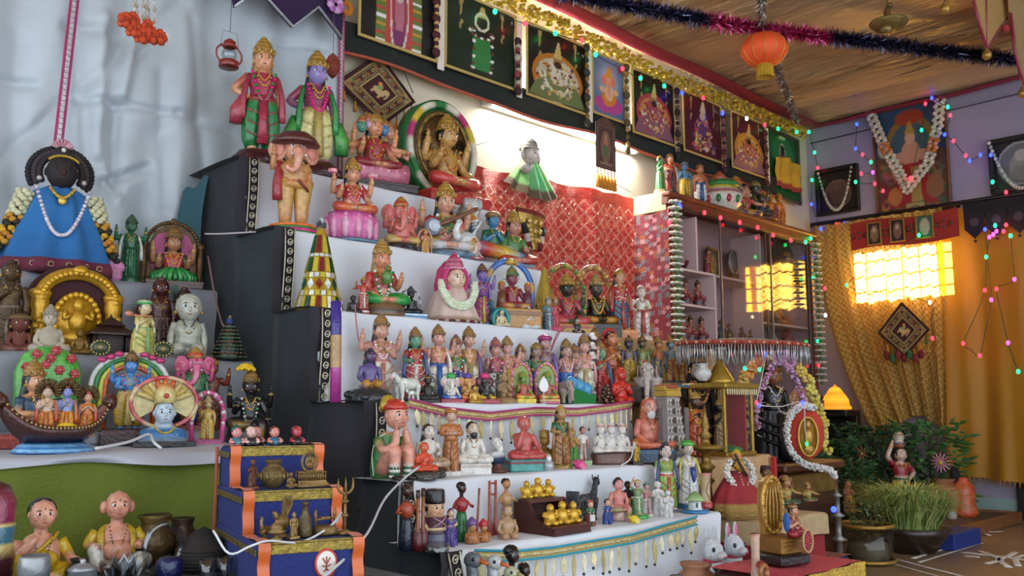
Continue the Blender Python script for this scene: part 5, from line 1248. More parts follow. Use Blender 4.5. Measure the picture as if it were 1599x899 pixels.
for s_ in(-1,1):m.tube([(s_*.2,0,.50),(s_*.245,-.03,.42),(s_*.22,-.08,.34)],[.05,.045,.04],['4a2433','4a2433','d8b08a'],8,2);hand(m,(s_*.22,-.09,.35),(0,-.5,-1),.03,'d8b08a')
m.G('coat',r,H)
for s_ in(-1,1):MB().tube([(s_*.14,-.16,.52),(0,-.215,.44),(-s_*.14,-.16,.36)],.014,'b88a9a',6,3).G('strap',r,H)
m=MB();m.lathe([(.15,.54,'d8ac84'),(.165,.60,'d8ac84'),(.165,.74,'d8ac84'),(.15,.78,'d8ac84')],20)
for s_ in(-1,1):m.ell((s_*.055,-.155,.68),(.022,.015,.02),'17120f',6,4);m.ell((s_*.09,-.145,.62),(.025,.015,.02),'d88a7a',6,4);m.tube([(s_*.03,-.16,.715),(s_*.09,-.14,.72)],.007,'2a1c14',4)
m.ell((0,-.165,.64),(.018,.02,.02),'d09a74',6,4);m.tube([(-.03,-.16,.595),(0,-.168,.588),(.03,-.16,.595)],.007,'b03a3a',5);m.G('head',r,H)
m=MB();m.lathe([(.17,.62,'2a1f1c'),(.175,.70,'2a1f1c')],20,ctr=(0,.03,0));m.lathe([(.18,.75,'121013'),(.185,.78,'121013'),(.175,.97,'17151a'),(.15,1.0,'17151a'),(.01,1.0,'17151a')],20);m.G('tall_hat',r,H)
o=MB().lathe([(.026,0,'silver'),(.026,.002,'silver'),(.023,.018,'e0e4e6'),(.002,.02,'e0e4e6')],16).B('clear_cap','crystal',None,1,(at(682,864,Y=1.455).x,1.455,.332));tag(o,'small clear plastic cap before the guard doll','cap')
fig(703,858,793,(1.50,.330),'small lady figurine in purple gown and hat beside guard doll',skin='d8b49a',top='4a3a86',blouse='4a3a86',sleeve='4a3a86',low='43307e',low2='5a4a96',crown='bun',ccol='3a2a6a',arms='down,front',longhair=1,hair='4a2a1c',w=1.2)
wooden_doll(720,845,753,(1.54,.330),'slender turned doll with red bodice and long green skirt','2e1814','9a2a2c','1f6a34')
for u,vt,hc,lab in((737,806,'6a4a8a','small plain wooden peg doll with violet hood'),(755,809,'c0303a','small plain wooden peg doll with red cap')):
    r,H=special(u,847,vt,(1.50,.330),'peg_doll',lab,'figurine');m=MB();m.lathe([(.26,0,'a8683c'),(.3,.05,'b07040'),(.28,.3,'a8683c'),(.2,.42,'b8804c')],14)
    for s_ in(-1,1):m.tube([(s_*.22,0,.38),(s_*.3,-.12,.26),(s_*.14,-.26,.24)],.05,'b07444',6,2)
    m.G('body',r,H);m=MB();face(m,(0,0,.60),.21,'b8804c',1,tilak=None);m.G('head',r,H)
    MB().loft([(0,.03,.62,.2,.2,hc),(0,.03,.78,.22,.22,hc),(0,.03,.9,.13,.13,hc),(0,.03,1,.02,.02,hc)],12).G('cap',r,H)
r,H=special(769,842,750,(1.55,.330),'wooden_ladder','red brown wooden stilts frame standing behind peg dolls','ornament',None,.2)
for s_ in(-1,1):MB().lathe([(.07,0,'8a3424'),(.08,.1,'8a3424'),(.04,.28,'9a4030'),(.03,.32,'9a4030'),(.026,.98,'a04a34'),(.03,1,'8a3424')],10,ctr=(s_*.10,0,0)).G('stilt',r,H)
MB().tube([(-.10,0,.95),(.10,0,.95)],.02,'9a4030',6).G('crossbar',r,H);MB().tube([(-.10,0,.75),(.10,0,.75)],.02,'9a4030',6).G('crossbar',r,H)
r,H=special(744,845,762,(1.56,.330),'wooden_stick','thin red wooden stick held upright near green skirt doll','ornament');MB().tube([(0,0,0),(.03,0,.5),(.06,0,1)],[.03,.026,.024],'9a3a2a',8,2).G('stick',r,H)
fig(792,846,790,(1.49,.330),'glossy tan sitting mother figurine hugging knees','seat',sit='kneel',skin='b8946e',face='c09a76',top='b08c66',low='b48e68',low2='a87a5a',arms='lap,lap',hair='8a6a4a',neck=None,fat=1.2,lips='a86a54',tilak=None)
r,H=wooden_doll(790,846,747,(1.57,.330),'tall turned doll with black hair behind tan mother figurine','b8804c','b08a5c','a88458')
# little stepped stand with gold laughing figures
b0=at(856,836,Y=1.52)
st=thing('mini_stand',(b0.x,1.52,.330),'dark wooden two tier stand with curved sides for gold figures','stand')
w_=.128;h_=.076
for s_ in(-1,1):MB().prism([(0,0),(0,h_),(-.045,h_),(-.06,h_*.7),(-.075,h_*.45),(-.12,h_*.22),(-.13,0)],s_*w_/2-.004,s_*w_/2+.004,'4a201c').move(Matrix(((0,1,0,0),(1,0,0,.05),(0,0,1,0),(0,0,0,1)))).B('side_panel','woodm',st)
MB().box((0,.028,h_-.004),(w_,.05,.008),'582a24').B('upper_shelf','woodm',st);MB().box((0,-.012,.014),(w_,.125,.010),'582a24').B('lower_shelf','woodm',st);MB().box((0,.047,h_/2),(w_,.006,h_),'3a1814').B('back_panel','woodm',st);MB().box((0,-.077,.008),(w_,.008,.016),'4a201c').B('front_lip','woodm',st)
def laugh(x,y,z,H,label):
    r=thing('gold_laughing_figure',(x,y,z),label,'figurine','gold laughing figures on the wooden stand',-.3)
    g='d8ac3c'
    m=MB();m.ell((0,0,.34),(.30,.26,.34),g,12,8)
    for s_ in(-1,1):m.ell((s_*.2,-.1,.12),(.17,.2,.12),g,9,6);m.tube([(s_*.24,0,.55),(s_*.36,-.06,.45),(s_*.2,-.22,.40)],[.09,.08,.06],g,7,2)
    m.B('body','metal',r,H)
    m=MB();face(m,(0,-.02,.76),.2,g,0,'a8781f',None,None,'8a6420')
    m.B('head','metal',r,H)
    return r
for k,dx in enumerate((-.04,0,.038)):laugh(b0.x+dx,1.555,.330+h_,.046+.006*(k%2),('left gold laughing figure on the stand top','middle gold laughing figure on the stand top','gold laughing figure with raised bag at stand top end')[k])
for k,dx in enumerate((-.042,0,.04)):laugh(b0.x+dx,1.475,.330+.019,.054+.004*(k%2),('gold laughing figure on lower tier beside left side panel','gold laughing figure in the middle of the lower tier','gold laughing figure on lower tier beside red hat child')[k])
# silver horse chariot
r,H=special(912,832,752,(1.57,.330),'horse_chariot','pewter grey horse drawn chariot with spoked wheels','figurine',None,.3)
n0=set(r.children);quad(r,H*.95,'4c5054','3e4246','horse','oldmetal')
for c in r.children:c.location=(.25*H,0,0);c.rotation_euler=(0,0,pi)
for s_ in(-1,1):
    m=MB();P=[(-.5+.3*math.cos(a),s_*.2,.3+.3*math.sin(a))for a in[2*pi*k/20 for k in range(20)]];m.tube(P,.035,'5a5e64',6,closed=True)
    for k in range(8):a=2*pi*k/8;m.tube([(-.5,s_*.2,.3),(-.5+.29*math.cos(a),s_*.2,.3+.29*math.sin(a))],.016,'5a5e64',5)
    m.ell((-.5,s_*.2,.3),.06,'5a5e64',8,5);m.B('wheel','oldmetal',r,H)
m=MB();m.box((-.5,0,.42),(.5,.36,.08),'555a5e',b=.02);m.box((-.68,0,.62),(.06,.36,.4),'4a4e52',b=.02);m.tube([(-.3,0,.4),(.1,0,.5)],.03,'4a4e52',6);m.B('car','oldmetal',r,H)
for u,vt,tp,lo,hc,lab in((922,782,'3f6a3c','8a2a2c','b02a2c','small child figurine in green coat with red hat reading'),(949,781,'24458a','2a4f9a','17171c','small child figurine in blue coat with black hair')):
    r,H,S,z0=fig(u,826,vt,(1.50,.330),lab,skin='d8a890',top=tp,sleeve=tp,low=lo,low2=tp,arms='front,front',longsleeve=1,headw=1.5,crown='hat' if u<930 else 'bun',ccol=hc,ccol2='d8b03a' if u<930 else hc,crownh=.6,w=1.3,neck=None,tilak=None)
    if u<930:MB().box((0,-.24,.36),(.22,.04,.26),'d8d4d0',b=.01).B('open_book','matte',r,H)
fig(966,820,745,(1.53,.330),'girl figurine with pink face and twin black buns seated','seat',sit='hang',skin='d88a86',face='dc9690',top='d08078',low='c87a70',low2='8a9a5a',arms='knee,lap',headw=1.1,crown='bun',ccol='17120f',tilak=None,base=('round','c8a49a'),bh=.22,bw=.2)
fig(981,816,752,(1.56,.330),'dark ebony standing figurine behind pink faced girl',skin='2a1a16',face='33201a',top='2a1a16',low='241613',arms='down,fold',neck=None,mat='matte',w=1.1)
fig(996,812,748,(1.52,.330),'green and cream dancing figurine on bright green base, pair partner',skin='c89a84',top='6a8a5a',low='4f8a4a',low2='d8d0b8',crown='turban',ccol='d0c090',arms='high,out',base=('round','3f9a44'),bh=.10,bw=.3)
r,H,S,z0=fig(1010,812,752,(1.53,.330),'pink and white dancing figurine with teal turban',skin='d8a090',top='c8888a',low='d8d4d0',low2='b87a74',crown='turban',ccol='2f7a80',arms='out,front',base=('round','d8d4cc'),bh=.08,bw=.22)
rose(989,816,1.475,.331,.020,'e8cc1f','yellow marigold head lying at edge of sixth step')
fig(1028,812,752,(1.52,.330),'slim plain white robed figurine beside farmer couple',skin='d8d6d4',face='dad8d6',top='dcdad8',low='dedcda',low2='d0cecc',arms='fold,fold',longsleeve=1,hair='d0cecc',neck=None,w=.9,lips='c0a8a4',brow='8a8684',tilak=None)
fig(1041,808,690,(1.57,.330),'tall village lady figurine with lime skirt and blue shawl',skin='d8ccc8',face='d8c4bc',top='7a9a4a',blouse='7a9a4a',low='8ab84f',low2='b84a3c',crown='bun',ccol='1a1a3a',arms='down,down',sash='24357a',longhair=1,legs='skirt',base=('square','8a8a8e'),bh=.04)
r,H,S,z0=fig(1044,808,766,(1.47,.330),'small white angel figurine with folded wings',skin='dedcda',face='dad8d6',top='dcdad8',low='dedcda',low2='d0cecc',arms='fold,fold',hair='d0cecc',neck=None,lips='c0a8a4',brow='8a8684',tilak=None)
for s_ in(-1,1):MB().ell((s_*.17,.1,.55),(.12,.05,.24),'e2e0de',9,6).G('wing',r,H)
r,H,S,z0=fig(1076,806,686,(1.57,.330),'tall village man figurine in white with bright green turban',skin='c8c4c2',face='d0c0b4',top='d0cec8',low='dcdad6',low2='c8c8cc',crown='turban',ccol='5fae4a',ccol2='4a9a3c',arms='hip,down',sash='c0b03a',base=('round','2f6f9a'),bh=.06,bw=.2)
MB().tube([(.02,-.1,.60),(.03,-.13,.5),(.03,-.13,.38)],[.03,.045,.02],'2a3f8a',7,2).G('blue_pouch',r,H)
r,H=special(1086,808,766,(1.49,.330),'toy_hut','small round white hut with green thatched roof on blue base','model hut')
MB().lathe([(.62,0,'2f78b0'),(.66,.05,'3a86be'),(.6,.14,'2f78b0')],22).G('blue_base',r,H)
MB().lathe([(.33,.12,'d8dada'),(.34,.14,'d8dada'),(.31,.6,'d0d4d4')],16).G('wall',r,H)
for a in(-1.9,-.9):MB().box((.31*math.cos(a),.31*math.sin(a),.36),(.1,.06,.22),'4a4a44',rz=a+pi/2).G('hut_window',r,H)
MB().lathe([(.46,.56,'9ab878'),(.47,.6,'a8c486'),(.2,.86,'8aa868'),(.02,1,'8aa868')],32,flute=(14,.04)).B('thatched_roof','matte',r,H)
r,H=special(1103,806,738,(1.53,.330),'painted_vase','slim tall cream vase with vine pattern and pink foot','vase')
MB().lathe([(.19,0,'b8404a'),(.2,.04,'c04a54'),(.2,.18,'b8404a'),(.14,.2,'c8a884'),(.13,.5,'c8ac88'),(.15,.92,'c8a884'),(.17,.95,'d08a8a'),(.17,1,'c87a7a'),(.1,.99,'8a5a4a')],18).G('vase_body',r,H)
MB().tube([(.12*math.sin(z_*9)*.5,-.14,z_)for z_ in[.25+.05*k for k in range(13)]],.012,'5a6a3c',5).G('vine',r,H)

# ---- bottom step (only the tops show)
def bird(u,vt,Y,label,c1,c2,h,beak='c8602a',name='bird_figurine'):
    b=at(u,899,Y=Y);z=.165;H=at(u,vt,Y=Y).z-z
    r=thing(name,(b.x,Y,z),label,'figurine',None,1.9)
    m=MB();m.tube([(-.25,0,.30),(0,0,.30),(.2,0,.34),(.42,0,.42)],[.10,.19,.17,.04],c1,12,3);m.tube([(-.18,0,.36),(-.30,0,.55),(-.26,0,.75),(-.24,0,.88)],[.14,.085,.06,.06],[c1,c1,c2,c2],10,3);m.ell((-.26,0,.91),(.10,.08,.085),c2,10,7)
    for s_ in(-1,1):m.ell((-.30,s_*.07,.93),.02,'black',6,4);m.tube([(0,s_*.07,.2),(-.01,s_*.08,.02)],[.03,.02],beak,6)
    m.G('body',r,H);MB().tube([(-.34,0,.91),(-.44,0,.885)],[.035,.01],beak,6).G('beak',r,H)
    MB().lathe([(.22,0,c1),(.2,.03,c1),(.05,.04,c1)],14).G('foot_plate',r,H)
    return r
bird(703,857,1.34,'shiny dark pewter peacock figurine below guard doll','4a5056','5a6268',1)
bird(738,862,1.33,'grey bird figurine with orange beak looking right','9aa0a4','b8bcc0',1)
bird(768,880,1.30,'pale olive green duck figurine on bottom step','a8ae8c','b0b494',1,'b0a070')
for u,vt,lab in((799,852,'tall slim ebony doll with bun on bottom step'),(819,879,'short slim ebony doll with bun on bottom step')):
    wooden_doll(u,950,vt,R7,lab,'1c1210','17100e','1a1210')
for u,vt,c1,lab in((1112,821,'d4d8de','white hare figurine with tall ears and red collar'),(1145,815,'ccd2da','white cow head figurine with pink ear and red collar')):
    b=at(u,890,Y=1.36);H=at(u,vt,Y=1.36).z-.165
    r=thing('white_animal_figurine',(b.x,1.36,.165),lab,'figurine','white animals on the bottom step',-.2)
    MB().loft([(0,.02,0,.24,.24,c1),(0,.02,.15,.26,.26,c1),(0,0,.34,.17,.18,c1),(0,-.02,.42,.15,.16,c1)],16).G('body',r,H)
    MB().lathe([(.165,0,'b83040'),(.175,.02,'c03a48'),(.165,.05,'b83040')],18,ctr=(0,-.01,.39)).G('collar',r,H)
    m=MB();m.loft([(0,-.03,.40,.13,.14,c1),(0,-.05,.52,.18,.20,c1),(0,-.04,.66,.17,.17,c1),(0,0,.76,.12,.12,c1),(0,.02,.80,.04,.04,c1)],16);m.ell((0,-.24,.52),(.10,.10,.08),mix(c1,'e08a9a',.15),9,6);m.ell((0,-.33,.50),(.035,.02,.02),'c84a7a',7,5)
    for s_ in(-1,1):m.ell((s_*.12,-.17,.62),(.035,.03,.045),'22222a',8,6)
    m.G('head',r,H)
    for s_ in(-1,1):
        m=MB();m.ell((s_*.10,.02,.86),(.05,.035,.15),c1,9,6);m.ell((s_*.10,-.015,.86),(.03,.015,.11),'d8709a' if u>1130 else mix(c1,'black',.15),8,6);m.G('ear',r,H)
def clay(u,v,rad,c,label,name='clay_pot'):
    b=at(u,v,Y=1.30);o=MB();pot(o,rad,rad*1.7,c);o=o.B(name,'matte',None,1,(b.x,1.30+.03*(rnd()-.5),.165));o.rotation_euler=(.2*(rnd()-.5),0,0);tag(o,label,'pot','little clay pots on bottom step')
for u,rad,c,lab in((1058,.035,'6a665e','small grey clay pot at heap edge'),(1078,.05,'9a6a4e','largest brown clay pot of the heap'),(1102,.042,'a0704e','round tan clay pot beside hare figurine'),(1122,.034,'4a4240','small dark clay pot under hare figurine'),(1040,.03,'a87a5a','tiny terracotta pot at the heap front')):clay(u,900,rad,c,lab)
# ================================================================ left display
L1=(2.60,.975);L2=(2.36,.755);L3B=(2.19,.570);L3=(1.95,.540)
b0=at(85,420,Y=2.58)
r=thing('dark_faced_doll',(b0.x,2.58,.975),'large dark faced doll in blue gown with pearl necklace and flower garlands','doll',None,-.2)
H=at(92,222,Y=2.58).z-.975
MB().loft([(0,0,0,.40,.30,'4a1428'),(0,0,.05,.40,.30,'6a2038'),(0,0,.10,.385,.29,'5a1a30'),(0,0,.105,.38,.285,'1f5f9a'),(0,0,.30,.31,.23,'2468a6'),(0,0,.48,.22,.17,'2a70ae'),(0,0,.62,.16,.12,'2468a6'),(0,0,.66,.09,.08,'1f5f9a')],90,(10,.085)).B('blue_gown','cloth',r,H)
m=MB()
for k in range(22):
    a=2*pi*k/22;m.tube([(.40*math.cos(a)+.02*math.cos(q),.30*math.sin(a)-.01,.055+.02*math.sin(q))for q in(0,1.2,2.4,3.6,4.8,6)],.005,'b8a07a',4)
m.B('hem_embroidery','metal',r,H)
m=MB();face(m,(0,-.05,.76),.13,'231a1a',0,'34201f',None,None,'3a2c20');m.B('head','matte',r,H)
m=MB()
for k in range(30):
    a=-.15*pi+1.3*pi*k/29
    for q in range(3):m.ell(((.14+.035*q)*math.cos(a),.0+.02*q,.77+(.135+.03*q)*math.sin(a)),(.024,.03,.024),['2a2024','3a3034','1c1618'][q],6,4)
for k in range(16):
    a=.2*pi+.6*pi*k/15;m.ell((.115*math.cos(a),-.13,.79+.08*math.sin(a)),.010,'c09a2c',5,4)
m.lathe([(.09,.86,'241a1c'),(.07,.92,'2a2022'),(.03,.965,'241a1c')],12);m.ell((0,-.07,.93),(.018,.01,.018),'d0d0d0',7,5)
m.B('headdress','matte',r,H)
for s_ in(-1,1):MB().ell((s_*.145,-.08,.70),(.02,.02,.02),'c8c4c0',7,5).B('earring','metal',r,H)
m=MB()
for k in range(28):
    a=2*pi*k/28;m.tube([(0,.02,.955),(.07*math.cos(a),.02+.03*math.sin(k*3),.965+.055*abs(math.sin(a))+.01)],[.006,.012],['c8909c','d8a8b0'][k%2],4)
m.B('pink_tuft','matte',r,H)
m=MB();garland_U(m,.17,.60,.27,-.23,.015,['dcd4dc','c8b8c8'],44);m.G('pearl_necklace',r,H)
m=MB();garland_U(m,.075,.62,.555,-.155,.014,['c8a84a','b8943a'],16);m.ell((0,-.185,.53),(.03,.012,.03),'d0b050',8,6);m.B('gold_choker','metal',r,H)
random.seed(4)
for s_ in(-1,1):
    m=MB()
    for k in range(90):
        t=k/90;a=k*2.4
        rr=.055+.03*t
        c_='d0cda8' if t<.42 else(['c08a2c','2a2a1c','d0a02c','b87a24'][(k//9)%4])
        m.ell((s_*(.22+.11*t+rr*.8*math.cos(a)),-.03-.05*t+rr*.8*math.sin(a),.60-.46*t+.012*rnd()),(.030,.030,.022),c_,5,4)
    m.B('flower_garland','matte',r,H)
fig(200,442,335,L1,'slim standing green painted statue with white side garlands',skin='2a6a44',face='2c6c46',top='225f3c',low='235c3a',low2='2f7a4c',crown='tall',ccol='2f4a34',ccol2='3f7a4c',arms='down,down,up,up',sash='c0c4b8',base=('round','1a4a2e','2a6a44'),bh=.13,bw=.16,hair='14301f',neck='a8923a',w=.8)
r,H,S,z0=fig(268,445,338,L1,'goddess figurine with fan of green skirt in bronze arched throne','seat',skin='b8825e',top='3a4a34',blouse='b03a3c',low='1f6a36',low2='2f8a44',crown='tall',ccol='7a5c34',arms='bless,bless,up,up',garland=['pink','gold'],bodytop=.86,base=('square','4a1f1c','5a3a24'),bh=.10,bw=.36,longhair=1)
MB().prism([(-.40,.06),(-.40,.62),(-.30,.62),(-.24,.80),(-.1,.90),(0,.93),(.1,.90),(.24,.80),(.30,.62),(.40,.62),(.40,.06)],.10,.16,'5c4428').B('throne_back','oldmetal',r,H)
MB().prism([(-.26,.3),(-.27,.62),(-.2,.76),(0,.83),(.2,.76),(.27,.62),(.26,.3)],.085,.10,'b8608c').B('pink_cushion','cloth',r,H)
m=MB()
for k in range(26):
    a=pi*k/25;m.ell((.345*math.cos(a),.10,.58+.36*math.sin(a)),(.032,.03,.032),'6a5030',6,4)
m.lathe([(.03,0,'6a5030'),(.06,.03,'6a5030'),(.02,.08,'6a5030')],10,ctr=(0,.12,.92));m.B('carved_rim','oldmetal',r,H)
for s_ in(-1,1):MB().lathe([(.05,.06,'5c4428'),(.06,.1,'6a5030'),(.04,.14,'5c4428'),(.05,.4,'6a5030'),(.04,.58,'5c4428'),(.065,.62,'6a5030'),(.05,.66,'6a5030')],12,ctr=(s_*.36,.08,0)).B('throne_pillar','oldmetal',r,H)
m=MB()
for k in range(13):a=pi+pi*k/12;m.tube([(.1*math.cos(a),-.16+.08*math.sin(a),.26),(.27*math.cos(a),-.16+.14*math.sin(a),.15),(.24*math.cos(a),-.16+.12*math.sin(a),.10)],[.03,.035,.03],mix('1f7a3a','3f9a4c',(k%2)),6,2)
m.G('skirt_fan',r,H)
# ---- second tier
def brow(u,vb,vt,row,lab,col,**o):return fig(u,vb,vt,row,lab,skin=col,face=col,top=col,sleeve=col,low=mix(col,'black',.12),low2=mix(col,'white',.08),hair=mix(col,'black',.3),lips=mix(col,'black',.25),brow=mix(col,'black',.4),tilak=None,neck=o.pop('neck',mix(col,'white',.15)),**o)
brow(8,552,405,(2.40,.755),'tall aged bronze robed statue at the left end of tier','5a452c',crown='bun',ccol='4a3824',arms='fold,down',mat='oldmetal',longsleeve=1,longhair=1)
brow(28,552,492,(2.33,.755),'small brown bust figurine with large round headdress','6a3428',crown='turban',ccol='6e5430',ccol2='5a4428',arms='lap,lap',kind='seat',headw=1.5,mat='matte',bodytop=1)
r,H=special(115,552,413,(2.42,.755),'golden_arch_plaque','maroon arch plaque with golden pillars and embossed oval medallion','plaque',None,0)
W_=.50
MB().prism([(-W_,0),(-W_,.62)]+[(W_*math.cos(a),.58+.42*math.sin(a))for a in[pi-pi*k/16 for k in range(1,16)]]+[(W_,.62),(W_,0)],.02,.08,'3a1018').B('maroon_panel','cloth',r,H)
gd='c9982c'
for s_ in(-1,1):
    m=MB();m.lathe([(.09,0,gd),(.10,.04,gd),(.07,.07,gd),(.075,.3,gd),(.06,.34,gd),(.085,.40,gd),(.075,.46,gd),(.10,.54,gd),(.09,.60,gd),(.11,.64,gd)],14,ctr=(s_*.38,-.01,0),flute=(7,.05))
    for k in range(6):m.ell((s_*.38+.05*math.cos(k*1.1),-.09,.12+.06*k),(.045,.03,.04),gd,6,4)
    m.ell((s_*.38,-.02,.66),(.12,.08,.06),gd,10,6);m.B('gold_pillar','metal',r,H)
m=MB();m.tube([(.385*math.cos(a),-.02,.60+.30*math.sin(a))for a in[pi*k/18 for k in range(19)]],.07,gd,9,flat=.8);
for k in range(23):a=pi*k/22;m.ell((.385*math.cos(a),-.085,.60+.30*math.sin(a)),(.035,.025,.035),'d8a834',6,4)
m.ell((0,-.06,.93),(.09,.06,.06),gd,9,6);m.B('gold_arch','metal',r,H)
m=MB();m.prism([(.26*math.cos(a),.38+.32*math.sin(a))for a in[2*pi*k/28 for k in range(28)]],-.03,.02,gd,True)
for k in range(26):a=2*pi*k/26;m.ell((.23*math.cos(a),-.04,.38+.29*math.sin(a)),(.035,.02,.035),'d8a834',6,4)
m.ell((0,-.05,.55),(.06,.04,.08),gd,8,6);m.ell((0,-.05,.38),(.10,.04,.12),gd,9,6);m.ell((0,-.05,.20),(.16,.04,.08),gd,9,6)
for s_ in(-1,1):m.tube([(s_*.07,-.06,.45),(s_*.15,-.07,.40),(s_*.13,-.07,.5)],.025,gd,6,2)
m.B('medallion','metal',r,H)
fig(75,545,476,(2.31,.755),'cream white seated figurine with pointed cap before golden arch','seat',skin='b8ad98',face='b8ad98',top='b0a590',low='aaa08c',crown='tall',ccol='9a907e',ccol2='8a806e',arms='lap,lap',hair='9a907e',neck=None,fat=1.3,tilak=None,mat='matte')
fig(123,552,515,(2.30,.755),'small brass seated figurine at foot of medallion','seat',skin='8a6c34',face='8a6c34',top='84662f',low='7a5e2c',arms='lap,lap',mat='oldmetal',hair=None,neck=None,tilak=None)
r,H=special(170,552,490,(2.36,.755),'toy_pagoda','small dark brown wooden pavilion with two tier roof','model house')
m=MB();m.box((0,0,.04),(.95,.7,.08),'2a1512');m.box((0,.1,.3),(.6,.4,.44),'2e1814');m.B('house_body','woodm',r,H)
for x_ in(-.38,.38):
    for y_ in(-.26,.26):MB().lathe([(.05,.08,'351c16'),(.05,.5,'351c16')],8,ctr=(x_,y_,0)).B('post','woodm',r,H)
MB().loft([(0,0,.5,.70,.52,'3a1e18'),(0,0,.54,.70,.52,'3a1e18'),(0,0,.70,.36,.26,'32180f'),(0,0,.72,.42,.32,'3a1e18'),(0,0,.92,.05,.04,'2a1512'),(0,0,1,.01,.01,'2a1512')],4,ph=pi/4,smooth=False).B('roof','woodm',r,H)
r,H,S,z0=fig(222,545,468,(2.30,.755),'cream and yellow flute player figurine with green headdress, leaning','stand',skin='cfc08a',face='d8c49a',top='d0c078',low='c8b85a',low2='8ab06a',crown='turban',ccol='4fa05a',ccol2='d8d0a0',arms='fold,front',sash='d8d0a8',headw=1.2,w=1.3,tilak=None,rz=.2)
m=MB();m.tube([(-.36,-.14,.70),(.05,-.16,.70)],.018,'d88a6a',6);m.ell((-.38,-.14,.72),(.08,.05,.05),'d88a6a',8,5);m.G('flute',r,H)
brow(246,552,432,(2.44,.755),'tall glossy brown seated couple statue with bare chest, larger half','4a1c16',arms='hip,down',crown='bun',ccol='4a1c16',longhair=1,neck='8a5a2c')
brow(283,552,448,(2.44,.755),'glossy brown statue with silver forehead disc, smaller half of couple','3a1612',arms='front,down',crown='bun',ccol='3a1612',longhair=1)
r,H,S,z0=fig(291,560,468,(2.31,.755),'pale grey crawling baby figurine with bead necklace','seat',sit='kneel',skin='b0b0a0',face='b6b6a8',top='aaaa9c',low='a8a898',arms='down,down',headw=1.35,hair='b6b6a8',neck='4a443a',neck2='c0a040',fat=1.2,base=('square','4a2020'),bh=.05,bw=.36,tilak=None)
MB().loft([(.06,.03,.92,.05,.04,'5a8a8a'),(.1,.04,1.0,.08,.02,'c8c890'),(.0,.04,1.04,.04,.02,'5a8a8a')],8).B('feather','matte',r,H)
r,H=special(356,566,492,(2.31,.755),'beaded_cone','dark tiered cone tower studded with gold and green beads','ornament')
MB().lathe([(.36,0,'1a2420'),(.36,.06,'1a2420'),(.10,.80,'1a2420'),(.08,.84,'2a4a8a'),(.07,.92,'2a4a8a'),(.03,.94,'8a6a4a'),(.04,.97,'8a6a4a'),(.005,1,'silver')],20).G('cone_body',r,H)
for t in range(9):
    m=MB();z_=.07+.083*t;rr=.36-.26*(z_-.06)/.74
    m.tube([(rr*1.04*math.cos(2*pi*k/24),rr*1.04*math.sin(2*pi*k/24),z_)for k in range(24)],.02,['5a6a4a','6a4a34','4a6a5a'][t%3],6,closed=True)
    for k in range(22):a=2*pi*k/22+t*.1;m.ell((rr*1.08*math.cos(a),rr*1.08*math.sin(a),z_+.012),.016,['b0a888','3a8a6a','a8803c'][k%3],5,4)
    m.B('bead_ring','metal',r,H)
o=MB().box((0,0,.02),(.05,.03,.04),'c07aa0',b=.008).ell((-.012,0,.045),(.02,.015,.02),'c884a8',8,6).ell((.015,0,.04),(.02,.015,.018),'c884a8',8,6).B('pink_flower','cloth',None,1,(at(174,440,Y=2.53).x,2.53,.975));tag(o,'soft pink cloth flower beside green statue','flower')
# ---- bottom tier, back
r,H=special(68,690,540,L3B,'flower_bush','bright green moulded bush dotted with red flowers','figurine');
MB().loft([(0,.04,0,.30,.12,'3f8a34'),(0,.04,.3,.34,.14,'4f9a3c'),(0,.04,.7,.36,.14,'57a844'),(0,.04,.9,.28,.11,'5fae4a'),(0,.04,1.0,.1,.05,'57a844')],26,(7,.05)).G('bush',r,H)
for k,(dx,dz)in enumerate(((-.15,.9),(.05,.95),(.22,.86),(-.05,.78),(.1,.72),(.27,.68),(.2,.58),(-.25,.75),(.0,.86),(.28,.5))):
    m=MB();m.ell((dx,-.09,dz),(.045,.03,.045),'b03a40',7,5)
    for q in range(6):m.ell((dx+.04*math.cos(q*1.05),-.095,dz+.04*math.sin(q*1.05)),(.022,.02,.022),['c04a50','a8303a'][q%2],6,4)
    m.G('moulded_flower',r,H)
fig(45,690,562,(2.12,.540),'goddess figurine in red sari with blue blouse reclining before bush','seat',skin='c89068',top='1f3f5a',blouse='1f3f5a',low='b02f24',low2='a02a20',crown='tall',ccol='9a7434',arms='front,knee',longhair=1,base=('square','8a2a20','a8402c'),bh=.16,bw=.4,rz=.4)
r,H=special(88,690,620,(2.10,.540),'black_lingam','small black rounded stone with three white stripes','figurine')
MB().lathe([(.4,0,'1a181a'),(.42,.06,'1a181a'),(.3,.14,'1a181a'),(.28,.3,'151315'),(.29,.6,'17151a'),(.24,.85,'151315'),(.1,.97,'151315'),(.01,1,'151315')],18).G('stone',r,H)
for k in range(3):MB().tube([(.285*math.cos(a),.285*math.sin(a),.62+.07*k)for a in[-2.2+.13*j for j in range(10)]],.018,'d8d8d4',5).B('white_stripe','matte',r,H)
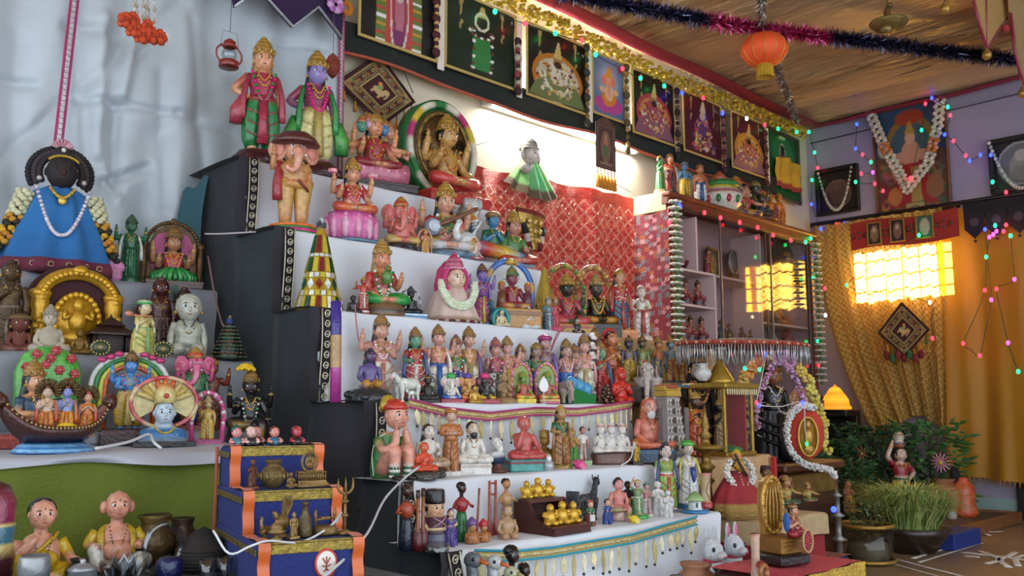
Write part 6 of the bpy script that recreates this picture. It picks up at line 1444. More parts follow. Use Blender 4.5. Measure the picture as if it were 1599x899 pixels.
# blue four armed deity under a striped arch
r,H,S,z0=fig(198,696,540,(2.14,.540),'blue four armed deity figurine under green and white striped arch','stand',skin='4a86c0',face='4a86c4',top='4a86c0',low='b8962f',low2='c8b06a',crown='tall',ccol='5a4428',arms='front,down,up,up',garland=['d85a86','d85a86'],gz=-.12,legs='dhoti',base=('square','3a1418','4a1c20'),bh=.16,bw=.26,bodytop=.95,w=1.15)
for i,(c1,c2,rr)in enumerate((('d0d0c8','d0d0c8',.37),('1f7a34','2a8a3c',.32),('c8c040','b8b038',.27),('d0582a','c84a24',.23))):
    MB().tube([(-rr,.10,.14),(-rr*1.02,.10,.5)]+[(rr*math.cos(a),.10,.60+rr*.86*math.sin(a))for a in[pi-pi*k/12 for k in range(13)]]+[(rr*1.02,.10,.5),(rr,.10,.14)],.028,c1,7).G('arch_band',r,H)
for s_ in(-1,1):
    for k in range(3):MB().ell((s_*(.12+.08*k),.06,.92-.03*k),(.05,.035,.03),'c83a72',7,5).G('pink_flower',r,H)
for s_ in(-1,1):
    m=MB();m.prism([(s_*.30+.10*math.cos(a),.98+.085*math.sin(a))for a in[2*pi*k/20 for k in range(20)]],.02,.06,'3a4434',True)
    for k in range(16):a=2*pi*k/16;m.ell((s_*.30+.085*math.cos(a),.015,.98+.07*math.sin(a)),.012,'a89a5a',5,4)
    m.ell((s_*.30,.01,.98),(.035,.02,.03),'8a7a4a',8,5);m.G('wheel_emblem',r,H)
# cobra-hooded pale face
r,H=special(254,692,588,(2.0,.540),'hooded_face_bust','pale blue goddess bust under orange and yellow serpent hood','figurine',None,-.3)
base_part(r,H,'square',.42,.07,'1c1a1c')
MB().loft([(0,0,.07,.34,.22,'b8c4cc'),(0,0,.14,.34,.24,'2f6aa0'),(0,0,.24,.30,.2,'3a78b0'),(0,0,.28,.14,.12,'b8c8d0'),(0,0,.36,.11,.1,'c0d0d8')],18).G('blue_shoulders',r,H)
m=MB();face(m,(0,-.05,.47),.18,'b8ccd8',2,'c0303a','b02a2a');m.G('face',r,H)
MB().prism([(-.12,.62),(-.16,.5),(-.42,.36),(-.50,.62),(-.42,.85),(-.2,.97),(0,1.0),(.2,.97),(.42,.85),(.50,.62),(.42,.36),(.16,.5),(.12,.62)],.06,.13,'c8b87a').G('hood',r,H)
for k in range(9):a=pi*(.12+.76*k/8);MB().tube([(.10*math.cos(a),.03,.62+.08*math.sin(a)),(.28*math.cos(a),.03,.64+.22*math.sin(a)),(.40*math.cos(a),.035,.64+.32*math.sin(a))],[.03,.045,.03],['d06a2c','c8501f'][k%2]if 2<k<6 else['c8b06a','b89a4a'][k%2],7,2).G('hood_rib',r,H)
m=MB();ellring(m,.455,.36,.63,.04,.03,['b8404a','c86a6a','d0b08a'],36);m.G('hood_rim',r,H)
m=MB();m.loft([(0,-.04,.62,.15,.14,'d0bc7a'),(0,-.03,.78,.14,.12,'d8c88a'),(0,0,.9,.08,.08,'d0783a')],14);m.ell((0,-.17,.72),(.04,.02,.04),'b8342a',8,5);m.G('crown',r,H)
m=MB();garland_U(m,.16,.30,.19,-.2,.02,['c8a840','b89634'],14);m.G('gold_necklace',r,H)
fig(300,678,545,(2.18,.570),'pink elephant headed standing figurine in blue and gold','stand',ganesha=1,skin='d05a86',face='d86a92',top='4a7a5a',low='a86a2c',low2='2a3a86',crown='low',ccol='a8823c',arms='bless,down,up,up',legs='dhoti',sash='2a7a4a',base=('square','8a3a1f'),bh=.06)
brow(326,678,558,(2.20,.570),'reddish bronze standing figurine with golden cap beside pink elephant','7a3a28',crown='low',ccol='8a6a34',arms='front,up',mat='glaze')
fig(323,684,612,(2.02,.540),'small golden idol in pink and white flower arch','stand',skin='b89858',face='b8a06a',top='b8984a',low='c8a850',low2='b0883a',crown='tall',ccol='b8a070',arms='bless,down',halo=['d0508a','d0508a','d8d0d0'],hw=.30,hr=.05,hbead=1,base=('square','a8447a','8a3a5a'),bh=.10,bw=.26,bodytop=.92)
r,H,S,z0=fig(388,690,577,(2.05,.540),'black deity figurine with gold trim and long flower garland','seat',sit='hang',skin='1a1618',face='1a1618',top='1a1618',low='17151a',low2='8a6a2c',crown='tall',ccol='6a5424',arms='bless,knee,up,up',garland=['d8c8c8','d87a9a','6a9a6a','d8c8c8'],gz=-.10,bangle='gold',base=('round','221c1c'),bh=.2,bw=.3)
b=at(384,577,Y=2.05);o=MB();
for k in range(40):a=k*2.4;q=.022*math.sqrt(k/40);o.ell((q*math.cos(a),q*math.sin(a)*.7,.006+.012*(1-k/40)),(.006,.006,.005),'e0b81a',5,4)
o=o.B('marigold','matte',None,1,(b.x,2.05,b.z-.006));tag(o,'yellow marigold placed on crown of black deity','flower')
o=MB().lathe([(.018,0,'4a3a7a'),(.020,.005,'5a4a8a'),(.018,.10,'5a4a8a'),(.012,.105,'4a3a7a')],14).B('purple_candle','glaze',None,1,(at(259,680,Y=2.24).x,2.24,.57));o.scale=(1,1,1.3);tag(o,'thick violet candle between grey baby and blue deity','candle')
# boat with four figures
b0=at(85,692,Y=1.86)
bt=thing('toy_boat',(b0.x,1.86,.540),'long brown model boat with curled prow on blue water base','model boat',None,.06)
bl=.5*(at(172,690,Y=1.86).x-at(-2,690,Y=1.86).x)
m=MB();n=30;V=[];cc=[]
secs=[]
for i in range(n+1):
    t=-1+2*i/n;x=bl*t;e=abs(t)**3.2
    wd=.052*(1-abs(t)**2.5)+.006;zt=.050+.055*e;zb=.010+.060*e
    secs.append([(x,-wd,zt),(x,-wd*.85,(zt+zb)/2),(x,0,zb),(x,wd*.85,(zt+zb)/2),(x,wd,zt),(x,wd*.8,zt-.006),(x,0,zb+.012),(x,-wd*.8,zt-.006)])
for s_ in secs:V+=s_
F=[(i*8+k,(i+1)*8+k,(i+1)*8+(k+1)%8,i*8+(k+1)%8)for i in range(n)for k in range(8)]+[tuple(range(8)),tuple(n*8+k for k in range(7,-1,-1))]
for i in range(n+1):cc+=[C('5a2c1c')]+[C('3a1712')]*4+[C('8a3a24')]*3
m.add(V,F,cc);m.B('hull','glaze',bt)
for s_ in(-1,1):MB().tube([(s_*bl*.98,0,.09),(s_*bl*1.04,0,.105),(s_*bl*1.06,0,.09),(s_*bl*1.03,0,.082)],[.014,.012,.010,.006],'4a2016',7,3).B('curled_end','glaze',bt)
m=MB()
for i in range(1,n):q=secs[i][0];m.ell((q[0],q[1]-.002,q[2]-.004),.003,'a88a5a',5,4)
m.B('gold_beading','metal',bt)
MB().loft([(0,0,0,bl*.72,.07,'2a6ab0'),(0,0,.006,bl*.7,.066,'8ac0e8'),(0,0,.009,bl*.66,.06,'2a78c0'),(0,0,.014,bl*.62,.05,'8ac0e8'),(0,0,.018,bl*.55,.03,'2a78c0')],60,(15,.03)).B('water_base','glaze',bt)
for u,vt,o in((40,655,dict(kind='seat',skin='6a6068',face='5a5058',top='6a6068',low='d0ccc4',low2='3f9a4a',arms='front,front',crown='turban',ccol='4a2a3a')),(70,602,dict(skin='c8a892',top='c8a892',low='c87a24',low2='c0702a',arms='fold,down',sash='b84a24',crown='bun',ccol='7a2a24',legs='dhoti')),(101,602,dict(skin='7a8ac0',face='7a8ac4',top='8a94c4',low='d08424',low2='c8762a',arms='fold,down',sash='c86a24',crown='bun',ccol='7a2a24',legs='dhoti')),(134,611,dict(skin='c8987a',top='c8742a',low='d0842a',low2='b85a24',arms='fold,fold',crown='bun',ccol='b83a4a',sash='c84a2c'))):
    kind=o.pop('kind','stand')
    lab={40:'grey skinned boatman figurine in white loincloth sitting in boat',70:'fair bearded archer figurine in orange robe standing in boat',101:'blue skinned figurine in orange robe standing in boat',134:'lady figurine in saffron robe standing at boat end'}[u]
    r,H,S,z0=fig(u,684,vt,(1.86,.568),lab,kind,group='figures riding in the boat',w=.9,**o)if kind=='stand' else fig(u,684,vt,(1.86,.568),lab,kind,group='figures riding in the boat',**o)
    if u>50:
        m=MB()
        for k in range(15):a=-.15*pi+1.3*pi*k/14;m.tube([(.08*math.cos(a),.05,z0+.34*S+.08*math.sin(a)),(.24*math.cos(a),.05,z0+.34*S+.24*math.sin(a))],[.022,.03],['6a5430','5a4628'][k%2],5)
        m.B('sun_halo','oldmetal',r,H)
b=at(98,690,Y=1.84);m=MB()
for k in range(30):a=k*2.4;q=.022*math.sqrt(k/30);m.ell((q*math.cos(a),q*math.sin(a)*.6,.01+.010*(1-k/30)),(.006,.006,.005),'e0bc1f',5,4)
o=m.B('marigold','matte',None,1,(b.x,1.825,.572));tag(o,'bunch of yellow petals lying in the boat','flower')
# ---- blue mini steps in front
bx=thing('blue_mini_steps',(.774,1.207,.355),'three tier blue cloth covered stand with orange and gold ribbons','stand',None,-.28)
Wb=.165
tiers=[(0.0,.067),(.11,.134),(.22,.201)]
nb='16266a'
for i,(y_,z_)in enumerate(tiers):
    z_lo=tiers[i-1][1]-.002 if i else 0
    MB().box((0,(y_+.32)/2,(z_+z_lo)/2),(Wb-.004*i,.32-y_,z_-z_lo),nb,b=.004).B('tier','cloth',bx)
    m=MB();m.box((0,y_-.001,z_-.008),(Wb*.98,.003,.014),'a8903c',b=.001);m.box((0,y_+.006,z_+.0005),(Wb*.98,.012,.002),'a8903c',b=.0005);m.B('gold_ribbon','sequin',bx)
    MB().box((-Wb/2-.001,(y_+.32)/2,z_-.012),(.003,.32-y_,.010),'6a5a34',b=.001).B('side_ribbon','sequin',bx)
    for s_ in(-1,1):
        m=MB();x_=s_*(Wb/2-.010)
        m.grid(2,10,lambda u,v:(x_+(u-.5)*.018,y_-.004-.003*math.sin(3*v*pi),z_+.003-(z_-z_lo)*v),'d0642a');m.grid(2,4,lambda u,v:(x_+(u-.5)*.018,y_-.003+.10*v,z_+.004+.002*math.sin(6*v)),'d0642a');m.B('orange_ribbon','satin',bx)
MB().box((-Wb/2-.003,.31,.10),(.004,.012,.2),'a8402c',b=.001).B('orange_back_ribbon','satin',bx)
m=MB();m.lathe([(.018,0,'b03a2c'),(.018,.002,'b03a2c'),(.015,.0025,'c84a3a'),(.0145,.003,'d8d0c8'),(.002,.0035,'d8d0c8')],28);m.move(Matrix.Diagonal((1,1,1.25,1))@Matrix.Translation((0,0,-.003))@Matrix.Translation((.022,-.001,.030))@Matrix.Rotation(pi/2,4,'X'))
em=m.B('emblem_badge','print',bx)
m=MB()
for P in([(-.008,.010),(-.004,.004),(0,0),(.0,-.010)],[(.008,.010),(.004,.005),(0,0)],[(-.009,-.002),(0,-.004),(.009,-.001)],[(-.006,-.011),(0,-.007),(.006,-.011)],[(0,.012),(0,.004)]):m.tube([(.022+a*.75,-.0052,.033+c_*.95)for a,c_ in P],.001,'a82a24',5)
m.B('emblem_figure','print',em)
def onb(x,y,z): # point on the mini steps
    q=Matrix.Rotation(-.28,3,'Z')@Vector((x,y,z));return Vector((.774+q.x,1.207+q.y,.355+z))
def brass(name,x,y,tier,label,parts,H,cat='brass ornament',rz=0,mt='oldmetal'):
    H*=.74;p=onb(x*.57,tiers[tier][0]+y-(.075 if tier else 0)+.012,tiers[tier][1]+.002);r=thing(name,p,label,cat,'brass pieces on the blue stand',rz)
    for nm,m in parts:m.B(nm,mt,r,H)
    return r,H
BR='8a6c3e';B2='7a4a34'
def brassfig(x,y,t,h,lab,col,**o):
    h*=.76;p=onb(x*.57,tiers[t][0]+y-(.075 if t else 0)+.012,tiers[t][1]+.002)
    r=thing('brass_figure',p,lab,'figurine','brass pieces on the blue stand',-.1)
    k=o.pop('kind','stand');subfig(r,h,(0,0,h*.10),k,dict(skin=col,face=col,top=col,low=mix(col,'black',.15),low2=col,mat='oldmetal',hair=None,neck=None,lips=col,brow='3a2c18',tilak=None,**o),0)
    base_part(r,h,'square',.22,.10,col,None,'oldmetal');return r
brassfig(-.10,.11,1,.058,'dark copper standing idol on the blue stand middle tier','6a3e2c',crown='low',ccol='6a3e2c',arms='fold,down')
m=MB();pot(m,.5,1.0,'77603a',neck=.5,lip=.62)
for k in range(10):a=2*pi*k/10;m.ell((.5*math.cos(a),.5*math.sin(a),.42),(.07,.07,.14),'86703f',6,4)
brass('brass_pot',-.035,.12,1,'round embossed brass pot on the blue stand middle tier',[('pot',m)],.062,'pot')
brassfig(.008,.10,1,.03,'tiny brass kneeling figure beside embossed pot',BR,kind='seat',arms='fold,fold')
m=MB();m.box((0,0,.06),(1.1,.6,.12),BR);m.box((0,0,.16),(.98,.5,.10),BR)
sw=[('plinth',m)]
m=MB()
for k in range(12):a=-.45+.9*k/11;m.tube([(a,-.22,.2),(a,-.22,.46)],.022,BR,5);m.tube([(a,.22,.2),(a,.22,.46)],.022,BR,5)
for y_ in(-.22,.22):m.tube([(-.48,y_,.48),(.48,y_,.48)],.03,BR,6);m.tube([(-.48,y_,.34),(.48,y_,.34)],.02,BR,5)
sw.append(('railing',m))
m=MB();ellring(m,.26,.32,.80,.2,.05,BR,24,bead=24,bc=[BR,'9c7d45']);m.ell((0,.18,.8),(.18,.05,.24),'86703f',10,7);m.ell((0,.14,.9),(.08,.06,.09),BR,8,6);m.ell((0,.12,.7),(.13,.07,.12),BR,8,6);m.ell((0,.2,1.15),(.05,.04,.06),BR,7,5)
sw.append(('backrest',m))
brass('brass_throne',.075,.115,1,'openwork brass throne with round haloed back on blue stand',sw,.068,'ornament',-.3)
# bottom tier brass
m=MB();m.tube([(-.2,0,.3),(.05,0,.32),(.25,0,.4)],[.12,.17,.08],BR,9,3);m.tube([(-.15,0,.36),(-.25,0,.62),(-.2,0,.8),(-.3,0,.82)],[.1,.06,.06,.015],BR,8,3);m.tube([(0,0,.25),(0,0,.05)],.05,BR,6);m.lathe([(.2,0,BR),(.2,.05,BR),(.05,.08,BR)],12)
q1=m
brass('brass_bird',-.105,.035,0,'brass peacock lamp with folded tail at stand corner',[('body',q1)],.055,'figurine',.4)
m=MB();m.ell((0,0,.35),(.2,.16,.2),BR,10,7);m.tube([(-.15,0,.45),(-.22,0,.6),(-.28,0,.58)],[.08,.06,.015],BR,7,3);m.lathe([(.16,0,BR),(.16,.05,BR),(.06,.1,BR),(.06,.2,BR)],12)
f2=MB();f2.prism([(0,.40),(.1,.45),(.28,.8),(.24,.98),(.1,1.02),(0,.9),(-.02,.6)],-.03,.03,'7c6238')
for k in range(5):f2.tube([(.04,-.04,.46),(.06+.045*k,-.04,.95-.02*k)],.012,BR,4)
brass('brass_peacock',-.055,.045,0,'brass peacock with tall upright tail fan on blue stand',[('body',m),('tail_fan',f2)],.085,'figurine')
m=MB();m.lathe([(.3,0,BR),(.32,.05,BR),(.12,.14,BR),(.1,.2,BR),(.42,.35,BR),(.46,.42,BR),(.3,.5,'86703f'),(.34,.56,BR),(.25,.75,BR),(.06,.88,BR),(.08,.94,BR),(.01,1,BR)],18)
brass('brass_urn',-.082,.018,0,'small lidded brass urn at front of blue stand',[('urn',m)],.042,'pot')
brassfig(-.035,.020,0,.048,'brass lady figure with pleated skirt at stand front','9a7c48',arms='down,down',crown='bun',ccol='9a7c48')
m=MB();m.lathe([(.2,0,'5c4f34'),(.22,.03,'6a5a3a'),(.2,.5,'5c4f34'),(.1,.68,'6a5a3a'),(.08,.9,'5c4f34'),(.11,.93,'6a5a3a'),(.11,1,'5c4f34')],16)
brass('brass_bottle',.003,.035,0,'tall narrow dark brass bottle on blue stand',[('bottle',m)],.072,'bottle')
m=MB();m.lathe([(.45,0,'6a5836'),(.5,.06,BR),(.5,.2,'6a5836'),(.42,.28,BR),(.40,.34,'6a5836')],20);b_=MB()
for s_ in(-1,1):b_.lathe([(.05,.3,BR),(.05,.6,BR),(.08,.7,BR),(.05,.85,BR),(.01,.95,BR)],10,ctr=(s_*.42,0,0))
b_.tube([(-.42,0,.55),(.42,0,.55)],.04,BR,7);b_.box((0,0,.60),(.4,.14,.08),BR)
brass('brass_balance',.065,.045,0,'round brass grinder with two posts and crossbar',[('drum',m),('posts_and_bar',b_)],.058)
t_=MB();t_.tube([(0,0,0),(0,0,.75)],.03,BR,7);t_.lathe([(.14,0,BR),(.12,.04,BR),(.03,.08,BR)],12);t_.tube([(-.16,0,1.0),(-.16,0,.82),(-.08,0,.74),(0,0,.72),(.08,0,.74),(.16,0,.82),(.16,0,1.0)],[.01,.03,.03,.03,.03,.03,.01],BR,6,2);t_.tube([(0,0,.7),(0,0,1.02)],[.035,.008],BR,6);t_.lathe([(.05,0,BR),(.07,.03,BR),(.05,.06,BR)],10,ctr=(0,0,.55));t_.lathe([(.05,0,BR),(.07,.03,BR),(.05,.06,BR)],10,ctr=(0,0,.3))
brass('brass_trident',.117,.035,0,'upright brass trident at right end of blue stand',[('trident',t_)],.118)
for u,hc,tp,c3,lab in((357,'1f5a44','d88a8a','3a7a8a','tiny round headed dwarf figurine with green pointed hat'),(379,'d0b0a0','e0b0a8','26242a','tiny pale bald dwarf figurine in black on blue stand top'),(391,'8a4a44','d08a84','5a2a34','tiny pink cheeked dwarf figurine behind pale bald one'),(414,'4a1f24','d88a78','2f6a8a','tiny brown haired dwarf figurine holding blue cup'),(449,'8a1f2c','b83444','1c2420','tiny red faced dwarf figurine in black coat')):
    p=onb((u-415)*.00115,.245+(.02 if u==391 else 0),.203);r=thing('dwarf_figurine',p,lab,'figurine','tiny dwarfs on the blue stand',-.2);H=.034
    m=MB();m.loft([(0,0,0,.36,.3,c3),(0,0,.2,.38,.32,c3),(0,0,.42,.2,.18,c3)],12)
    for s_ in(-1,1):m.ell((s_*.2,-.28,.08),(.13,.16,.09),'1a1614',7,5);m.tube([(s_*.25,-.05,.36),(s_*.36,-.2,.22),(s_*.2,-.34,.2)],.08,tp,6,2)
    m.G('body',r,H);m=MB();face(m,(0,-.03,.66),.30,tp,1,tilak=None);m.G('head',r,H)
    MB().loft([(0,.05,.72,.28,.28,hc),(0,.06,.88,.26,.26,hc),(0,.08,.97,.12,.12,hc),(0,.1,1.12 if u==357 else 1.0,.02,.02,hc)],12).G('cap',r,H)
# ---- seated merchant couple and vessels on the low table
def merchant(u,vt,Y,lab,male):
    b=at(u,890,Y=Y);z=.357;H=at(u,vt,Y=Y).z-z
    r=thing('merchant_figurine',(b.x,Y,z),lab,'figurine','seated merchant couple',-.25 if male else-.15)
    sk='d09078' if male else 'd89a80';ye='c8a41f';S=1
    m=MB()
    m.loft([(0,.06,.02,.27,.22,'d8d4c8' if male else ye),(0,.05,.16,.27,.23,sk if male else ye),(0,.03,.30,.25,.21,sk),(0,.03,.45,.23,.17,sk),(0,.03,.53,.16,.12,sk),(0,.02,.57,.08,.08,sk),(0,.01,.64,.075,.075,sk)],18)
    m.ell((0,-.14,.24),(.20,.12,.14),sk if male else ye,12,8);m.G('torso',r,H)
    for s_ in(-1,1):
        up=(male and s_<0)or(not male and s_<0)
        m=MB()
        if up:m.tube([(s_*.14,.0,.10),(s_*.25,-.16,.24),(s_*.26,-.22,.25),(s_*.24,-.26,.12),(s_*.22,-.28,.03)],[.11,.10,.095,.085,.06],['d8d4c8' if male else ye]*4+[sk],10,3)
        else:m.tube([(s_*.14,.0,.10),(s_*.30,-.12,.10),(s_*.34,-.2,.09),(s_*.18,-.30,.06),(s_*.04,-.30,.05)],[.11,.11,.10,.085,.05],['d8d4c8' if male else ye]*4+[sk],10,3)
        m.ell((s_*(.2 if up else.0),-.33,.035),(.05,.08,.035),sk,8,5);m.G('leg',r,H)
        m=MB()
        if male:P=[(s_*.23,.03,.46),(s_*.33,-.02,.32),(s_*.27,-.18,.30),(s_*.24,-.26,.30)]
        elif s_<0:P=[(s_*.23,.03,.46),(s_*.30,-.06,.30),(s_*.20,-.18,.40),(s_*.08,-.20,.54)]
        else:P=[(s_*.23,.03,.46),(s_*.32,-.02,.30),(s_*.34,-.2,.24),(s_*.38,-.30,.24)]
        sv=[ye,ye,sk,sk]if male or s_>0 else[sk]*4
        m.tube(P,[.085,.075,.06,.045],sv,9,3);hand(m,P[-1],(Vector(P[-1])-Vector(P[-2])),.05,sk);m.G('arm',r,H)
    m=MB();face(m,(0,-.04,.80),.195,sk,2,'b03a34','2a1a16' if male else 'a02a24',jaw=.4)
    if male:
        for s_ in(-1,1):m.ell((s_*.17,.0,.78),(.05,.05,.085),sk,8,6)
    m.G('head',r,H)
    if not male:
        m=MB();m.ell((0,.03,.845),(.178,.18,.165),'14100f',14,9);m.ell((.08,.17,.72),(.10,.09,.11),'14100f',10,7);m.tube([(0,-.1,.98),(0,.05,1.01)],.006,'2a2220',4);m.G('hair',r,H)
        MB().tube([(-.2,-.1,.20),(-.05,-.2,.36),(.12,-.13,.5),(.18,.0,.54),(.14,.12,.48),(-.1,.2,.25)],[.05,.06,.06,.05,.05,.04],'c09a1f',8,3,flat=.5).G('sari_fold',r,H)
    else:
        for s_ in(-1,1):MB().tube([(s_*.10,.06,.55),(s_*.19,-.06,.48),(s_*.2,-.14,.34),(s_*.19,-.16,.2)],[.04,.05,.05,.04],'b8961f',8,3,flat=.6).G('shawl',r,H)
        MB().ell((-.12,-.3,.06),(.12,.06,.02),'d8d4c8',10,6).G('dhoti_fold',r,H)
    m=MB();garland_U(m,.11,.55,.26,-.20,.013,['8a6a34','5a4424'],26);m.ell((0,-.26,.24),(.02,.015,.03),'gold',6,5);m.G('bead_necklace',r,H)
    return r
merchant(60,778,1.56,'plump lady figurine in yellow sari resting chin on hand',False)
merchant(178,765,1.58,'plump bald man figurine in yellow shawl with bead necklace',True)
def vessel(name,u,vb,vt,Y,z,label,prof,cat,mt='oldmetal',seg=22,extra=None,flute=None,rs=1.0):
    b=at(u,vb,Y=Y);H=at(u,vt,Y=Y).z-z
    r=thing(name,(b.x,Y,z),label,cat);MB().lathe([(q[0]*rs,)+q[1:]for q in prof],seg,flute=flute).B('vessel',mt,r,H);return r,H
vessel('brass_pot',240,860,803,1.58,.357,'dim brass water pot with wide rim behind glass ring',[(.3,0,'6a5630'),(.32,.04,'6a5630'),(.62,.25,'5c4a2a'),(.68,.45,'6a5630'),(.5,.7,'5c4a2a'),(.42,.76,'6a5630'),(.44,.84,'6a5630'),(.56,.96,'7a6436'),(.56,1,'7a6436'),(.4,.98,'3a2e1a')],'pot',rs=.62)
vessel('copper_pot',283,860,808,1.60,.357,'dull copper pot with narrow collar near woven basket',[(.3,0,'4a3424'),(.34,.04,'4a3424'),(.62,.3,'5a4030'),(.66,.5,'4a3424'),(.42,.76,'5a4030'),(.38,.84,'4a3424'),(.46,.97,'5a4030'),(.46,1,'5a4030'),(.3,.98,'1a120c')],'pot',rs=.66)
r,H=vessel('woven_basket',315,899,822,1.46,.357,'dark woven dome basket with pointed top beside blue stand',[(.5,0,'1c1714'),(.52,.3,'231d19'),(.5,.5,'1c1714'),(.42,.54,'2a231e'),(.36,.70,'231d19'),(.2,.88,'1c1714'),(.05,.97,'1c1714'),(.01,1,'1c1714')],'basket','matte',36,None,(18,.015),1.2)
for t in range(6):q=.08+.08*t;MB().tube([(.63*math.cos(2*pi*k/20),.63*math.sin(2*pi*k/20),q)for k in range(20)],.012,'2a231e',5,closed=True).B('weave_ring','matte',r,H)
vessel('steel_bowl',52,905,866,1.42,.357,'round polished steel bowl at table front',[(.5,0,'5a5c60'),(.9,.3,'6a6c70'),(1.0,.7,'8a8c90'),(.92,.95,'9a9ca0'),(.8,1,'9a9ca0'),(.7,.8,'3a3c40'),(.2,.5,'3a3c40')],'bowl','metal',rs=.38)
vessel('steel_jar',128,905,872,1.40,.357,'squat steel jar with knob lid beside glass lotus',[(.6,0,'6a6c70'),(.9,.3,'7a7c80'),(.8,.65,'8a8c90'),(.9,.7,'9a9ca0'),(.5,.82,'8a8c90'),(.15,.88,'9a9ca0'),(.2,.95,'b0b2b6'),(.05,1,'b0b2b6')],'jar','metal',rs=.5)
b=at(192,899,Y=1.42);r=thing('glass_lotus',(b.x,1.42,.357),'clear crystal lotus candle holder on low table','candle holder')
for ring,(n,rr,hh,tl)in enumerate(((8,.022,.035,.4),(8,.012,.04,.15))):
    for k in range(n):
        a=2*pi*k/n+ring*.4;m=MB();m.prism([(0,0),(.011,.012),(.009,.024),(0,hh),(-.009,.024),(-.011,.012)],-.0015,.0015,'white')
        o=m.B('petal','crystal',r);o.location=(rr*math.cos(a),rr*math.sin(a),.004);o.rotation_euler=(tl,0,a-pi/2+pi)
MB().lathe([(.02,0,'white'),(.024,.004,'white'),(.01,.008,'white')],16).B('foot','crystal',r)
b=at(253,899,Y=1.46);r=thing('glass_ring_ornament',(b.x,1.46,.357),'clear glass hoop ornament standing upright on low table','ornament')
MB().tube([(.030*math.cos(2*pi*k/28),0,.043+.036*math.sin(2*pi*k/28))for k in range(28)],.006,'white',8,closed=True).B('hoop','crystal',r);MB().box((0,0,.004),(.05,.025,.008),'white').B('foot','crystal',r)
b=at(264,899,Y=1.40);o=MB().lathe([(.014,0,'0c1440'),(.02,.004,'0c1440'),(.02,.03,'0f1a50'),(.014,.036,'0c1440'),(.002,.037,'0c1440')],16).B('blue_jar','glaze',None,1,(b.x,1.40,.357));tag(o,'small dark blue glazed jar before the glass hoop','jar')
for u,lab in((323,'small pale green glass tumbler near the basket'),(350,'second pale green glass tumbler by blue stand')):
    b=at(u,899,Y=1.36);m=MB();m.lathe([(.010,0,'8ab8a8'),(.011,.001,'8ab8a8'),(.013,.032,'8ab8a8'),(.0118,.032,'8ab8a8'),(.0095,.004,'8ab8a8')],18);o=m.B('glass_tumbler','crystal',None,1,(b.x,1.36,.357));tag(o,lab,'glass')
r,H=vessel('striped_doll',-20,890,750,1.50,.357,'tall maroon and teal banded wooden figure cut by frame edge',[(.2,0,'3a1418'),(.22,.3,'4a1a20'),(.2,.42,'c8b06a'),(.2,.45,'3a6a7a'),(.21,.58,'3a6a7a'),(.2,.6,'c8b06a'),(.2,.63,'8a2a4a'),(.2,.8,'8a2a4a'),(.14,.95,'4a1a20'),(.02,1,'4a1a20')],'figurine','glaze')
b=at(124,870,Y=1.50);o=MB();pot(o,.02,.034,'3a3634');o=o.B('dark_cup','oldmetal',None,1,(b.x,1.50,.357));tag(o,'small dark metal cup between merchant couple','cup')
# ================================================================ things on the back wall
rd=thing('red_sequin_cloth',(0,0,0),'red sequinned cloth with lattice pattern hung on back wall','cloth')
def redcol(u,v):
    x=u*17;z=v*13
    a=abs(((x+z)%1)-.5);b=abs(((x-z)%1)-.5)
    if v>.93:return 'c43a2c'
    if min(a,b)<.09:return 'e0907c'
    s=int(x+z)*7+int(x-z)*13
    return('c8322c','d8483a','c22c30','d85840')[s%4]
MB().grid(220,160,lambda u,v:(2.50+1.25*u,2.845-.012*math.sin(19*u)-.006*math.sin(41*u+3*v),.88+(.80+.06*u)*v+.004*math.sin(30*u)),redcol).B('lattice_cloth','sequin',rd)
m=MB();random.seed(9)
for k in range(170):
    u=rnd();v=rnd()*.92;m.ell((2.50+1.25*u,2.828-.012*math.sin(19*u),.88+(.80+.06*u)*v),(.005,.003,.005),'e8d8c0',5,4)
for k in range(17):
    for q in range(12):
        u=(k+.5*(q%2))/17;v=q/13;m.ell((2.50+1.25*u,2.829-.012*math.sin(19*u),.88+(.80+.06*u)*v),(.007,.003,.007),'d88a78',6,4)
m.B('sequins','metal',rd)['kind']='stuff'
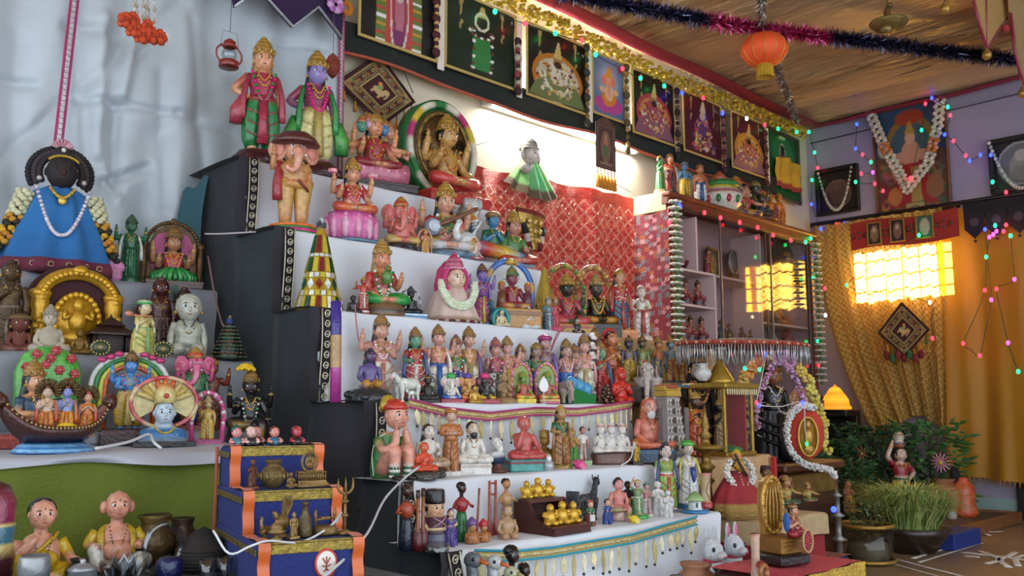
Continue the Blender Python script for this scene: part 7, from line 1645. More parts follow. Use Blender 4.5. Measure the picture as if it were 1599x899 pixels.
def diamond(corners,Yn,label,gname,frame='3a1014',nrm=(0,-1,0),tassel=('c8822a','c8822a','c8822a'),tz=.06,parts2=()):
    """four corner points: top, right, bottom, left"""
    t_,r_,b_,l_=[Vector(c)for c in corners]
    root=thing('diamond_wall_hanging',(0,0,0),label,'wall hanging',gname)
    n=Vector(nrm)
    def P(u,v,d=0):return(l_*(1-u)*(1-v)+t_*(1-u)*v+b_*u*(1-v)+r_*u*v)+n*d
    sh=[('r',0,0,1,1,'3a1014'),('r',.05,.05,.95,.95,'a8905a'),('r',.075,.075,.925,.925,'2a0c10'),('r',.24,.24,.76,.76,'b09a60'),('r',.265,.265,.735,.735,'3c0f14'),('r',.33,.33,.67,.67,'4a1218')]
    for k in range(12):
        q=.10+.8*k/11
        for(a,b)in((q,.16),(q,.84),(.16,q),(.84,q)):sh+=[('e',a,b,.035,.035,('b87a3a','6a2a1c','a8956a')[k%3]),('e',a,b,.016,.016,'2a0c10')]
    for k in range(24):
        q=.09+.82*k/23
        for(a,b)in((q,.215),(q,.785),(.215,q),(.785,q),(q,.10),(q,.90),(.10,q),(.90,q)):sh.append(('e',a,b,.012,.012,'a8905a'))
    sh+=[('e',.5,.48,.12,.075,'c8a874'),('e',.6,.58,.06,.06,'c8a874'),('e',.46,.56,.05,.07,'8aa05a'),('r',.40,.36,.44,.46,'c8a874'),('r',.55,.36,.59,.46,'c8a874'),('e',.66,.5,.02,.06,'c8a874'),('e',.42,.62,.04,.04,'d88a4a')]
    col=paint(72,72,'3a1014',sh)
    m=MB();m.grid(72,72,lambda u,v:P(u,v,.006));m.c=[tuple(c)for c in col]
    m.grid(1,1,lambda u,v:P(1-u,v,0),frame);m.B('embroidered_panel','cloth',root)
    MB().tube([P(0,1,.004),P(1,1,.004),P(1,0,.004),P(0,0,.004),P(0,1,.004)],.006,frame,6).B('frame_cord','cloth',root)
    sc_=(t_-b_).length
    for i,(e0,e1)in enumerate(((l_,b_),(b_,r_))):
        for k in range(3):
            p=e0.lerp(e1,.12+.24*k if i==0 else.40+.24*k)+n*.01
            m=MB();m.tube([p,p-Vector((0,0,sc_*.06))],.0025,'6a2a1c',5);m.loft([(p.x,p.y,p.z-sc_*.20,sc_*.030,sc_*.03,tassel[k]),(p.x,p.y,p.z-sc_*.12,sc_*.022,sc_*.022,tassel[k]),(p.x,p.y,p.z-sc_*.085,sc_*.012,sc_*.012,tassel[k]),(p.x,p.y,p.z-sc_*.07,sc_*.018,sc_*.018,tassel[k]),(p.x,p.y,p.z-sc_*.055,sc_*.008,sc_*.008,tassel[k])],10,(5,.1));m.B('tassel','cloth',root)
    return root
d1=diamond([at(591,85,Y=2.83),at(646,160,Y=2.83),at(597,195,Y=2.83),at(527,128,Y=2.83)],2.83,'large maroon diamond wall hanging with gold elephant embroidery on cream wall',None)
# golden forehead ornament
r=thing('golden_forehead_ornament',(0,0,0),'golden tapering elephant forehead ornament with red band on red cloth','wall hanging')
c4=[at(805,322,Y=2.80),at(849,337,Y=2.80),at(838,392,Y=2.80),at(822,390,Y=2.80)]
def P4(u,v,d=0):q=(c4[3]*(1-u)+c4[2]*u)*(1-v)+(c4[0]*(1-u)+c4[1]*u)*v;return(q.x,q.y-d,q.z)
m=MB();m.grid(10,16,lambda u,v:P4(u,v,.008+.02*math.sin(pi*u)));m.c=[C('a8863c')]*len(m.v);m.grid(1,1,lambda u,v:P4(1-u,v,0),'6a5024');m.B('gold_plate','metal',r)
MB().grid(8,2,lambda u,v:P4(u,.88+.1*v,.012+.02*math.sin(pi*u)),'7a1c1c').B('red_band','cloth',r)
m=MB()
for k in range(9):
    u_=.25+.25*(k%3);v_=.25+.22*(k//3);q=P4(u_,v_,.03);m.ell(q,(.014,.008,.014),'d0b060',8,5);m.ell((q[0],q[1]-.008,q[2]),.005,'e8d8a0',6,4)
m.B('studs','metal',r)
for s_,u_ in((0,.02),(1,.98)):
    m=MB();q0=Vector(P4(u_,.62,.02));q1=Vector(P4(u_*.9+.05,.0,.02));m.tube([q0,q0.lerp(q1,.4),q0.lerp(q1,.41),q0.lerp(q1,.7),q0.lerp(q1,.71),q1],[.014]*6,['17151a','17151a','c8b8b0','c8b8b0','6a1a24','6a1a24'],8);m.B('tassel_cord','cloth',r)
r_=thing('small_mask',at(822,408,Y=2.76)+Vector((0,0,-.01)),'small reddish mask figurine below golden forehead ornament','figurine');m=MB();face(m,(0,0,.035),.032,'a85a4a',1);m.lathe(crown_prof('low',.03,.03,'6a5a34','8a3a30'),12,ctr=(0,0,.05));m.loft([(0,.01,-.03,.05,.03,'6a4a34'),(0,.01,.01,.03,.025,'7a3a30')],12);m.B('mask','matte',r_)
# green veiled mask
r=thing('veiled_mask',at(828,222,Y=2.82),'silver goddess mask with spreading green veil pinned on wall','wall hanging')
pz=[at(828,212,Y=2.80),at(787,282,Y=2.80),at(872,302,Y=2.80)]
o0=at(828,222,Y=2.82)
m=MB()
def veil(u,v):
    top=Vector(at(829,232,Y=2.82));a=Vector(at(786,283,Y=2.84));b=Vector(at(872,306,Y=2.84));mid=Vector(at(835,322,Y=2.76))
    e=a*(1-u)**2+mid*2*u*(1-u)+b*u*u
    q=top.lerp(e,v)+Vector((0,-.05*math.sin(pi*u)*v-.012*math.sin(u*30)*v,-.02*math.sin(pi*u)*v))
    return q-o0
m.grid(44,14,veil,lambda u,v:'5a4a34' if v>.82 else('7fb86a' if abs(u-.5)>.2 else '58a86a'));m.B('green_veil','cloth',r)
c_=at(829,243,Y=2.76)-o0
m=MB();face(m,(c_.x,c_.y,c_.z),.045,'cfc8c0',2,'b08a80',None,None,'4a4440');m.ell((c_.x,c_.y+.03,c_.z-.05),(.03,.03,.03),'b8b0a8',8,6);m.B('mask','glaze',r)
m=MB();m.lathe(crown_prof('tall',.045,.07,'b8b4a8','a8a498'),14,ctr=(c_.x,c_.y+.01,c_.z+.025))
for s_ in(-1,1):m.ell((c_.x+s_*.05,c_.y,c_.z),(.012,.01,.03),'b8b4a8',8,5)
m.B('silver_crown','metal',r)
# pennant with tassels
pc=[at(u,v,Y=2.775)for u,v in((931,285-25),(962,272),(961,200),(945,190),(931,198))]
x0=pc[0].x;x1=pc[1].x;zb=pc[0].z;zt=pc[2].z
r=thing('tasselled_pennant',(x0,2.775,zb),'narrow brown embroidered pennant with orange tassels under banner','wall hanging');ww=x1-x0;hh=zt-zb
print_mesh('pennant',ww,hh,24,36,'5a3a34',[('r',.08,.04,.92,.96,'6a4a44'),('r',.14,.08,.86,.92,'4a302c'),('e',.5,.5,.26,.36,'7a5a4a'),('e',.5,.62,.1,.12,'b06a4a'),('e',.5,.40,.10,.16,'4a6a44'),('e',.5,.72,.07,.06,'a8805a'),('r',.2,.1,.8,.16,'8a6a5a')],r,'cloth',(0,0,0))
MB().prism([(0,hh),(ww*.5,hh+.05),(ww,hh)],0,.004,'5a3a34').B('pennant_top','cloth',r)
for k in range(6):
    x_=ww*(k+.5)/6;m=MB();m.tube([(x_,0,0),(x_,0,-.03)],.003,'8a6a34',5);m.loft([(x_,0,-.10,.012,.012,'d08a2a'),(x_,0,-.05,.009,.009,'c87f24'),(x_,0,-.03,.005,.005,'b8741f')],8);m.B('tassel','cloth',r)
# tube light behind the banner
r=thing('tube_light',(0,0,0),'lit fluorescent tube fixed to wall just under the banner','tube light')
p0=at(765,152,Y=2.85);p1=at(988,240,Y=2.85);zt_=2.004
MB().tube([(p0.x,2.838,zt_),(p1.x,2.838,zt_)],.014,'white',10).B('glowing_tube','tubelamp',r)
MB().box(((p0.x+p1.x)/2,2.865,zt_),(p1.x-p0.x+.06,.024,.04),'e0e0dc',b=.004).B('fitting','plastic',r)
for x_ in(p0.x-.015,p1.x+.015):MB().box((x_,2.842,zt_),(.03,.03,.045),'d0d0cc',b=.004).B('end_holder','plastic',r)
# yellow flower garland along the wall top
random.seed(21);m=MB()
for k in range(1150):
    t=k/1150;x=2.25+3.30*t;a=rnd()*6.28;q=.034*math.sqrt(rnd())
    m.ell((x+.01*rnd(),2.765+q*math.cos(a),2.462+.012*math.sin(9*t)+q*1.2*math.sin(a)),(.011,.011,.009),('d8b838','c8a428','e0c850','b89420')[k%4],5,3)
o=m.B('marigold_garland','matte');tag(o,'long fluffy yellow garland hung along the top of the posters','garland')
# bead strings hung between the posters
for i,(u,v0,v1,cs)in enumerate(((682,0,85,('4a1c24','c8a05a')),(809,62,145,('3a1c24','8a3a3c','b8a89a')),(916,70,196,('3a3a2a','8a6a3c')),(978,100,240,('5a4a2a','a8803c')),(1057,138,246,('2a1a1c','6a4a3a')),(1129,178,268,('4a1c2a','8a4a5a')),(1195,205,288,('5a2a24','8a5a3c')))):
    p=at(u,v0,Y=2.755);q=at(u,v1,Y=2.755);L=p.z-q.z
    r=thing('bead_string',(p.x,2.755,q.z),('short dark bead string left of green poster','dark bead string with owl charm right of green poster','olive bead string left of blue poster','brown bead string right of blue poster','black bead string left of crimson poster','maroon bead string between the two crimson posters','rust bead string left of draped picture')[i],'bead string','bead strings between posters')
    MB().tube([(0,0,0),(0,0,L)],.0025,'4a3a34',4).B('cord','wire',r)
    m=MB()
    for k in range(13):m.ell((0,0,L*(k+.5)/13),(.012,.012,.014)if k%4 else(.022,.014,.022),cs[k%len(cs)],7,5)
    m.B('beads','matte',r)
# draped green picture
a=at(1200,300,Y=2.83);b=at(1248,212,Y=2.83)
r=thing('draped_picture',(a.x,2.83,2.0),'framed green picture of black faced saint draped with yellow cloth','picture');ww=at(1248,300,Y=2.83).x-a.x;hh=.44
print_mesh('print',ww,hh,36,44,'0f5a2c',[('e',.5,.72,.34,.26,'1f7a3c'),('e',.5,.72,.10,.13,'c8b88a'),('e',.5,.74,.07,.10,'17120f'),('e',.5,.56,.16,.12,'9a4a34'),('e',.5,.50,.2,.12,'c8c0a8'),('r',.4,.93,.6,.96,'b0c8a0')],r)
m=MB()
for(x_,z_,sx,sz)in((ww/2,0,ww+.02,.02),(ww/2,hh,ww+.02,.02),(0,hh/2,.02,hh),(ww,hh/2,.02,hh)):m.box((x_,-.004,z_),(sx,.02,sz),'4a4a34',b=.003)
m.B('frame','woodm',r)
MB().grid(16,14,lambda u,v:(ww*(.12+.78*u)+.01*math.sin(9*v),-.03-.012*math.sin(15*u),.06+hh*.46*v*(1-.06*math.cos(6*u))),lambda u,v:'a03a2a' if v<.2 else 'd0a42c').B('yellow_cloth','cloth',r)
# ---- hanging things at the left
def hang_line(root,z0,z1,c='5a5a5a'):MB().tube([(0,0,z0),(0,0,z1)],.0012,c,4).B('thread','wire',root)
p=at(357,106,Y=2.45);H=at(357,48,Y=2.45).z-p.z
r=thing('red_lantern',p,'small red hurricane lantern with clear globe hanging before drape','lantern')
MB().lathe([(.24,0,'6a2018'),(.26,.03,'8a2a1f'),(.26,.16,'7a241a'),(.18,.20,'8a2a1f')],18).G('fuel_base',r,H)
MB().lathe([(.14,.20,'white'),(.2,.32,'white'),(.19,.42,'white'),(.13,.54,'white')],16).B('globe','crystal',r,H)
MB().lathe([(.15,.54,'8a2a1f'),(.2,.58,'8a2a1f'),(.14,.64,'7a241a'),(.16,.70,'8a2a1f'),(.08,.76,'7a241a'),(.02,.8,'7a241a')],16).G('cap',r,H)
for s_ in(-1,1):MB().tube([(s_*.22,0,.1),(s_*.34,0,.25),(s_*.34,0,.45),(s_*.2,0,.60)],.025,'8a2a1f',7,3).G('side_tube',r,H)
MB().tube([(-.24,0,.62),(-.2,0,.98),(.2,0,.98),(.24,0,.62)],.010,'grey',5).B('bail','wire',r,H);hang_line(r,H*.98,2.6-p.z)
p=at(519,122,Y=2.66);H=at(519,83,Y=2.66).z-p.z;r=thing('woven_ornament',p,'small rust red woven bulb ornament hanging beside drape edge','ornament')
MB().lathe([(.04,0,'6a2a1c'),(.16,.12,'7a301f'),(.28,.4,'8a3a24'),(.28,.6,'7a301f'),(.16,.88,'8a3a24'),(.03,1,'6a2a1c')],24,flute=(9,.06)).B('woven_body','matte',r,H)
for k in range(7):z_=.12+.12*k;q=.29*math.sin(pi*z_)**.7;MB().tube([(q*math.cos(2*pi*j/16),q*math.sin(2*pi*j/16),z_)for j in range(16)],.014,'9a4a2c',5,closed=True).B('woven_ring','matte',r,H)
hang_line(r,H,2.6-p.z)
p=at(222,50,Y=2.55);r=thing('flower_hanging',p,'white bead hanging ending in orange cloth flowers before drape','hanging');random.seed(2)
for k,(dx,dz)in enumerate(((-.05,.02),(-.025,.0),(0,-.012),(.03,-.005),(.052,.0),(-.03,.028),(.015,.02))):
    m=MB()
    for q in range(8):a=q*.785;m.ell((dx+.014*math.cos(a),.0+.01*math.sin(q*3),dz+.014*math.sin(a)),(.012,.012,.012),('c8451f','d8582a')[q%2],6,4)
    m.ell((dx,-.012,dz),.008,'a8381a',6,4);m.B('orange_flower','cloth',r)
for k in range(6):
    m=MB();x_=-.03+.012*k
    for q in range(16):m.ell((x_+.004*math.sin(q),.01*math.sin(k*2),.025+.018*q),(.005,.005,.009),('d0c8c0','b8a890')[q%2],5,4)
    m.B('bead_strand','matte',r)
hang_line(r,.3,2.6-p.z)
p=at(522,8,Y=2.68);r=thing('lilac_flower',p,'lilac artificial flower pinned at the toran corner','flower')
for q in range(9):a=q*.7;MB().ell((.022*math.cos(a),-.01,.022*math.sin(a)),(.018,.008,.014),('b06ab0','d0a0cc')[q%2],7,5).B('petal','cloth',r)
p=at(541,12,Y=2.74);r=thing('orange_flower_charm',p,'orange gold flower charm at banner start','flower')
for q in range(8):a=q*.785;MB().ell((.02*math.cos(a),0,.02*math.sin(a)),(.014,.008,.014),'c8781f',6,4).B('petal','cloth',r)

# ================================================================ cabinet: dolls on top and inside
CT=(2.71,1.737)
G='dolls on top of the cabinet'
fig(1031,292,243,CT,'green painted standing figurine on cabinet top',group=G,skin='4a9a5a',face='4a8a5a',top='3f9a4f',low='3f8a4a',low2='a88a5a',crown='low',ccol='8a7a3a',arms='bless,down',base=('round','c0906a'),bh=.12,rz=.3)
fig(1047,298,240,CT,'figurine in red gown with white shawl on cabinet top',group=G,skin='c88a6a',top='b04034',low='b03a30',low2='3a4a54',crown='low',ccol='5a3a24',arms='front,down',sash='d0c4b8',base=('round','3a4044'),bh=.14)
fig(1070,302,252,CT,'blue skinned dancer figurine in yellow dhoti on cabinet top',group=G,skin='4a7aa0',face='3f6f9a',top='4a7a9f',low='c8a02f',low2='b08a2a',crown='low',ccol='3a5a8a',arms='bless,hip',legs='dhoti',base=('round','4a3428'),bh=.1)
fig(1094,308,256,CT,'figurine with blue sash and white dhoti on cabinet top',group=G,skin='c8815a',top='c07a50',low='d8d0c8',low2='2f5a9a',crown='low',ccol='7a4a24',arms='fold,down',legs='dhoti',sash='b0483a',base=('round','4a3428'),bh=.08)
r,H=special(1125,322,268,CT,'painted_pot','round white pot painted with red petals under green cone lid','pot',G)
MB().lathe([(.34,0,'d0c8b8'),(.36,.03,'d8d0c0'),(.52,.18,'d8d0c4'),(.56,.36,'d8d0c4'),(.50,.44,'b03a4a'),(.46,.50,'d8d0c4'),(.40,.54,'d8bc3a'),(.42,.60,'d8bc3a')],24).G('pot',r,H)
for k in range(14):a=2*pi*k/14;MB().ell((.535*math.cos(a),.535*math.sin(a),.24),(.06,.06,.10),('b0303a','2f7a3c')[k%2],7,5).G('petal_mark',r,H)
MB().lathe([(.44,.58,'2f7a3c'),(.46,.62,'3a8a44'),(.40,.72,'2f7a3c'),(.28,.74,'3f9a3c'),(.16,.76,'b04a2a'),(.22,.78,'a8442a'),(.03,1,'c0603a')],22,flute=(9,.05)).G('cone_lid',r,H)
fig(1150,326,278,CT,'grey elephant headed musician figurine on cabinet top','seat',group=G,ganesha=1,skin='8a7a78',top='b05a4a',low='b8923a',crown='low',arms='front,front')
fig(1163,330,288,(2.68,1.737),'seated musician figurine in yellow and red on cabinet top','seat',group=G,skin='c88a6a',top='b04a4a',low='c0a03a',low2='4a3a6a',arms='front,out',crown='bun',ccol='2a1c18')
fig(1180,334,283,CT,'dark green winged figurine on cabinet top','seat',group=G,skin='3a4a3a',face='4a4a3c',top='2f4a34',low='5a3a34',arms='up,up',crown='low',ccol='5a6a3a',base=('round','2a2424'),bh=.1)
fig(1190,337,305,(2.67,1.737),'small dark rocky figurine with orange patch on cabinet top','seat',group=G,skin='5a4a44',top='3a3a40',low='8a4a2a',arms='lap,lap')
for u,c1,lab in((1204,'c8741f','orange robed figurine of a pair at cabinet top end'),(1217,'d8802a','yellow orange robed partner figurine at cabinet top end')):fig(u,344,302,CT,lab,group=G,skin='c8783a',top=c1,low='d0842a',low2='7a2f5a' if u<1210 else 'c86a1f',crown='low',ccol='a8702a',arms='up,down',sash='8a3a5a' if u<1210 else None)
# inside
CY=cy0+.11
def cabfig(u,vt,zs,lab,kind='seat',**o):
    b=at(u,450,Y=CY);H=at(u,vt,Y=CY).z-zs
    o.setdefault('arms','bless,knee');o.setdefault('crown','tall')
    r=thing('figurine',(b.x,CY,zs),lab,'figurine','dolls in the glass cabinet',0)
    hb=.0
    if kind=='seat':
        MB().lathe([(.26,0,o.get('pc','8a2430')),(.30,.04,o.get('pc','8a2430')),(.22,.15,'3a3a44'),(.30,.27,o.get('pc','8a2430')),(.26,.30,'3a3a44')],18,flute=(9,.04)).G('pedestal',r,H);hb=.30
    subfig(r,H*(1-hb),(0,0,hb*H),kind,dict(skin='b87a5a',top='9a3a3a',low='8a2a34',ccol='4a2a24',**{k:v for k,v in o.items()if k!='pc'}),0)
cabfig(1075,383,CABZ[0],'red and green seated doll on the upper cabinet shelf')
cabfig(1070,435,CABZ[1],'red lotus doll pair member near flower string, middle cabinet shelf');cabfig(1089,437,CABZ[1],'red lotus doll pair member near divider, middle cabinet shelf')
cabfig(1064,490,CABZ[2],'grey red lotus doll half hidden by flower string, lower cabinet shelf',pc='7a2430');cabfig(1076,492,CABZ[2],'dark crowned lotus doll in the middle, lower cabinet shelf',pc='7a2430');cabfig(1093,494,CABZ[2],'green sashed lotus doll near divider, lower cabinet shelf',pc='7a2430')
cabfig(1107,385,CABZ[0],'slim brown standing doll beside small frame in cabinet','stand')
b=at(1146,450,Y=CY+.06);r=thing('oval_plate',(b.x,CY+.06,CABZ[0]),'oval silver embossed plate on stand inside cabinet','plate',None,0);m=MB();m.prism([(.055*math.cos(a),.13+.075*math.sin(a))for a in[2*pi*k/24 for k in range(24)]],-.006,.006,'8a8680',True);ellring(m,.05,.07,.13,-.008,.006,'b0aca4',24,bead=20,bc=['b0aca4']);m.B('plate','metal',r);MB().box((0,0,.03),(.06,.04,.06),'3a2620').B('stand','woodm',r)
b=at(1110,450,Y=CY+.06);r=thing('picture_stand',(b.x-.0,CY+.07,CABZ[0]),'small gilt picture frame leaning inside cabinet','picture frame')
print_mesh('print',.10,.17,12,18,'5a4a3a',[('e',.5,.5,.3,.35,'8a6a4a'),('e',.5,.65,.15,.12,'a8885a')],r,off=(0,0,.01))
m=MB()
for(x_,z_,sx,sz)in((.05,.005,.12,.014),(.05,.185,.12,.014),(-.003,.095,.014,.19),(.103,.095,.014,.19)):m.box((x_,-.004,z_),(sx,.014,sz),'a8905a',b=.003)
m.B('frame','metal',r)
for u,vt,c1,lab in((1160,510,'6a3a34','maroon bottle shaped doll in cabinet middle bay'),(1140,505,'5a4a3a','tan clay doll in cabinet middle bay'),(1174,515,'7a4a3a','rust coloured doll at right of middle bay'),(1128,498,'4a5a5a','grey green doll at left of middle bay')):
    cabfig(u,vt,CABZ[2]-.01,lab,'stand',skin_=c1)if False else fig(u,560,vt,(CY,CABZ[2]-.01),lab,'stand',group='dolls in the glass cabinet',skin=c1,face=mix(c1,'white',.2),top=c1,low=mix(c1,'black',.2),crown='low',ccol='7a6a44',arms='fold,down')
for u,vt,z_,c1,lab in((1222,358,CABZ[0]+.02,'4a4440','tall dark vase with gold rim in cabinet right bay'),(1205,500,CABZ[2]+.02,'b0a49a','pale figurine in cabinet lower right bay'),(1230,498,CABZ[2]+.02,'a8504a','red tiered lotus figurine in cabinet lower right bay'),(1232,393,CABZ[0]+.02,'7a3a34','maroon figurine in cabinet upper right bay'),(1215,455,CABZ[1]-.04,'a86a4a','terracotta figurine in cabinet middle right bay')):
    if u==1222:
        b=at(u,450,Y=CY+.04);H=at(u,vt,Y=CY+.04).z-z_;r=thing('vase',(b.x,CY+.04,z_),lab,'vase');MB().lathe([(.16,0,c1),(.24,.3,c1),(.22,.5,c1),(.12,.75,c1),(.12,.88,'a8905a'),(.18,.98,'a8905a'),(.16,1,c1)],18).G('vase',r,H)
    else:fig(u,560,vt,(CY,z_),lab,'seat',group='dolls in the glass cabinet',skin=c1,face=mix(c1,'white',.15),top=c1,low=mix(c1,'black',.15),crown='low',ccol='8a6a44',arms='bless,knee',rz=0)
for k in range(4):
    o=MB().box((0,0,.05),(.02,.09,.10),('4a2a1c','b8a03a','7a2a24','c8a86a')[k],b=.002).B('book','print',None,1,(at(1240,450,Y=CY).x+.022*k-.02,CY+.0,CABZ[0]+.021));tag(o,('brown spined book in cabinet right bay','yellow spined book in cabinet right bay','red spined book in cabinet right bay','tan spined book in cabinet right bay')[k],'book','books in the cabinet')
# white flower strings on both cabinet posts
def flower_string(p,q,n,label,c='d8dcc8'):
    p=Vector(p);q=Vector(q);r=thing('flower_string',(p.x,p.y,q.z),label,'garland','flower strings on cabinet posts');L=p.z-q.z
    MB().tube([(0,0,0),(0,0,L)],.003,'4a6a3a',4).B('stem_cord','wire',r)
    for k in range(n):
        z_=L*(k+.5)/n;m=MB()
        for j in range(6):a=j*1.047+k*.5;m.ell((.028*math.cos(a),.02*math.sin(a)-.004,z_+.006),(.018,.014,.007),mix(c,'white',.3*(j%2)),6,4)
        m.ell((0,-.01,z_-.012),(.016,.014,.008),'4a7a3c',6,4);m.B('flower','matte',r)
a=at(1053,312,Y=2.59);flower_string((a.x,2.59,a.z),(a.x,2.59,at(1053,548,Y=2.59).z),24,'string of white cloth flowers on left cabinet post')
a=at(1272,378,Y=2.59);flower_string((a.x,2.59,a.z),(a.x,2.59,at(1276,600,Y=2.59).z),24,'string of white cloth flowers on right cabinet post','b8bcb0')

# ================================================================ shrine corner on the brown shelf
r,H=special(1128,700,595,M5,'glass_shrine','golden box shrine with glass panes and small idol inside','shrine',None,0)
wd_=.34
for sx in(-1,1):
    for sy in(-1,1):MB().box((sx*wd_,sy*.26,.45),(.05,.05,.9),'a88834',b=.01).B('corner_post','metal',r,H)
MB().box((0,0,.03),(.76,.62,.06),'9a7a2c',b=.015).B('floor_plate','metal',r,H);MB().box((0,0,.93),(.86,.70,.07),'a88834',b=.015).B('roof_plate','metal',r,H)
for k in range(14):MB().box((-.36+.056*k,-.335,.85),(.03,.012,.08),'d0c090',b=.004).B('scallop','metal',r,H)
MB().box((-.1,.24,.47),(.5,.02,.84),'5a2420',b=.004).B('red_backing','cloth',r,H);MB().box((.30,-.05,.45),(.03,.3,.8),'c83a24',b=.01).B('orange_garland_strip','matte',r,H)
MB().box((0,-.275,.46),(.62,.008,.80),'white',b=.001).B('glass_pane','glass',r,H);MB().box((.355,0,.46),(.008,.46,.80),'white',b=.001).B('glass_pane','glass',r,H)
subfig(r,H*.70,(-.05*H,0,.07*H),'stand',dict(skin='4a3424',face='3a2a20',top='8a6a34',low='8a6a3c',low2='a88a44',crown='tall',ccol='a8853c',arms='bless,down',garland=['c8b080','8a5a3c']),0)
MB().lathe([(.16,0,'2f7a3c'),(.17,.02,'2f7a3c'),(.12,.06,'3a8a44'),(.02,.1,'a03030')],14,ctr=(-.05,-.16,.06)).G('green_bowl',r,H)
MB().lathe([(.20,.96,'b08a2c'),(.18,1.02,'b8923a'),(.12,1.12,'b08a2c'),(.05,1.25,'b8923a'),(.04,1.30,'a8822a')],16,flute=(8,.05)).B('dome','metal',r,H)
r,H0=special(1126,592,528,M5,'fringed_umbrella','ceremonial umbrella with beaded red rim and silver fringe over shrine','umbrella')
r.location.z=.465+H*1.28
uz=at(1148,543,Y=1.72).z-r.location.z;uw=.45*(at(1215,545,Y=1.72).x-at(1082,545,Y=1.72).x);ux=at(1148,543,Y=1.72).x-r.location.x
MB().lathe([(.012,0,'c8c8c4'),(.012,uz*.9,'c8c8c4'),(.022,uz*.75,'d8d8d4'),(.024,uz*.95,'d8d8d4')],10).B('pole','plastic',r)
MB().loft([(ux,0,uz,uw,.15,'8a3424'),(ux,0,uz+.014,uw,.15,'a04a34'),(ux,0,uz+.016,uw*.96,.145,'7a6a64'),(ux,0,uz+.03,uw*.3,.05,'8a7a74')],36).B('canopy','cloth',r)
m=MB()
for k in range(60):a=2*pi*k/60;m.ell((ux+uw*1.005*math.cos(a),.151*math.sin(a),uz+.007),.006,('c8a08a','a83a2c')[k%2],5,4)
m.B('bead_rim','metal',r)
random.seed(5)
for g in range(6):
    m=MB()
    for k in range(22):
        a=2*pi*(g*22+k)/132;x_=ux+uw*math.cos(a);y_=.15*math.sin(a);l_=.05+.02*rnd();m.tube([(x_,y_,uz),(x_+.008*(rnd()-.5),y_+.006*(rnd()-.5),uz-l_*.5),(x_+.016*(rnd()-.5),y_,uz-l_)],[.0022,.0025,.0015],('b8b8b8','8a8a8e','d0d0d0')[k%3],4)
    m.B('fringe_section','metal',r)
# wooden chest and garlanded dark deity
cxx=at(1232,775,Y=1.90)
ch=thing('carved_chest',(cxx.x,1.92,0),'dark carved wooden chest under the garlanded black deity','chest')
cz_=at(1232,722,Y=1.80).z
MB().box((0,0,cz_/2-.02),(.48,.26,cz_-.04),'4a2a18',b=.01).B('chest_body','woodm',ch);MB().box((0,0,cz_-.02),(.52,.30,.035),'5a3420',b=.008).B('chest_lid','woodm',ch);MB().box((0,-.135,cz_-.09),(.40,.012,.08),'8a6a34',b=.006).B('brass_panel','oldmetal',ch);MB().box((0,-.135,cz_-.22),(.40,.012,.10),'3a2014',b=.006).B('lower_panel','woodm',ch)
r,H,S,z0=fig(1210,722,556,(1.93,cz_),'tall black robed deity with golden face under arch of flower garlands','stand',cat='idol',skin='17151a',face='8a5a34',top='15141a',sleeve='15141a',low='14131a',low2='1c1a20',longsleeve=1,crown='tall',ccol='8a6a34',arms='front,down',w=1.5,neck='c8c4bc',rz=-.6)
random.seed(13)
def petal_rope(root,pts,rad,cols,name,n=200,Hs=1,sub=8):
    P=[Vector(p)for p in pts];m=MB();L=len(P)-1
    for k in range(n):
        t=k/n*L;i=min(int(t),L-1);f=t-i
        p0=P[i-1]if i else P[0]*2-P[1];p3=P[i+2]if i+2<=L else P[-1]*2-P[-2]
        q=.5*((2*P[i])+(P[i+1]-p0)*f+(2*p0-5*P[i]+4*P[i+1]-p3)*f*f+(3*P[i]-p0-3*P[i+1]+p3)*f**3)
        a=rnd()*6.28;b_=rnd()*6.28;rr=rad*(.5+.5*rnd());cs=cols[int(k/n*len(cols)*1.0)%len(cols)]if len(cols)>3 else cols[k%len(cols)]
        m.ell((q.x+rr*math.cos(a)*math.cos(b_),q.y+rr*math.sin(a)*math.cos(b_),q.z+rr*math.sin(b_)),(rad*.55,rad*.55,rad*.45),mix(cs,'white',.18*rnd()),5,3)
    return m.B(name,'matte',root,Hs)
petal_rope(r,[(-.36,-.10,.10),(-.36,-.10,.45),(-.30,-.08,.78),(-.12,-.06,.98),(0,-.05,1.02)],.055,['d8b83a','d8b83a','c8a82f','d8903a','d04a2a','d8c04a'],'flower_garland',260,H)
petal_rope(r,[(0,-.05,1.02),(.14,-.08,.98),(.32,-.12,.74),(.42,-.14,.4),(.44,-.16,.08)],.055,['b86ab0','c87ab8','d8bc3a','d8c84a','d0b83a','d8c84a'],'flower_garland',260,H)
petal_rope(r,[(-.24,-.14,.30),(-.22,-.14,.55),(-.05,-.14,.9),(.1,-.16,.88),(.22,-.18,.6),(.30,-.18,.35)],.035,['c888b8','b070a8','d0a0c8'],'lilac_garland',200,H)
m=MB();garland_U(m,.15,z0+.24*S,z0-.02*S,-.22,.010,['d8d0c8','b8b0a8'],30);m.G('pearl_strand',r,H)
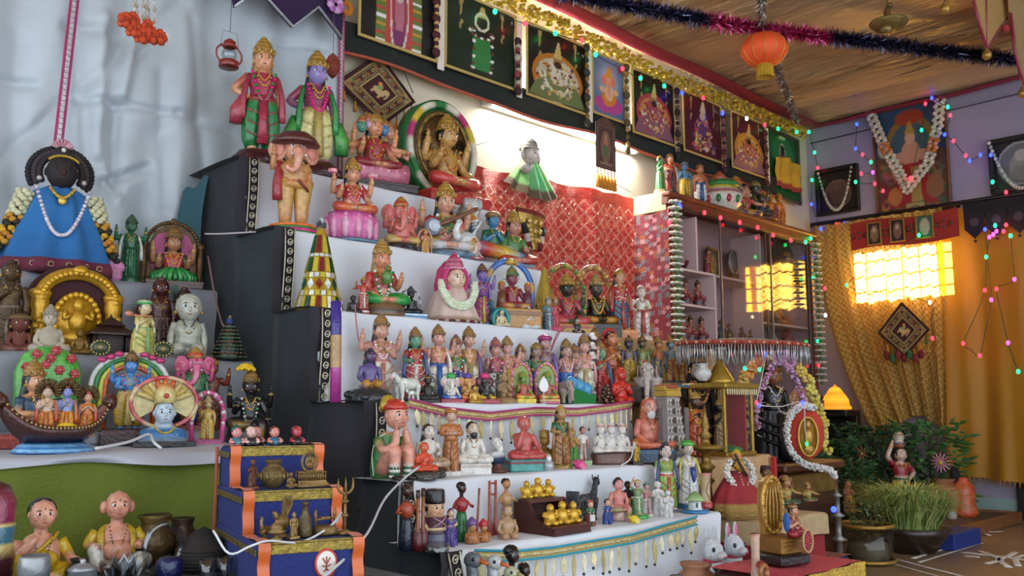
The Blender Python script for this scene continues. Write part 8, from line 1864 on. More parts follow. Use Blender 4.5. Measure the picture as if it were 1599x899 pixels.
# oval medallion with white garland
pm=at(1238,690,Y=1.78);r=thing('oval_medallion',(pm.x,1.72,cz_),'red oval medallion with gold idol ringed by fluffy white garland','plaque',None,-.75)
H=at(1236,632,Y=1.72).z-cz_
MB().prism([(.30*math.cos(a),.52+.44*math.sin(a))for a in[2*pi*k/28 for k in range(28)]],-.04,.04,'c23a24',True).B('red_oval','cloth',r,H)
m=MB();m.prism([(.18*math.cos(a),.46+.34*math.sin(a))for a in[2*pi*k/28 for k in range(28)]],-.07,-.04,'a87a34',True);ellring(m,.17,.33,.46,-.075,.022,'c89a44',28);m.ell((0,-.09,.66),(.06,.04,.08),'b88a3c',8,6);m.ell((0,-.09,.46),(.09,.04,.14),'b88a3c',8,6);m.ell((0,-.09,.24),(.10,.04,.1),'a87a34',8,6);m.B('gold_idol','metal',r,H)
petal_rope(r,[(.12,-.06,.96),(-.10,-.07,.98),(-.30,-.08,.80),(-.37,-.09,.50),(-.30,-.10,.18),(-.05,-.12,-.02),(.30,-.14,-.10),(.42,-.15,-.22)],.055,['d8d4d0','c8c4c0','e0dcd8'],'white_garland',800,H)
# brass lamp
r,H=special(1103,745,632,(1.58,.330),'brass_oil_lamp','tall tiered brass oil lamp with bird finial','lamp')
g_='8a6a2c';MB().lathe([(.17,0,g_),(.17,.03,g_),(.06,.10,g_),(.05,.2,g_),(.09,.24,g_),(.05,.28,g_),(.06,.34,g_),(.10,.38,g_),(.05,.42,g_),(.04,.5,g_),(.08,.53,g_),(.20,.56,g_),(.21,.58,g_),(.05,.60,g_),(.04,.66,g_),(.07,.69,g_),(.03,.74,g_),(.05,.78,g_),(.02,.9,g_),(.005,1,g_)],20).B('lamp_stem','metal',r,H)
# goddess in red sari
r,H=special(1152,803,702,M6,'goddess_doll','yellow faced goddess doll in deep red sari with white fur garlands','doll',None,-.3)
MB().loft([(0,0,0,.44,.34,'8a6a34'),(0,0,.20,.42,.32,'9a7a3c'),(0,0,.24,.41,.31,'8a1f24'),(0,0,.40,.33,.25,'96242a'),(0,0,.58,.20,.16,'8a1f24'),(0,0,.68,.14,.11,'7a1a20')],48,(10,.05)).B('sari','cloth',r,H)
m=MB()
for k in range(3):m.tube([((.425-.012*k)*math.cos(2*pi*j/30),(.325-.01*k)*math.sin(2*pi*j/30),.06+.07*k)for j in range(30)],.010,'b8964a',5,closed=True)
m.B('gold_border','sequin',r,H)
m=MB();face(m,(0,-.05,.78),.10,'c8962f',2,'a02a24');m.G('face',r,H);m=MB();m.ell((0,.0,.82),(.105,.105,.09),'2a1c14',10,7);m.lathe(crown_prof('low',.09,.16,'c8a030','b0402c'),14,ctr=(0,-.01,.86));m.G('crown',r,H)
for s_ in(-1,1):petal_rope(r,[(s_*.13,-.04,.84),(s_*.24,-.06,.74),(s_*.24,-.10,.60),(s_*.16,-.14,.52)],.05,['c8c0b8','d8d4cc'],'fur_garland',90,H)
MB().tube([(-.12,-.12,.95),(-.06,-.15,.80),(.06,-.17,.62)],[.02,.025,.02],'3a241c',6,2).B('braid','matte',r,H)
m=MB();garland_U(m,.10,.68,.45,-.18,.012,['d8c8b0','b8a88a'],18);m.G('pearl_strand',r,H)
# bearded fez bust and throne doll
fig(1198,800,728,(1.50,.300),'brown bearded figurine with flat fez hat behind golden throne','stand',skin='7a5638',face='7a5638',top='6a482e',low='5a3a26',low2='6a482e',crown='hat',ccol='3a1c18',ccol2='3a1c18',crownh=.7,arms='fold,fold',beard='a8905a',headw=1.3,neck=None,mat='matte',tilak=None)
r,H=special(1219,858,742,(1.13,.252),'golden_throne','golden cobra hood throne chair on dark plinth','throne',None,-.2)
MB().box((0,0,.06),(.50,.46,.12),'1a1216',b=.02).G('plinth',r,H);MB().box((0,0,.22),(.36,.36,.20),'8a5f2c',b=.02).B('seat_block','metal',r,H)
for k in range(4):MB().box((0,-.185,.15+.045*k),(.34,.012,.012),'a8803c',b=.003).B('seat_moulding','metal',r,H)
MB().prism([(-.14,.30),(-.16,.5),(-.19,.75),(-.14,.93),(0,1.0),(.14,.93),(.19,.75),(.16,.5),(.14,.30)],.10,.17,'a87c38').B('hood_back','metal',r,H)
m=MB();ellring(m,.17,.32,.66,.10,.03,'b88a3c',30,bead=30,bc=['c89a4a','9a7230']);m.B('hood_rim','metal',r,H)
for k in range(5):MB().tube([(-.11+.055*k,.09,.36),(-.13+.065*k,.085,.65),(-.07+.035*k,.09,.92)],.018,'9a7230',6,2).B('hood_ridge','metal',r,H)
b=r.location;rr=thing('throne_doll',(b.x+.01,b.y-.03,b.z+.32*H),'small doll in crimson beaded skirt seated on golden throne','doll',None,-.1)
h2=H*.38;subfig(rr,h2,(0,0,0),'seat',dict(skin='c08a6a',top='8a2430',low='96202c',low2='a02a34',crown='low',ccol='5a3a24',arms='fold,knee',sash='2f6a44',garland=['d8c8a0','a03a3a']),1)
m=MB();m.prism([(.26*math.cos(a),-.10+.34*math.sin(a))for a in[2*pi*k/20 for k in range(20)]],-.50,-.46,'8a1f2c',True);ellring(m,.25,.33,-.10,-.50,.03,'b89a6a',22)
for k in range(18):a=k*2.4;q=.2*math.sqrt(k/18);m.ell((q*math.cos(a),-.51,-.10+1.3*q*math.sin(a)),.025,'c85a6a',5,4)
m.B('beaded_skirt','cloth',rr,h2)
MB().ell((-.30,.02,.42),(.08,.12,.30),'2a5a9a',10,7).B('blue_bolster','cloth',rr,h2)
# red platform and flowered box
rp=thing('red_platform',(2.07,1.125,0),'low platform under red cloth with gold brocade border','platform',None,0)
MB().box((0,0,.122),(.34,.20,.245),'3a1418',b=.01).B('platform_body','woodm',rp)
MB().grid(10,10,lambda u,v:(-.175+.35*u,-.108+.216*v,.248+.002*math.sin(9*u)),'b01a30').B('red_cloth','cloth',rp)
m=MB();m.grid(20,3,lambda u,v:(-.175+.35*u,-.112-.004*math.sin(20*u),.248-.045*v),'c8a440');m.grid(20,3,lambda u,v:(.177+.004*math.sin(20*u),-.108+.216*u,.248-.045*v),'c8a440');m.B('brocade_border','sequin',rp)
fb=thing('flowered_box',(3.02,1.62,0),'low blue box with red floral cloth top','box')
MB().box((0,0,.055),(.30,.28,.11),'1c2050',b=.008).B('box_body','cloth',fb)
def fcol(u,v):s=math.sin(u*38)*math.sin(v*34);return 'b85a3a' if s>.55 else('3a5a4a' if s<-.6 else '7a3a2c')
MB().grid(60,50,lambda u,v:(-.155+.31*u,-.145+.29*v,.1125),fcol).B('floral_top','cloth',fb)
for u,vb,vt,c1,c2,lab in((1229,800,742,'2f5a3a','1f4a34','small green skirted figurine on brown cloth shelf'),(1263,800,752,'4a6a3a','5a3a24','small lady figurine playing round drum on brown shelf')):
    fig(u,vb,vt,(1.56,.300),lab,'seat',skin='b88452',top='a08a3a',low=c1,low2=c2,crown='low',ccol='8a6a34',arms='front,out',halo=['6a2a20','8a3a24']if u<1240 else None,hw=.34)
# bull head vessel at the front
for u,vt,c1,lab in((1181,832,'c0a08a','cream patterned slim vase at bottom front'),):
    b=at(u,899,Y=1.08);H=at(u,vt,Y=1.08).z-.25;r=thing('slim_vase',(b.x,1.08,.25),lab,'vase');MB().lathe([(.12,0,'a05a4a'),(.13,.05,c1),(.10,.3,'b88a74'),(.095,.6,c1),(.11,.9,c1),(.12,1,'b87a6a'),(.08,.98,'5a3a30')],16).G('vase',r,H)
b=at(1192,890,Y=1.05);r=thing('elephant_ring',(b.x,1.05,.25),'orange brown curled elephant trunk figurine at bottom front','figurine');m=MB();m.tube([(.013*math.cos(a),0,.018+.014*math.sin(a))for a in[-.8+.5*k for k in range(11)]],[.007,.008,.007,.007,.007,.006,.006,.006,.005,.005,.004],'9a5a2c',9,2);m.ell((.0,.006,.033),(.012,.011,.009),'8a2a2c',8,6);m.B('trunk_ring','glaze',r)
# ================================================================ right wall
# gold patterned curtain, and plain amber curtain
def gcol(u,v):
    x=u*26;z=v*34;a=abs(((x+z)%1)-.5);b=abs(((x-z)%1)-.5)
    if min(a,b)<.10:return 'e8c468'
    if(int(x+z)+int(x-z))%3==0:return 'cc9a3a'
    return 'bc8a30'
gc=thing('gold_curtain',(0,0,0),'sequinned gold patterned curtain gathered to one side of the window','curtain')
def gfn(u,v): # v 0 at top
    y=(2.80-(.84)*u)*(1-v)+(2.46-.46*u)*v+.06*math.sin(pi*v)*(1-u)-.12*v*v*(1-u)*.5
    z=1.86-(1.50-.20*math.sin(pi*u)-.05*u)*v
    x=5.70-.018*math.sin(u*34+v*3)*(.4+v)-.012*math.sin(u*71)-.03*v*math.sin(3*u+2)
    return(x,y,z)
MB().grid(200,200,gfn,gcol).B('gold_cloth','goldcurtain',gc)
random.seed(8);m=MB()
for k in range(420):
    u=rnd();v=.12+.88*rnd();p=gfn(u,v);m.ell((p[0]-.006,p[1],p[2]),(.003,.005,.005),'f0dca0',5,3)
m.B('sequins','metal',gc)['kind']='stuff'
MB().tube([gfn(0,k/30)for k in range(31)],.010,'b08a34',6).B('left_border','goldcurtain',gc)
ac=thing('amber_curtain',(0,0,0),'plain amber yellow curtain covering the wall beside gold curtain','curtain')
def afn(u,v):
    y=2.03-.95*u-.03*math.sin(pi*v)*(1-u);z=1.84-(1.60+.07*u)*v
    x=5.72-.020*math.sin(u*17+v*1.5)*(.3+v)-.014*math.sin(u*39+2)*v-.03*math.exp(-((u-.45-.25*v)/.10)**2)*v
    return(x,y,z)
MB().grid(110,60,afn,'d8981f').B('amber_cloth','curtain',ac)
m=MB()
for k in range(38):p=afn((k+.5)/38,1.0);m.tube([p,(p[0]-.005,p[1],p[2]-.03)],[.006,.002],'b07a1c',4)
m.B('hem_fringe','cloth',ac)
rod=thing('curtain_rod',(0,0,0),'dark metal curtain rod across the right wall','rod');MB().tube([(5.70,2.82,1.875),(5.70,1.0,1.865)],.014,'2a2422',8).B('rod','metal',rod)
for y_ in(2.82,1.9):MB().box((5.75,y_,1.87),(.10,.02,.02),'2a2422',b=.003).B('bracket','metal',rod)
# red toran strip over the window
t=thing('picture_toran',(0,0,0),'red toran strip with small framed deity pictures above the window','toran')
ys=[at(u,375,X=5.66).y for u in(1328,1498)];zt=1.83;zb=1.655
m=MB();m.grid(20,6,lambda u,v:(5.665-.004*math.sin(9*u),ys[0]+(ys[1]-ys[0])*u,zb+.01*math.sin(7*u)+(zt-zb)*v),'a82a24');m.grid(20,6,lambda u,v:(5.670,ys[1]+(ys[0]-ys[1])*u,zb+.01*math.sin(7*(1-u))+(zt-zb)*v),'8a2220');m.B('red_strip','cloth',t)
for k,(f,wd,c1,c2)in enumerate(((.24,.085,'3a241c','8a6a4a'),(.46,.085,'2a1c18','8a5a4a'),(.71,.10,'3a5a4a','b0a890'))):
    y0=ys[0]+(ys[1]-ys[0])*f;pts=paint(12,16,c1,[('e',.5,.5,.32,.4,c2),('e',.5,.68,.14,.12,'c8a888')])
    m=MB();m.grid(12,16,lambda u,v:(5.655,y0+wd/2-wd*u,zb+.025+.13*v));m.c=[tuple(c)for c in pts];o=m.B('small_picture','print',t)
    m=MB()
    for(dy,dz,sy,sz)in((0,.02,wd+.012,.008),(0,.16,wd+.012,.008),(-wd/2,.09,.008,.14),(wd/2,.09,.008,.14)):m.box((5.652,y0+dy,zb+dz),(.006,sy,sz),'a8863c',b=.001)
    m.B('picture_frame','metal',o)
for f in(.09,.35,.59,.88):
    y0=ys[0]+(ys[1]-ys[0])*f;m=MB()
    for k in range(8):a=k*.785;m.ell((5.656,y0+.028*math.cos(a)*(1.6 if f in(.09,.88)else 1),zb+.09+.018*math.sin(a)),(.004,.012,.008),('6a5a3c','7a2a1c')[k%2],6,4)
    m.B('brocade_motif','sequin',t)
# dark scalloped toran over the amber curtain
t=thing('dark_toran',(0,0,0),'dark embroidered toran with hanging pointed flaps on amber curtain','toran')
y0=at(1505,350,X=5.66).y;y1=y0-.62
MB().box((5.665,(y0+y1)/2,1.80),(.008,y0-y1,.10),'1c1218',b=.002).B('band','cloth',t)
for k in range(5):
    yc=y0-.06-.12*k;m=MB();m.prism([(-.055,.05),(-.055,-.05),(0,-.11),(.055,-.05),(.055,.05)],-.005,.005,'24161c');m.ell((0,-.006,-.01),(.03,.004,.03),'4a3a44',8,5)
    o=m.B('pointed_flap','cloth',t);o.rotation_euler=(0,0,-pi/2);o.location=(5.655,yc,1.74)
    o2=MB().ell((0,0,0),.01,'3a2a30',6,4).B('bead','cloth',t);o2.location=(5.655,yc,1.615)
# second diamond hanging on the curtain
dc=at(1410,517,X=5.62);e=.155
diamond([(5.63,dc.y,dc.z+e*1.15),(5.63,dc.y-e,dc.z),(5.63,dc.y,dc.z-e),(5.63,dc.y+e,dc.z)],0,'smaller maroon diamond wall hanging with tassels on gold curtain',None,nrm=(-1,0,0),tassel=('b87a2a','c8882a','2f6a3c'))
m=MB()
for k in range(7):m.ell((5.60,dc.y+.10-.035*k,dc.z-e*.95-.02*(k%2)),(.016,.018,.03),('7a1c24','2f6a3c','8a2a2c')[k%3],7,5)
o=m.B('pompom_fringe','cloth');tag(o,'cluster of red and green pompoms under the smaller diamond hanging','pompoms')
# pictures
def framed(name,cs,label,bgc,shapes,fr,fw=.02,nx=40,ny=50):
    p=[at(u,v,X=5.76)for u,v in cs] # lower-left, upper-right
    y0,y1,z0,z1=p[0].y,p[1].y,p[0].z,p[1].z
    r=thing(name,(5.77,y0,z0),label,'picture',None,-pi/2)
    ww=y0-y1;hh=z1-z0
    print_mesh('print',ww,hh,nx,ny,bgc,shapes,r)
    m=MB()
    for(x_,z_,sx,sz)in((ww/2,0,ww+fw,fw),(ww/2,hh,ww+fw,fw),(0,hh/2,fw,hh),(ww,hh/2,fw,hh)):m.box((x_,-.01,z_),(sx,.03,sz),fr,b=.004)
    m.B('frame','woodm',r)
    return r,ww,hh
random.seed(31)
blob=[('e',.08+.84*rnd(),.02+.5*rnd(),.02+.05*rnd(),.015+.035*rnd(),('8a4a34','a8703c','5a2a34','7a5a44','4a5a3c')[k%5])for k in range(200)]
r,ww,hh=framed('deity_picture',[(1372,350),(1474,152)],'large worn poster of enthroned goddess with attendants, garlanded','5a3a2c',
  [('r',0,.58,1,1,'2a4a6a'),('e',.5,.62,.36,.30,'8a6a34'),('e',.5,.62,.28,.24,'3a5a6a')]+blob+[('e',.5,.9,.2,.07,'a03a24'),('e',.5,.58,.13,.12,'c8947a'),('e',.5,.72,.07,.06,'d0a088'),('t',.5,.76,.86,.07,.02,'b08a3c'),('t',.5,.12,.50,.34,.14,'9a1f24'),('t',.55,.14,.46,.08,.05,'a88a4a'),('e',.34,.55,.07,.05,'c8947a'),('e',.66,.55,.07,.05,'c8947a'),('e',.12,.66,.08,.08,'b8b0a8'),('r',0,.0,1,.03,'6a3a2c'),('e',.25,.22,.10,.08,'a8703c'),('e',.8,.26,.12,.10,'8a5a3c')],'7a4a2c',.012,64,84)
m=MB();P=[(.0,-.05,hh*1.0),(.07,-.06,hh*.72),(.16,-.07,hh*.44),(ww*.5,-.09,hh*.24),(ww*.78,-.07,hh*.44),(ww*.93,-.06,hh*.74),(ww*.99,-.05,hh*1.02)]
PP=[]
for i in range(len(P)-1):
    for k in range(5):PP.append(Vector(P[i]).lerp(Vector(P[i+1]),k/5))
for k,p in enumerate(PP):
    c_='c8722a' if k in(6,7,22,23)else 'd0c8b0'
    for j in range(6):a=j*1.05+k;m.ell((p.x+.024*math.cos(a),p.y+.006*math.sin(a*2),p.z+.020*math.sin(a)),(.017,.014,.014),mix(c_,'white',.2*(j%2)),6,4)
m.B('shola_garland','matte',r)
r2=thing('yantra_plate',at(1429,328,X=5.72)+Vector((0,.055,-.06)),'small square brass yantra plate propped on the poster','plate',None,-pi/2)
print_mesh('plate',.115,.11,24,24,'9a8a5a',[('r',.06,.06,.94,.94,'a8985f'),('o',.5,.5,.34,.34,.8,'5a2a2c'),('d',.5,.5,.22,.22,'6a3034'),('x',.5,.5,.14,.14,.5,'b8a878')],r2);MB().box((.0575,.006,.055),(.125,.008,.12),'6a5a34',b=.002).B('plate_edge','metal',r2)
r,ww,hh=framed('deity_picture',[(1279,335),(1336,258)],'small dark framed picture of seated idol near room corner','1c1214',[('e',.5,.42,.3,.3,'4a2f2c'),('e',.5,.4,.2,.24,'5a3f38'),('e',.5,.62,.12,.12,'6a4a40'),('o',.5,.42,.34,.34,.85,'7a5a4c'),('e',.3,.6,.06,.12,'6a4a44'),('e',.7,.6,.06,.12,'6a4a44')],'17100f',.03)
m=MB();
for k in range(40):t_=k/39;x_=.02+(ww-.04)*t_;z_=hh*.95-hh*.92*(1-abs(2*t_-1)**2.2);m.ell((x_,-.035,z_),(.010,.010,.012),('c8c0b0','a8a494')[k%2],6,4)
m.B('bead_garland','matte',r)
r,ww,hh=framed('deity_picture',[(1552,300),(1640,205)],'dark framed round silver relief picture at far right wall','14161a',[('e',.5,.5,.40,.42,'6a6a68'),('o',.5,.5,.42,.44,.9,'9a9a96'),('e',.5,.45,.22,.28,'8a8680'),('e',.5,.66,.12,.12,'a8a49c'),('t',.5,.2,.45,.28,.12,'7a7672')],'15110f',.03)
m=MB()
for k in range(44):t_=k/43;x_=.0+(ww*.98)*t_;z_=hh*.98-hh*1.0*(1-abs(2*t_-1)**2.0);m.ell((x_,-.035,z_),(.012,.010,.013),('d0d0c8','a8aca0')[k%2],6,4)
m.B('bead_garland','matte',r)
# tinsel at the wall top and wall shelf line
o=MB().tube([(5.78,2.84,2.47),(5.78,1.0,2.50)],.004,'3a3a44',5).B('wall_wire','wire');tag(o,'thin dark wire stretched along the right wall','wire')

# ================================================================ ceiling decorations
def tinsel(pts,rad,cols,n,label,name='tinsel_rope'):
    r=thing(name,(0,0,0),label,'tinsel');P=[Vector(p)for p in pts];V=[];F=[];cc=[]
    L=[0]
    for i in range(len(P)-1):L.append(L[-1]+(P[i+1]-P[i]).length)
    for k in range(n):
        s=L[-1]*(k+rnd())/n;i=max(j for j in range(len(L))if L[j]<=s);i=min(i,len(P)-2)
        q=P[i].lerp(P[i+1],(s-L[i])/(L[i+1]-L[i]));q.z-=.0
        d=Vector((rnd()-.5,rnd()-.5,rnd()-.5)).normalized()*rad*(.7+.5*rnd());w_=d.cross(Vector((rnd()-.5,rnd()-.5,rnd()-.5))).normalized()*rad*.07
        o=len(V);V+=[tuple(q-w_),tuple(q+w_),tuple(q+d)];F.append((o,o+1,o+2));c_=cols(s/L[-1]);cc+=[C(mix(c_,'white',.25*rnd()))]*3
    m=MB();m.add(V,F,cc,False);o=m.B('foil_strands','tinsel',r);o['kind']='stuff'
    MB().tube(P,.006,cols(.2),5).B('core_cord','wire',r)
    return r
tz=2.46
pa=[at(870,-12,Z=tz),at(1050,22,Z=tz),at(1190,46,Z=tz),at(1330,62,Z=tz),at(1470,80,Z=tz),at(1590,94,Z=tz)]
tinsel(pa,.055,lambda t:'d8308a' if.30<t<.56 else '1c2468',13000,'blue and magenta tinsel rope strung under the cloth ceiling')
tinsel([at(1188,-20,Z=tz+.02),at(1190,40,Z=tz+.02),at(1215,110,Z=tz+.02),at(1245,190,Z=tz+.02)],.035,lambda t:'a8a098',5000,'silver tinsel rope crossing towards the room corner')
pl=at(1192,52,Z=2.42);lr=.5*75/1413*((pl.x+pl.y)*.707)
r=thing('paper_lantern',(pl.x,pl.y,2.42-lr*1.5),'round orange paper lantern with yellow fringe under ceiling','lantern')
MB().lathe([(lr*.35,lr*.02,'c8401f'),(lr*.75,lr*.22,'d04a20'),(lr*.97,lr*.55,'d85024'),(lr,lr*.75,'d85024'),(lr*.95,lr*1.0,'d04a20'),(lr*.7,lr*1.3,'c8421c'),(lr*.35,lr*1.45,'b8381a')],36,flute=(12,.025)).B('paper_globe','paperglow',r)
for k in range(12):a=2*pi*k/12;MB().tube([(lr*q*1.01*math.cos(a),lr*q*1.01*math.sin(a),lr*z_)for q,z_ in((.36,.03),(.76,.22),(.98,.55),(1.01,.75),(.96,1.0),(.71,1.3),(.36,1.45))],.0025,'d8a040',4).B('gold_rib','metal',r)
MB().lathe([(lr*.34,0,'d8a828'),(lr*.36,lr*.04,'c89a20'),(lr*.34,lr*.08,'d8a828')],20).B('lower_ring','paperglow',r)
m=MB()
for k in range(30):a=2*pi*k/30;m.tube([(lr*.33*math.cos(a),lr*.33*math.sin(a),0),(lr*.35*math.cos(a),lr*.35*math.sin(a),-lr*.52)],lr*.035,('d8b02a','c89c20')[k%2],4)
m.B('yellow_fringe','cloth',r);MB().tube([(0,0,lr*1.4),(0,0,.30)],.003,'4a2a20',4).B('thread','wire',r)
# brass hanging plate, bells, gold toran at the near right
p=at(1388,42,Z=2.20);r=thing('hanging_brass_lamp',(p.x,p.y,2.20),'brass bird lamp dish hanging on a chain from ceiling','lamp')
MB().lathe([(.02,-.02,'6a542c'),(.05,-.012,'7a6434'),(.075,.012,'7a6434'),(.078,.02,'8a7440'),(.06,.014,'5a4624'),(.01,.006,'5a4624')],24).B('dish','oldmetal',r);m=MB();m.tube([(0,0,.01),(-.01,0,.06),(.015,0,.09)],[.02,.014,.010],'6a542c',8,2);m.ell((.02,0,.10),.014,'6a542c',7,5);m.B('bird_stem','oldmetal',r);MB().ell((-.03,0,-.02),(.03,.025,.02),'8a7440',9,6).B('oil_cup','oldmetal',r);MB().tube([(0,0,.10),(0,0,.38)],.003,'5a4624',4).B('chain','wire',r)
for u,v,lab in((1476,14,'gold ball bell hanging from the ceiling cloth'),(1541,86,'gold ball bell on the toran point'),(1596,146,'gold ball bell at the toran lower point')):
    p=at(u,v,Y=1.2);r=thing('gold_ball',p,lab,'bell','gold ball bells by the toran');MB().ell((0,0,0),.021,'a8823c',12,8).B('ball','metal',r);MB().lathe([(.008,0,'8a6a30'),(.009,.006,'8a6a30'),(.004,.012,'8a6a30')],10,ctr=(0,0,.019)).B('cap','metal',r);MB().tube([(0,0,.018),(0,0,.05 if v>50 else 2.6-p.z)],.0015,'6a5a4a',4).B('thread','wire',r)
t=thing('gold_toran',(0,0,0),'gold cloth toran with pink bordered points hanging at near right','toran')
def flap(px,Yv,c1,name='flap'):
    W=[at(u,v,Y=Yv)for u,v in px]
    m=MB();n=len(W);V=[tuple(p)for p in W]+[(p.x,p.y+.006,p.z)for p in W]
    m.add(V,[tuple(range(n)),tuple(range(2*n-1,n-1,-1))]+[(k,n+k,n+(k+1)%n,(k+1)%n)for k in range(n)],c1,False);m.B(name,'satin',t)
    return W
W=flap([(1516,-64),(1520,0),(1530,40),(1541,76),(1557,50),(1573,28),(1580,-64)],1.2,'b08a4a')
MB().tube(W[1:6],.007,'8a2038',6).B('pink_border','satin',t)
MB().tube([W[3],at(1539,-64,Y=1.196)],.005,'8a2038',5).B('centre_seam','satin',t)
W=flap([(1568,-70),(1578,20),(1585,80),(1592,110),(1600,138),(1640,60),(1660,-70)],1.17,'a8885a')
MB().tube(W[1:5],.008,'8a2038',6).B('pink_border','satin',t)
MB().ell(at(1570,44,Y=1.18),(.019,.016,.019),'a82a34',10,7).B('red_bead','cloth',t)

# ================================================================ string lights
BC=dict(g='12e060',r='ff2030',b='2030ff',p='e030e0',w='fff0d0')
def lights(seq,plane,label,wire='1f3a24',rad=.010,sag=.02):
    """seq of (u, v, colour); plane = dict for at()"""
    pts=[at(u,v,**plane)for u,v,c in seq]
    r=thing('string_light',(0,0,0),label,'string light')
    P=[]
    for i in range(len(pts)-1):
        P.append(pts[i]);P.append(pts[i].lerp(pts[i+1],.5)+Vector((0,0,-sag*(pts[i+1]-pts[i]).length*1.5)))
    P.append(pts[-1])
    MB().tube(P,.0022,wire,4,3).B('cable','wire',r)
    for(u,v,c),p in zip(seq,pts):
        o=MB().ell((0,0,0),(rad,rad,rad*1.3),BC[c],8,6).B('bulb','lamp',r);o.location=p
    return r
lights([(773,18,'g'),(820,37,'r'),(867,52,'g'),(909,63,'r'),(930,85,'g'),(972,107,'r'),(1000,122,'g'),(1037,134,'g'),(1065,145,'b'),(1098,153,'r'),(1128,177,'b'),(1166,185,'w'),(1194,195,'r'),(1215,201,'g'),(1244,206,'g')],dict(Y=2.71),'string of coloured fairy lights along the yellow garland')
lights([(1263,206,'g'),(1272,238,'g'),(1277,262,'r'),(1268,281,'g'),(1267,319,'b'),(1282,357,'b'),(1306,347,'r'),(1319,344,'b')],dict(X=5.70),'string of coloured fairy lights down the room corner')
lights([(1338,194,'b'),(1336,232,'b'),(1347,241,'r'),(1360,253,'g'),(1363,269,'p'),(1345,271,'r'),(1336,284,'g'),(1366,287,'r'),(1379,298,'r'),(1421,278,'r'),(1439,203,'g'),(1445,162,'r'),(1455,153,'b'),(1480,167,'g'),(1484,180,'r'),(1475,210,'b'),(1489,220,'r'),(1508,243,'r'),(1514,251,'b'),(1531,242,'b'),(1547,242,'b'),(1550,284,'g'),(1571,300,'r')],dict(X=5.66),'string of coloured fairy lights looped around the garlanded poster')
lights([(1266,372,'g'),(1272,400,'b'),(1270,434,'g'),(1288,450,'r'),(1289,492,'w'),(1277,532,'g'),(1279,570,'r')],dict(Y=2.61),'string of fairy lights hanging beside the right cabinet post')
lights([(1435,367,'g'),(1322,445,'g'),(1452,472,'w'),(1456,528,'r')],dict(X=5.60),'string of fairy lights hanging over the gold curtain',sag=.0)
lights([(1554,352,'g'),(1571,351,'r'),(1567,361,'r'),(1556,361,'p'),(1551,366,'p'),(1545,370,'p'),(1540,401,'g'),(1538,453,'r'),(1504,536,'r'),(1530,555,'r'),(1548,468,'p'),(1538,358,'b')],dict(X=5.60),'string of fairy lights in a loop on the amber curtain')
lights([(1578,368,'g'),(1584,436,'p'),(1556,451,'r'),(1574,535,'p'),(1590,580,'g')],dict(X=5.58),'string of pink and green fairy lights at amber curtain edge')
lights([(1045,347,'r'),(1062,322,'b'),(1100,332,'r'),(1125,340,'r'),(1155,347,'r'),(1183,355,'r'),(1207,367,'r'),(1235,375,'r'),(1258,378,'g')],dict(Y=2.58),'string of red fairy lights along the cabinet top rail')
lights([(1163,575,'g'),(1186,577,'g'),(1196,553,'b'),(1181,628,'r'),(1186,633,'b'),(1253,628,'b'),(1260,693,'g')],dict(Y=1.70),'string of fairy lights over the garlanded black deity','d0ccc4',.006)

# ================================================================ cords, stick and fringe
def cord(pts,rad,col,label,sub=5,name='cable'):
    m=MB();m.tube(pts,rad,col,6,sub);o=m.B(name,'wire');tag(o,label,'cable');return o
cord([at(655,728,Y=1.60),at(630,748,Y=1.57),at(600,780,Y=1.45),at(575,830,Y=1.30),at(540,870,Y=1.2),at(500,905,Y=1.15)],.0024,'c8ccd0','white twin cable sloping down from fifth step past black cloth')
cord([at(333,828,Y=1.25),at(358,864,Y=1.22),at(392,852,Y=1.20),at(420,844,Y=1.2),at(470,846,Y=1.22),at(515,822,Y=1.24),at(533,800,Y=1.26),at(520,822,Y=1.27),at(500,834,Y=1.25)],.0018,'d0d2d4','thin white cable looped across the blue stand')
cord([at(150,700,Y=1.74),at(200,690,Y=1.80),at(232,678,Y=1.86),at(240,690,Y=1.80),at(252,700,Y=1.78)],.003,'d0d2d4','thin white cable lying on the grey satin tier')
cord([at(320,365,Y=2.40),at(345,365,Y=2.36),at(400,362,Y=2.30)],.0025,'b0a8a8','thin wire tied across black cloth by teal corner')
cord([at(325,400,Y=2.48),at(335,460,Y=2.4),at(345,500,Y=2.3),at(350,510,Y=2.28)],.003,'7a5a5a','brown twin flex hanging down beside satin tiers')
cord([at(555,475,Y=2.0),at(556,500,Y=2.0),at(562,535,Y=1.99),at(580,560,Y=1.98)],.002,'a85a6a','thin pink and white flex on third riser')
cord([at(880,508,Y=2.0),at(868,530,Y=2.0),at(860,548,Y=2.0),at(870,520,Y=2.0),at(882,512,Y=2.0)],.002,'a85a6a','short pink flex loop hanging at third step edge')
cord([at(968,728,Y=1.60),at(985,715,Y=1.6),at(990,690,Y=1.61),at(992,700,Y=1.6)],.002,'d0ccd0','fine white flex rising by triple white statue')
cord([at(738,228,Y=2.84),at(785,215,Y=2.84),at(826,212,Y=2.82)],.002,'5a6a5a','green wire from plaque to veiled mask on wall')
cord([at(832,213,Y=2.82),at(880,245,Y=2.84),at(940,275,Y=2.84),at(985,300,Y=2.84)],.002,'7a8a7a','green wire from veiled mask to cabinet corner')
cord([at(598,50,Y=2.78),at(625,100,Y=2.80),at(645,145,Y=2.82)],.002,'3a4a3c','dark green wire hanging from banner beside diamond hanging')
r,H=special(524,617,470,(1.82,.638),'painted_stick','round stick painted violet, plain and magenta leaning at steps','stick')
MB().lathe([(.055,0,'a83a8a'),(.055,.34,'a83a8a'),(.055,.345,'b08a5a'),(.055,.66,'b08a5a'),(.055,.665,'3f2f86'),(.055,1,'3f2f86')],14).G('stick',r,H)
r.rotation_euler=(-.0,-.02,0)
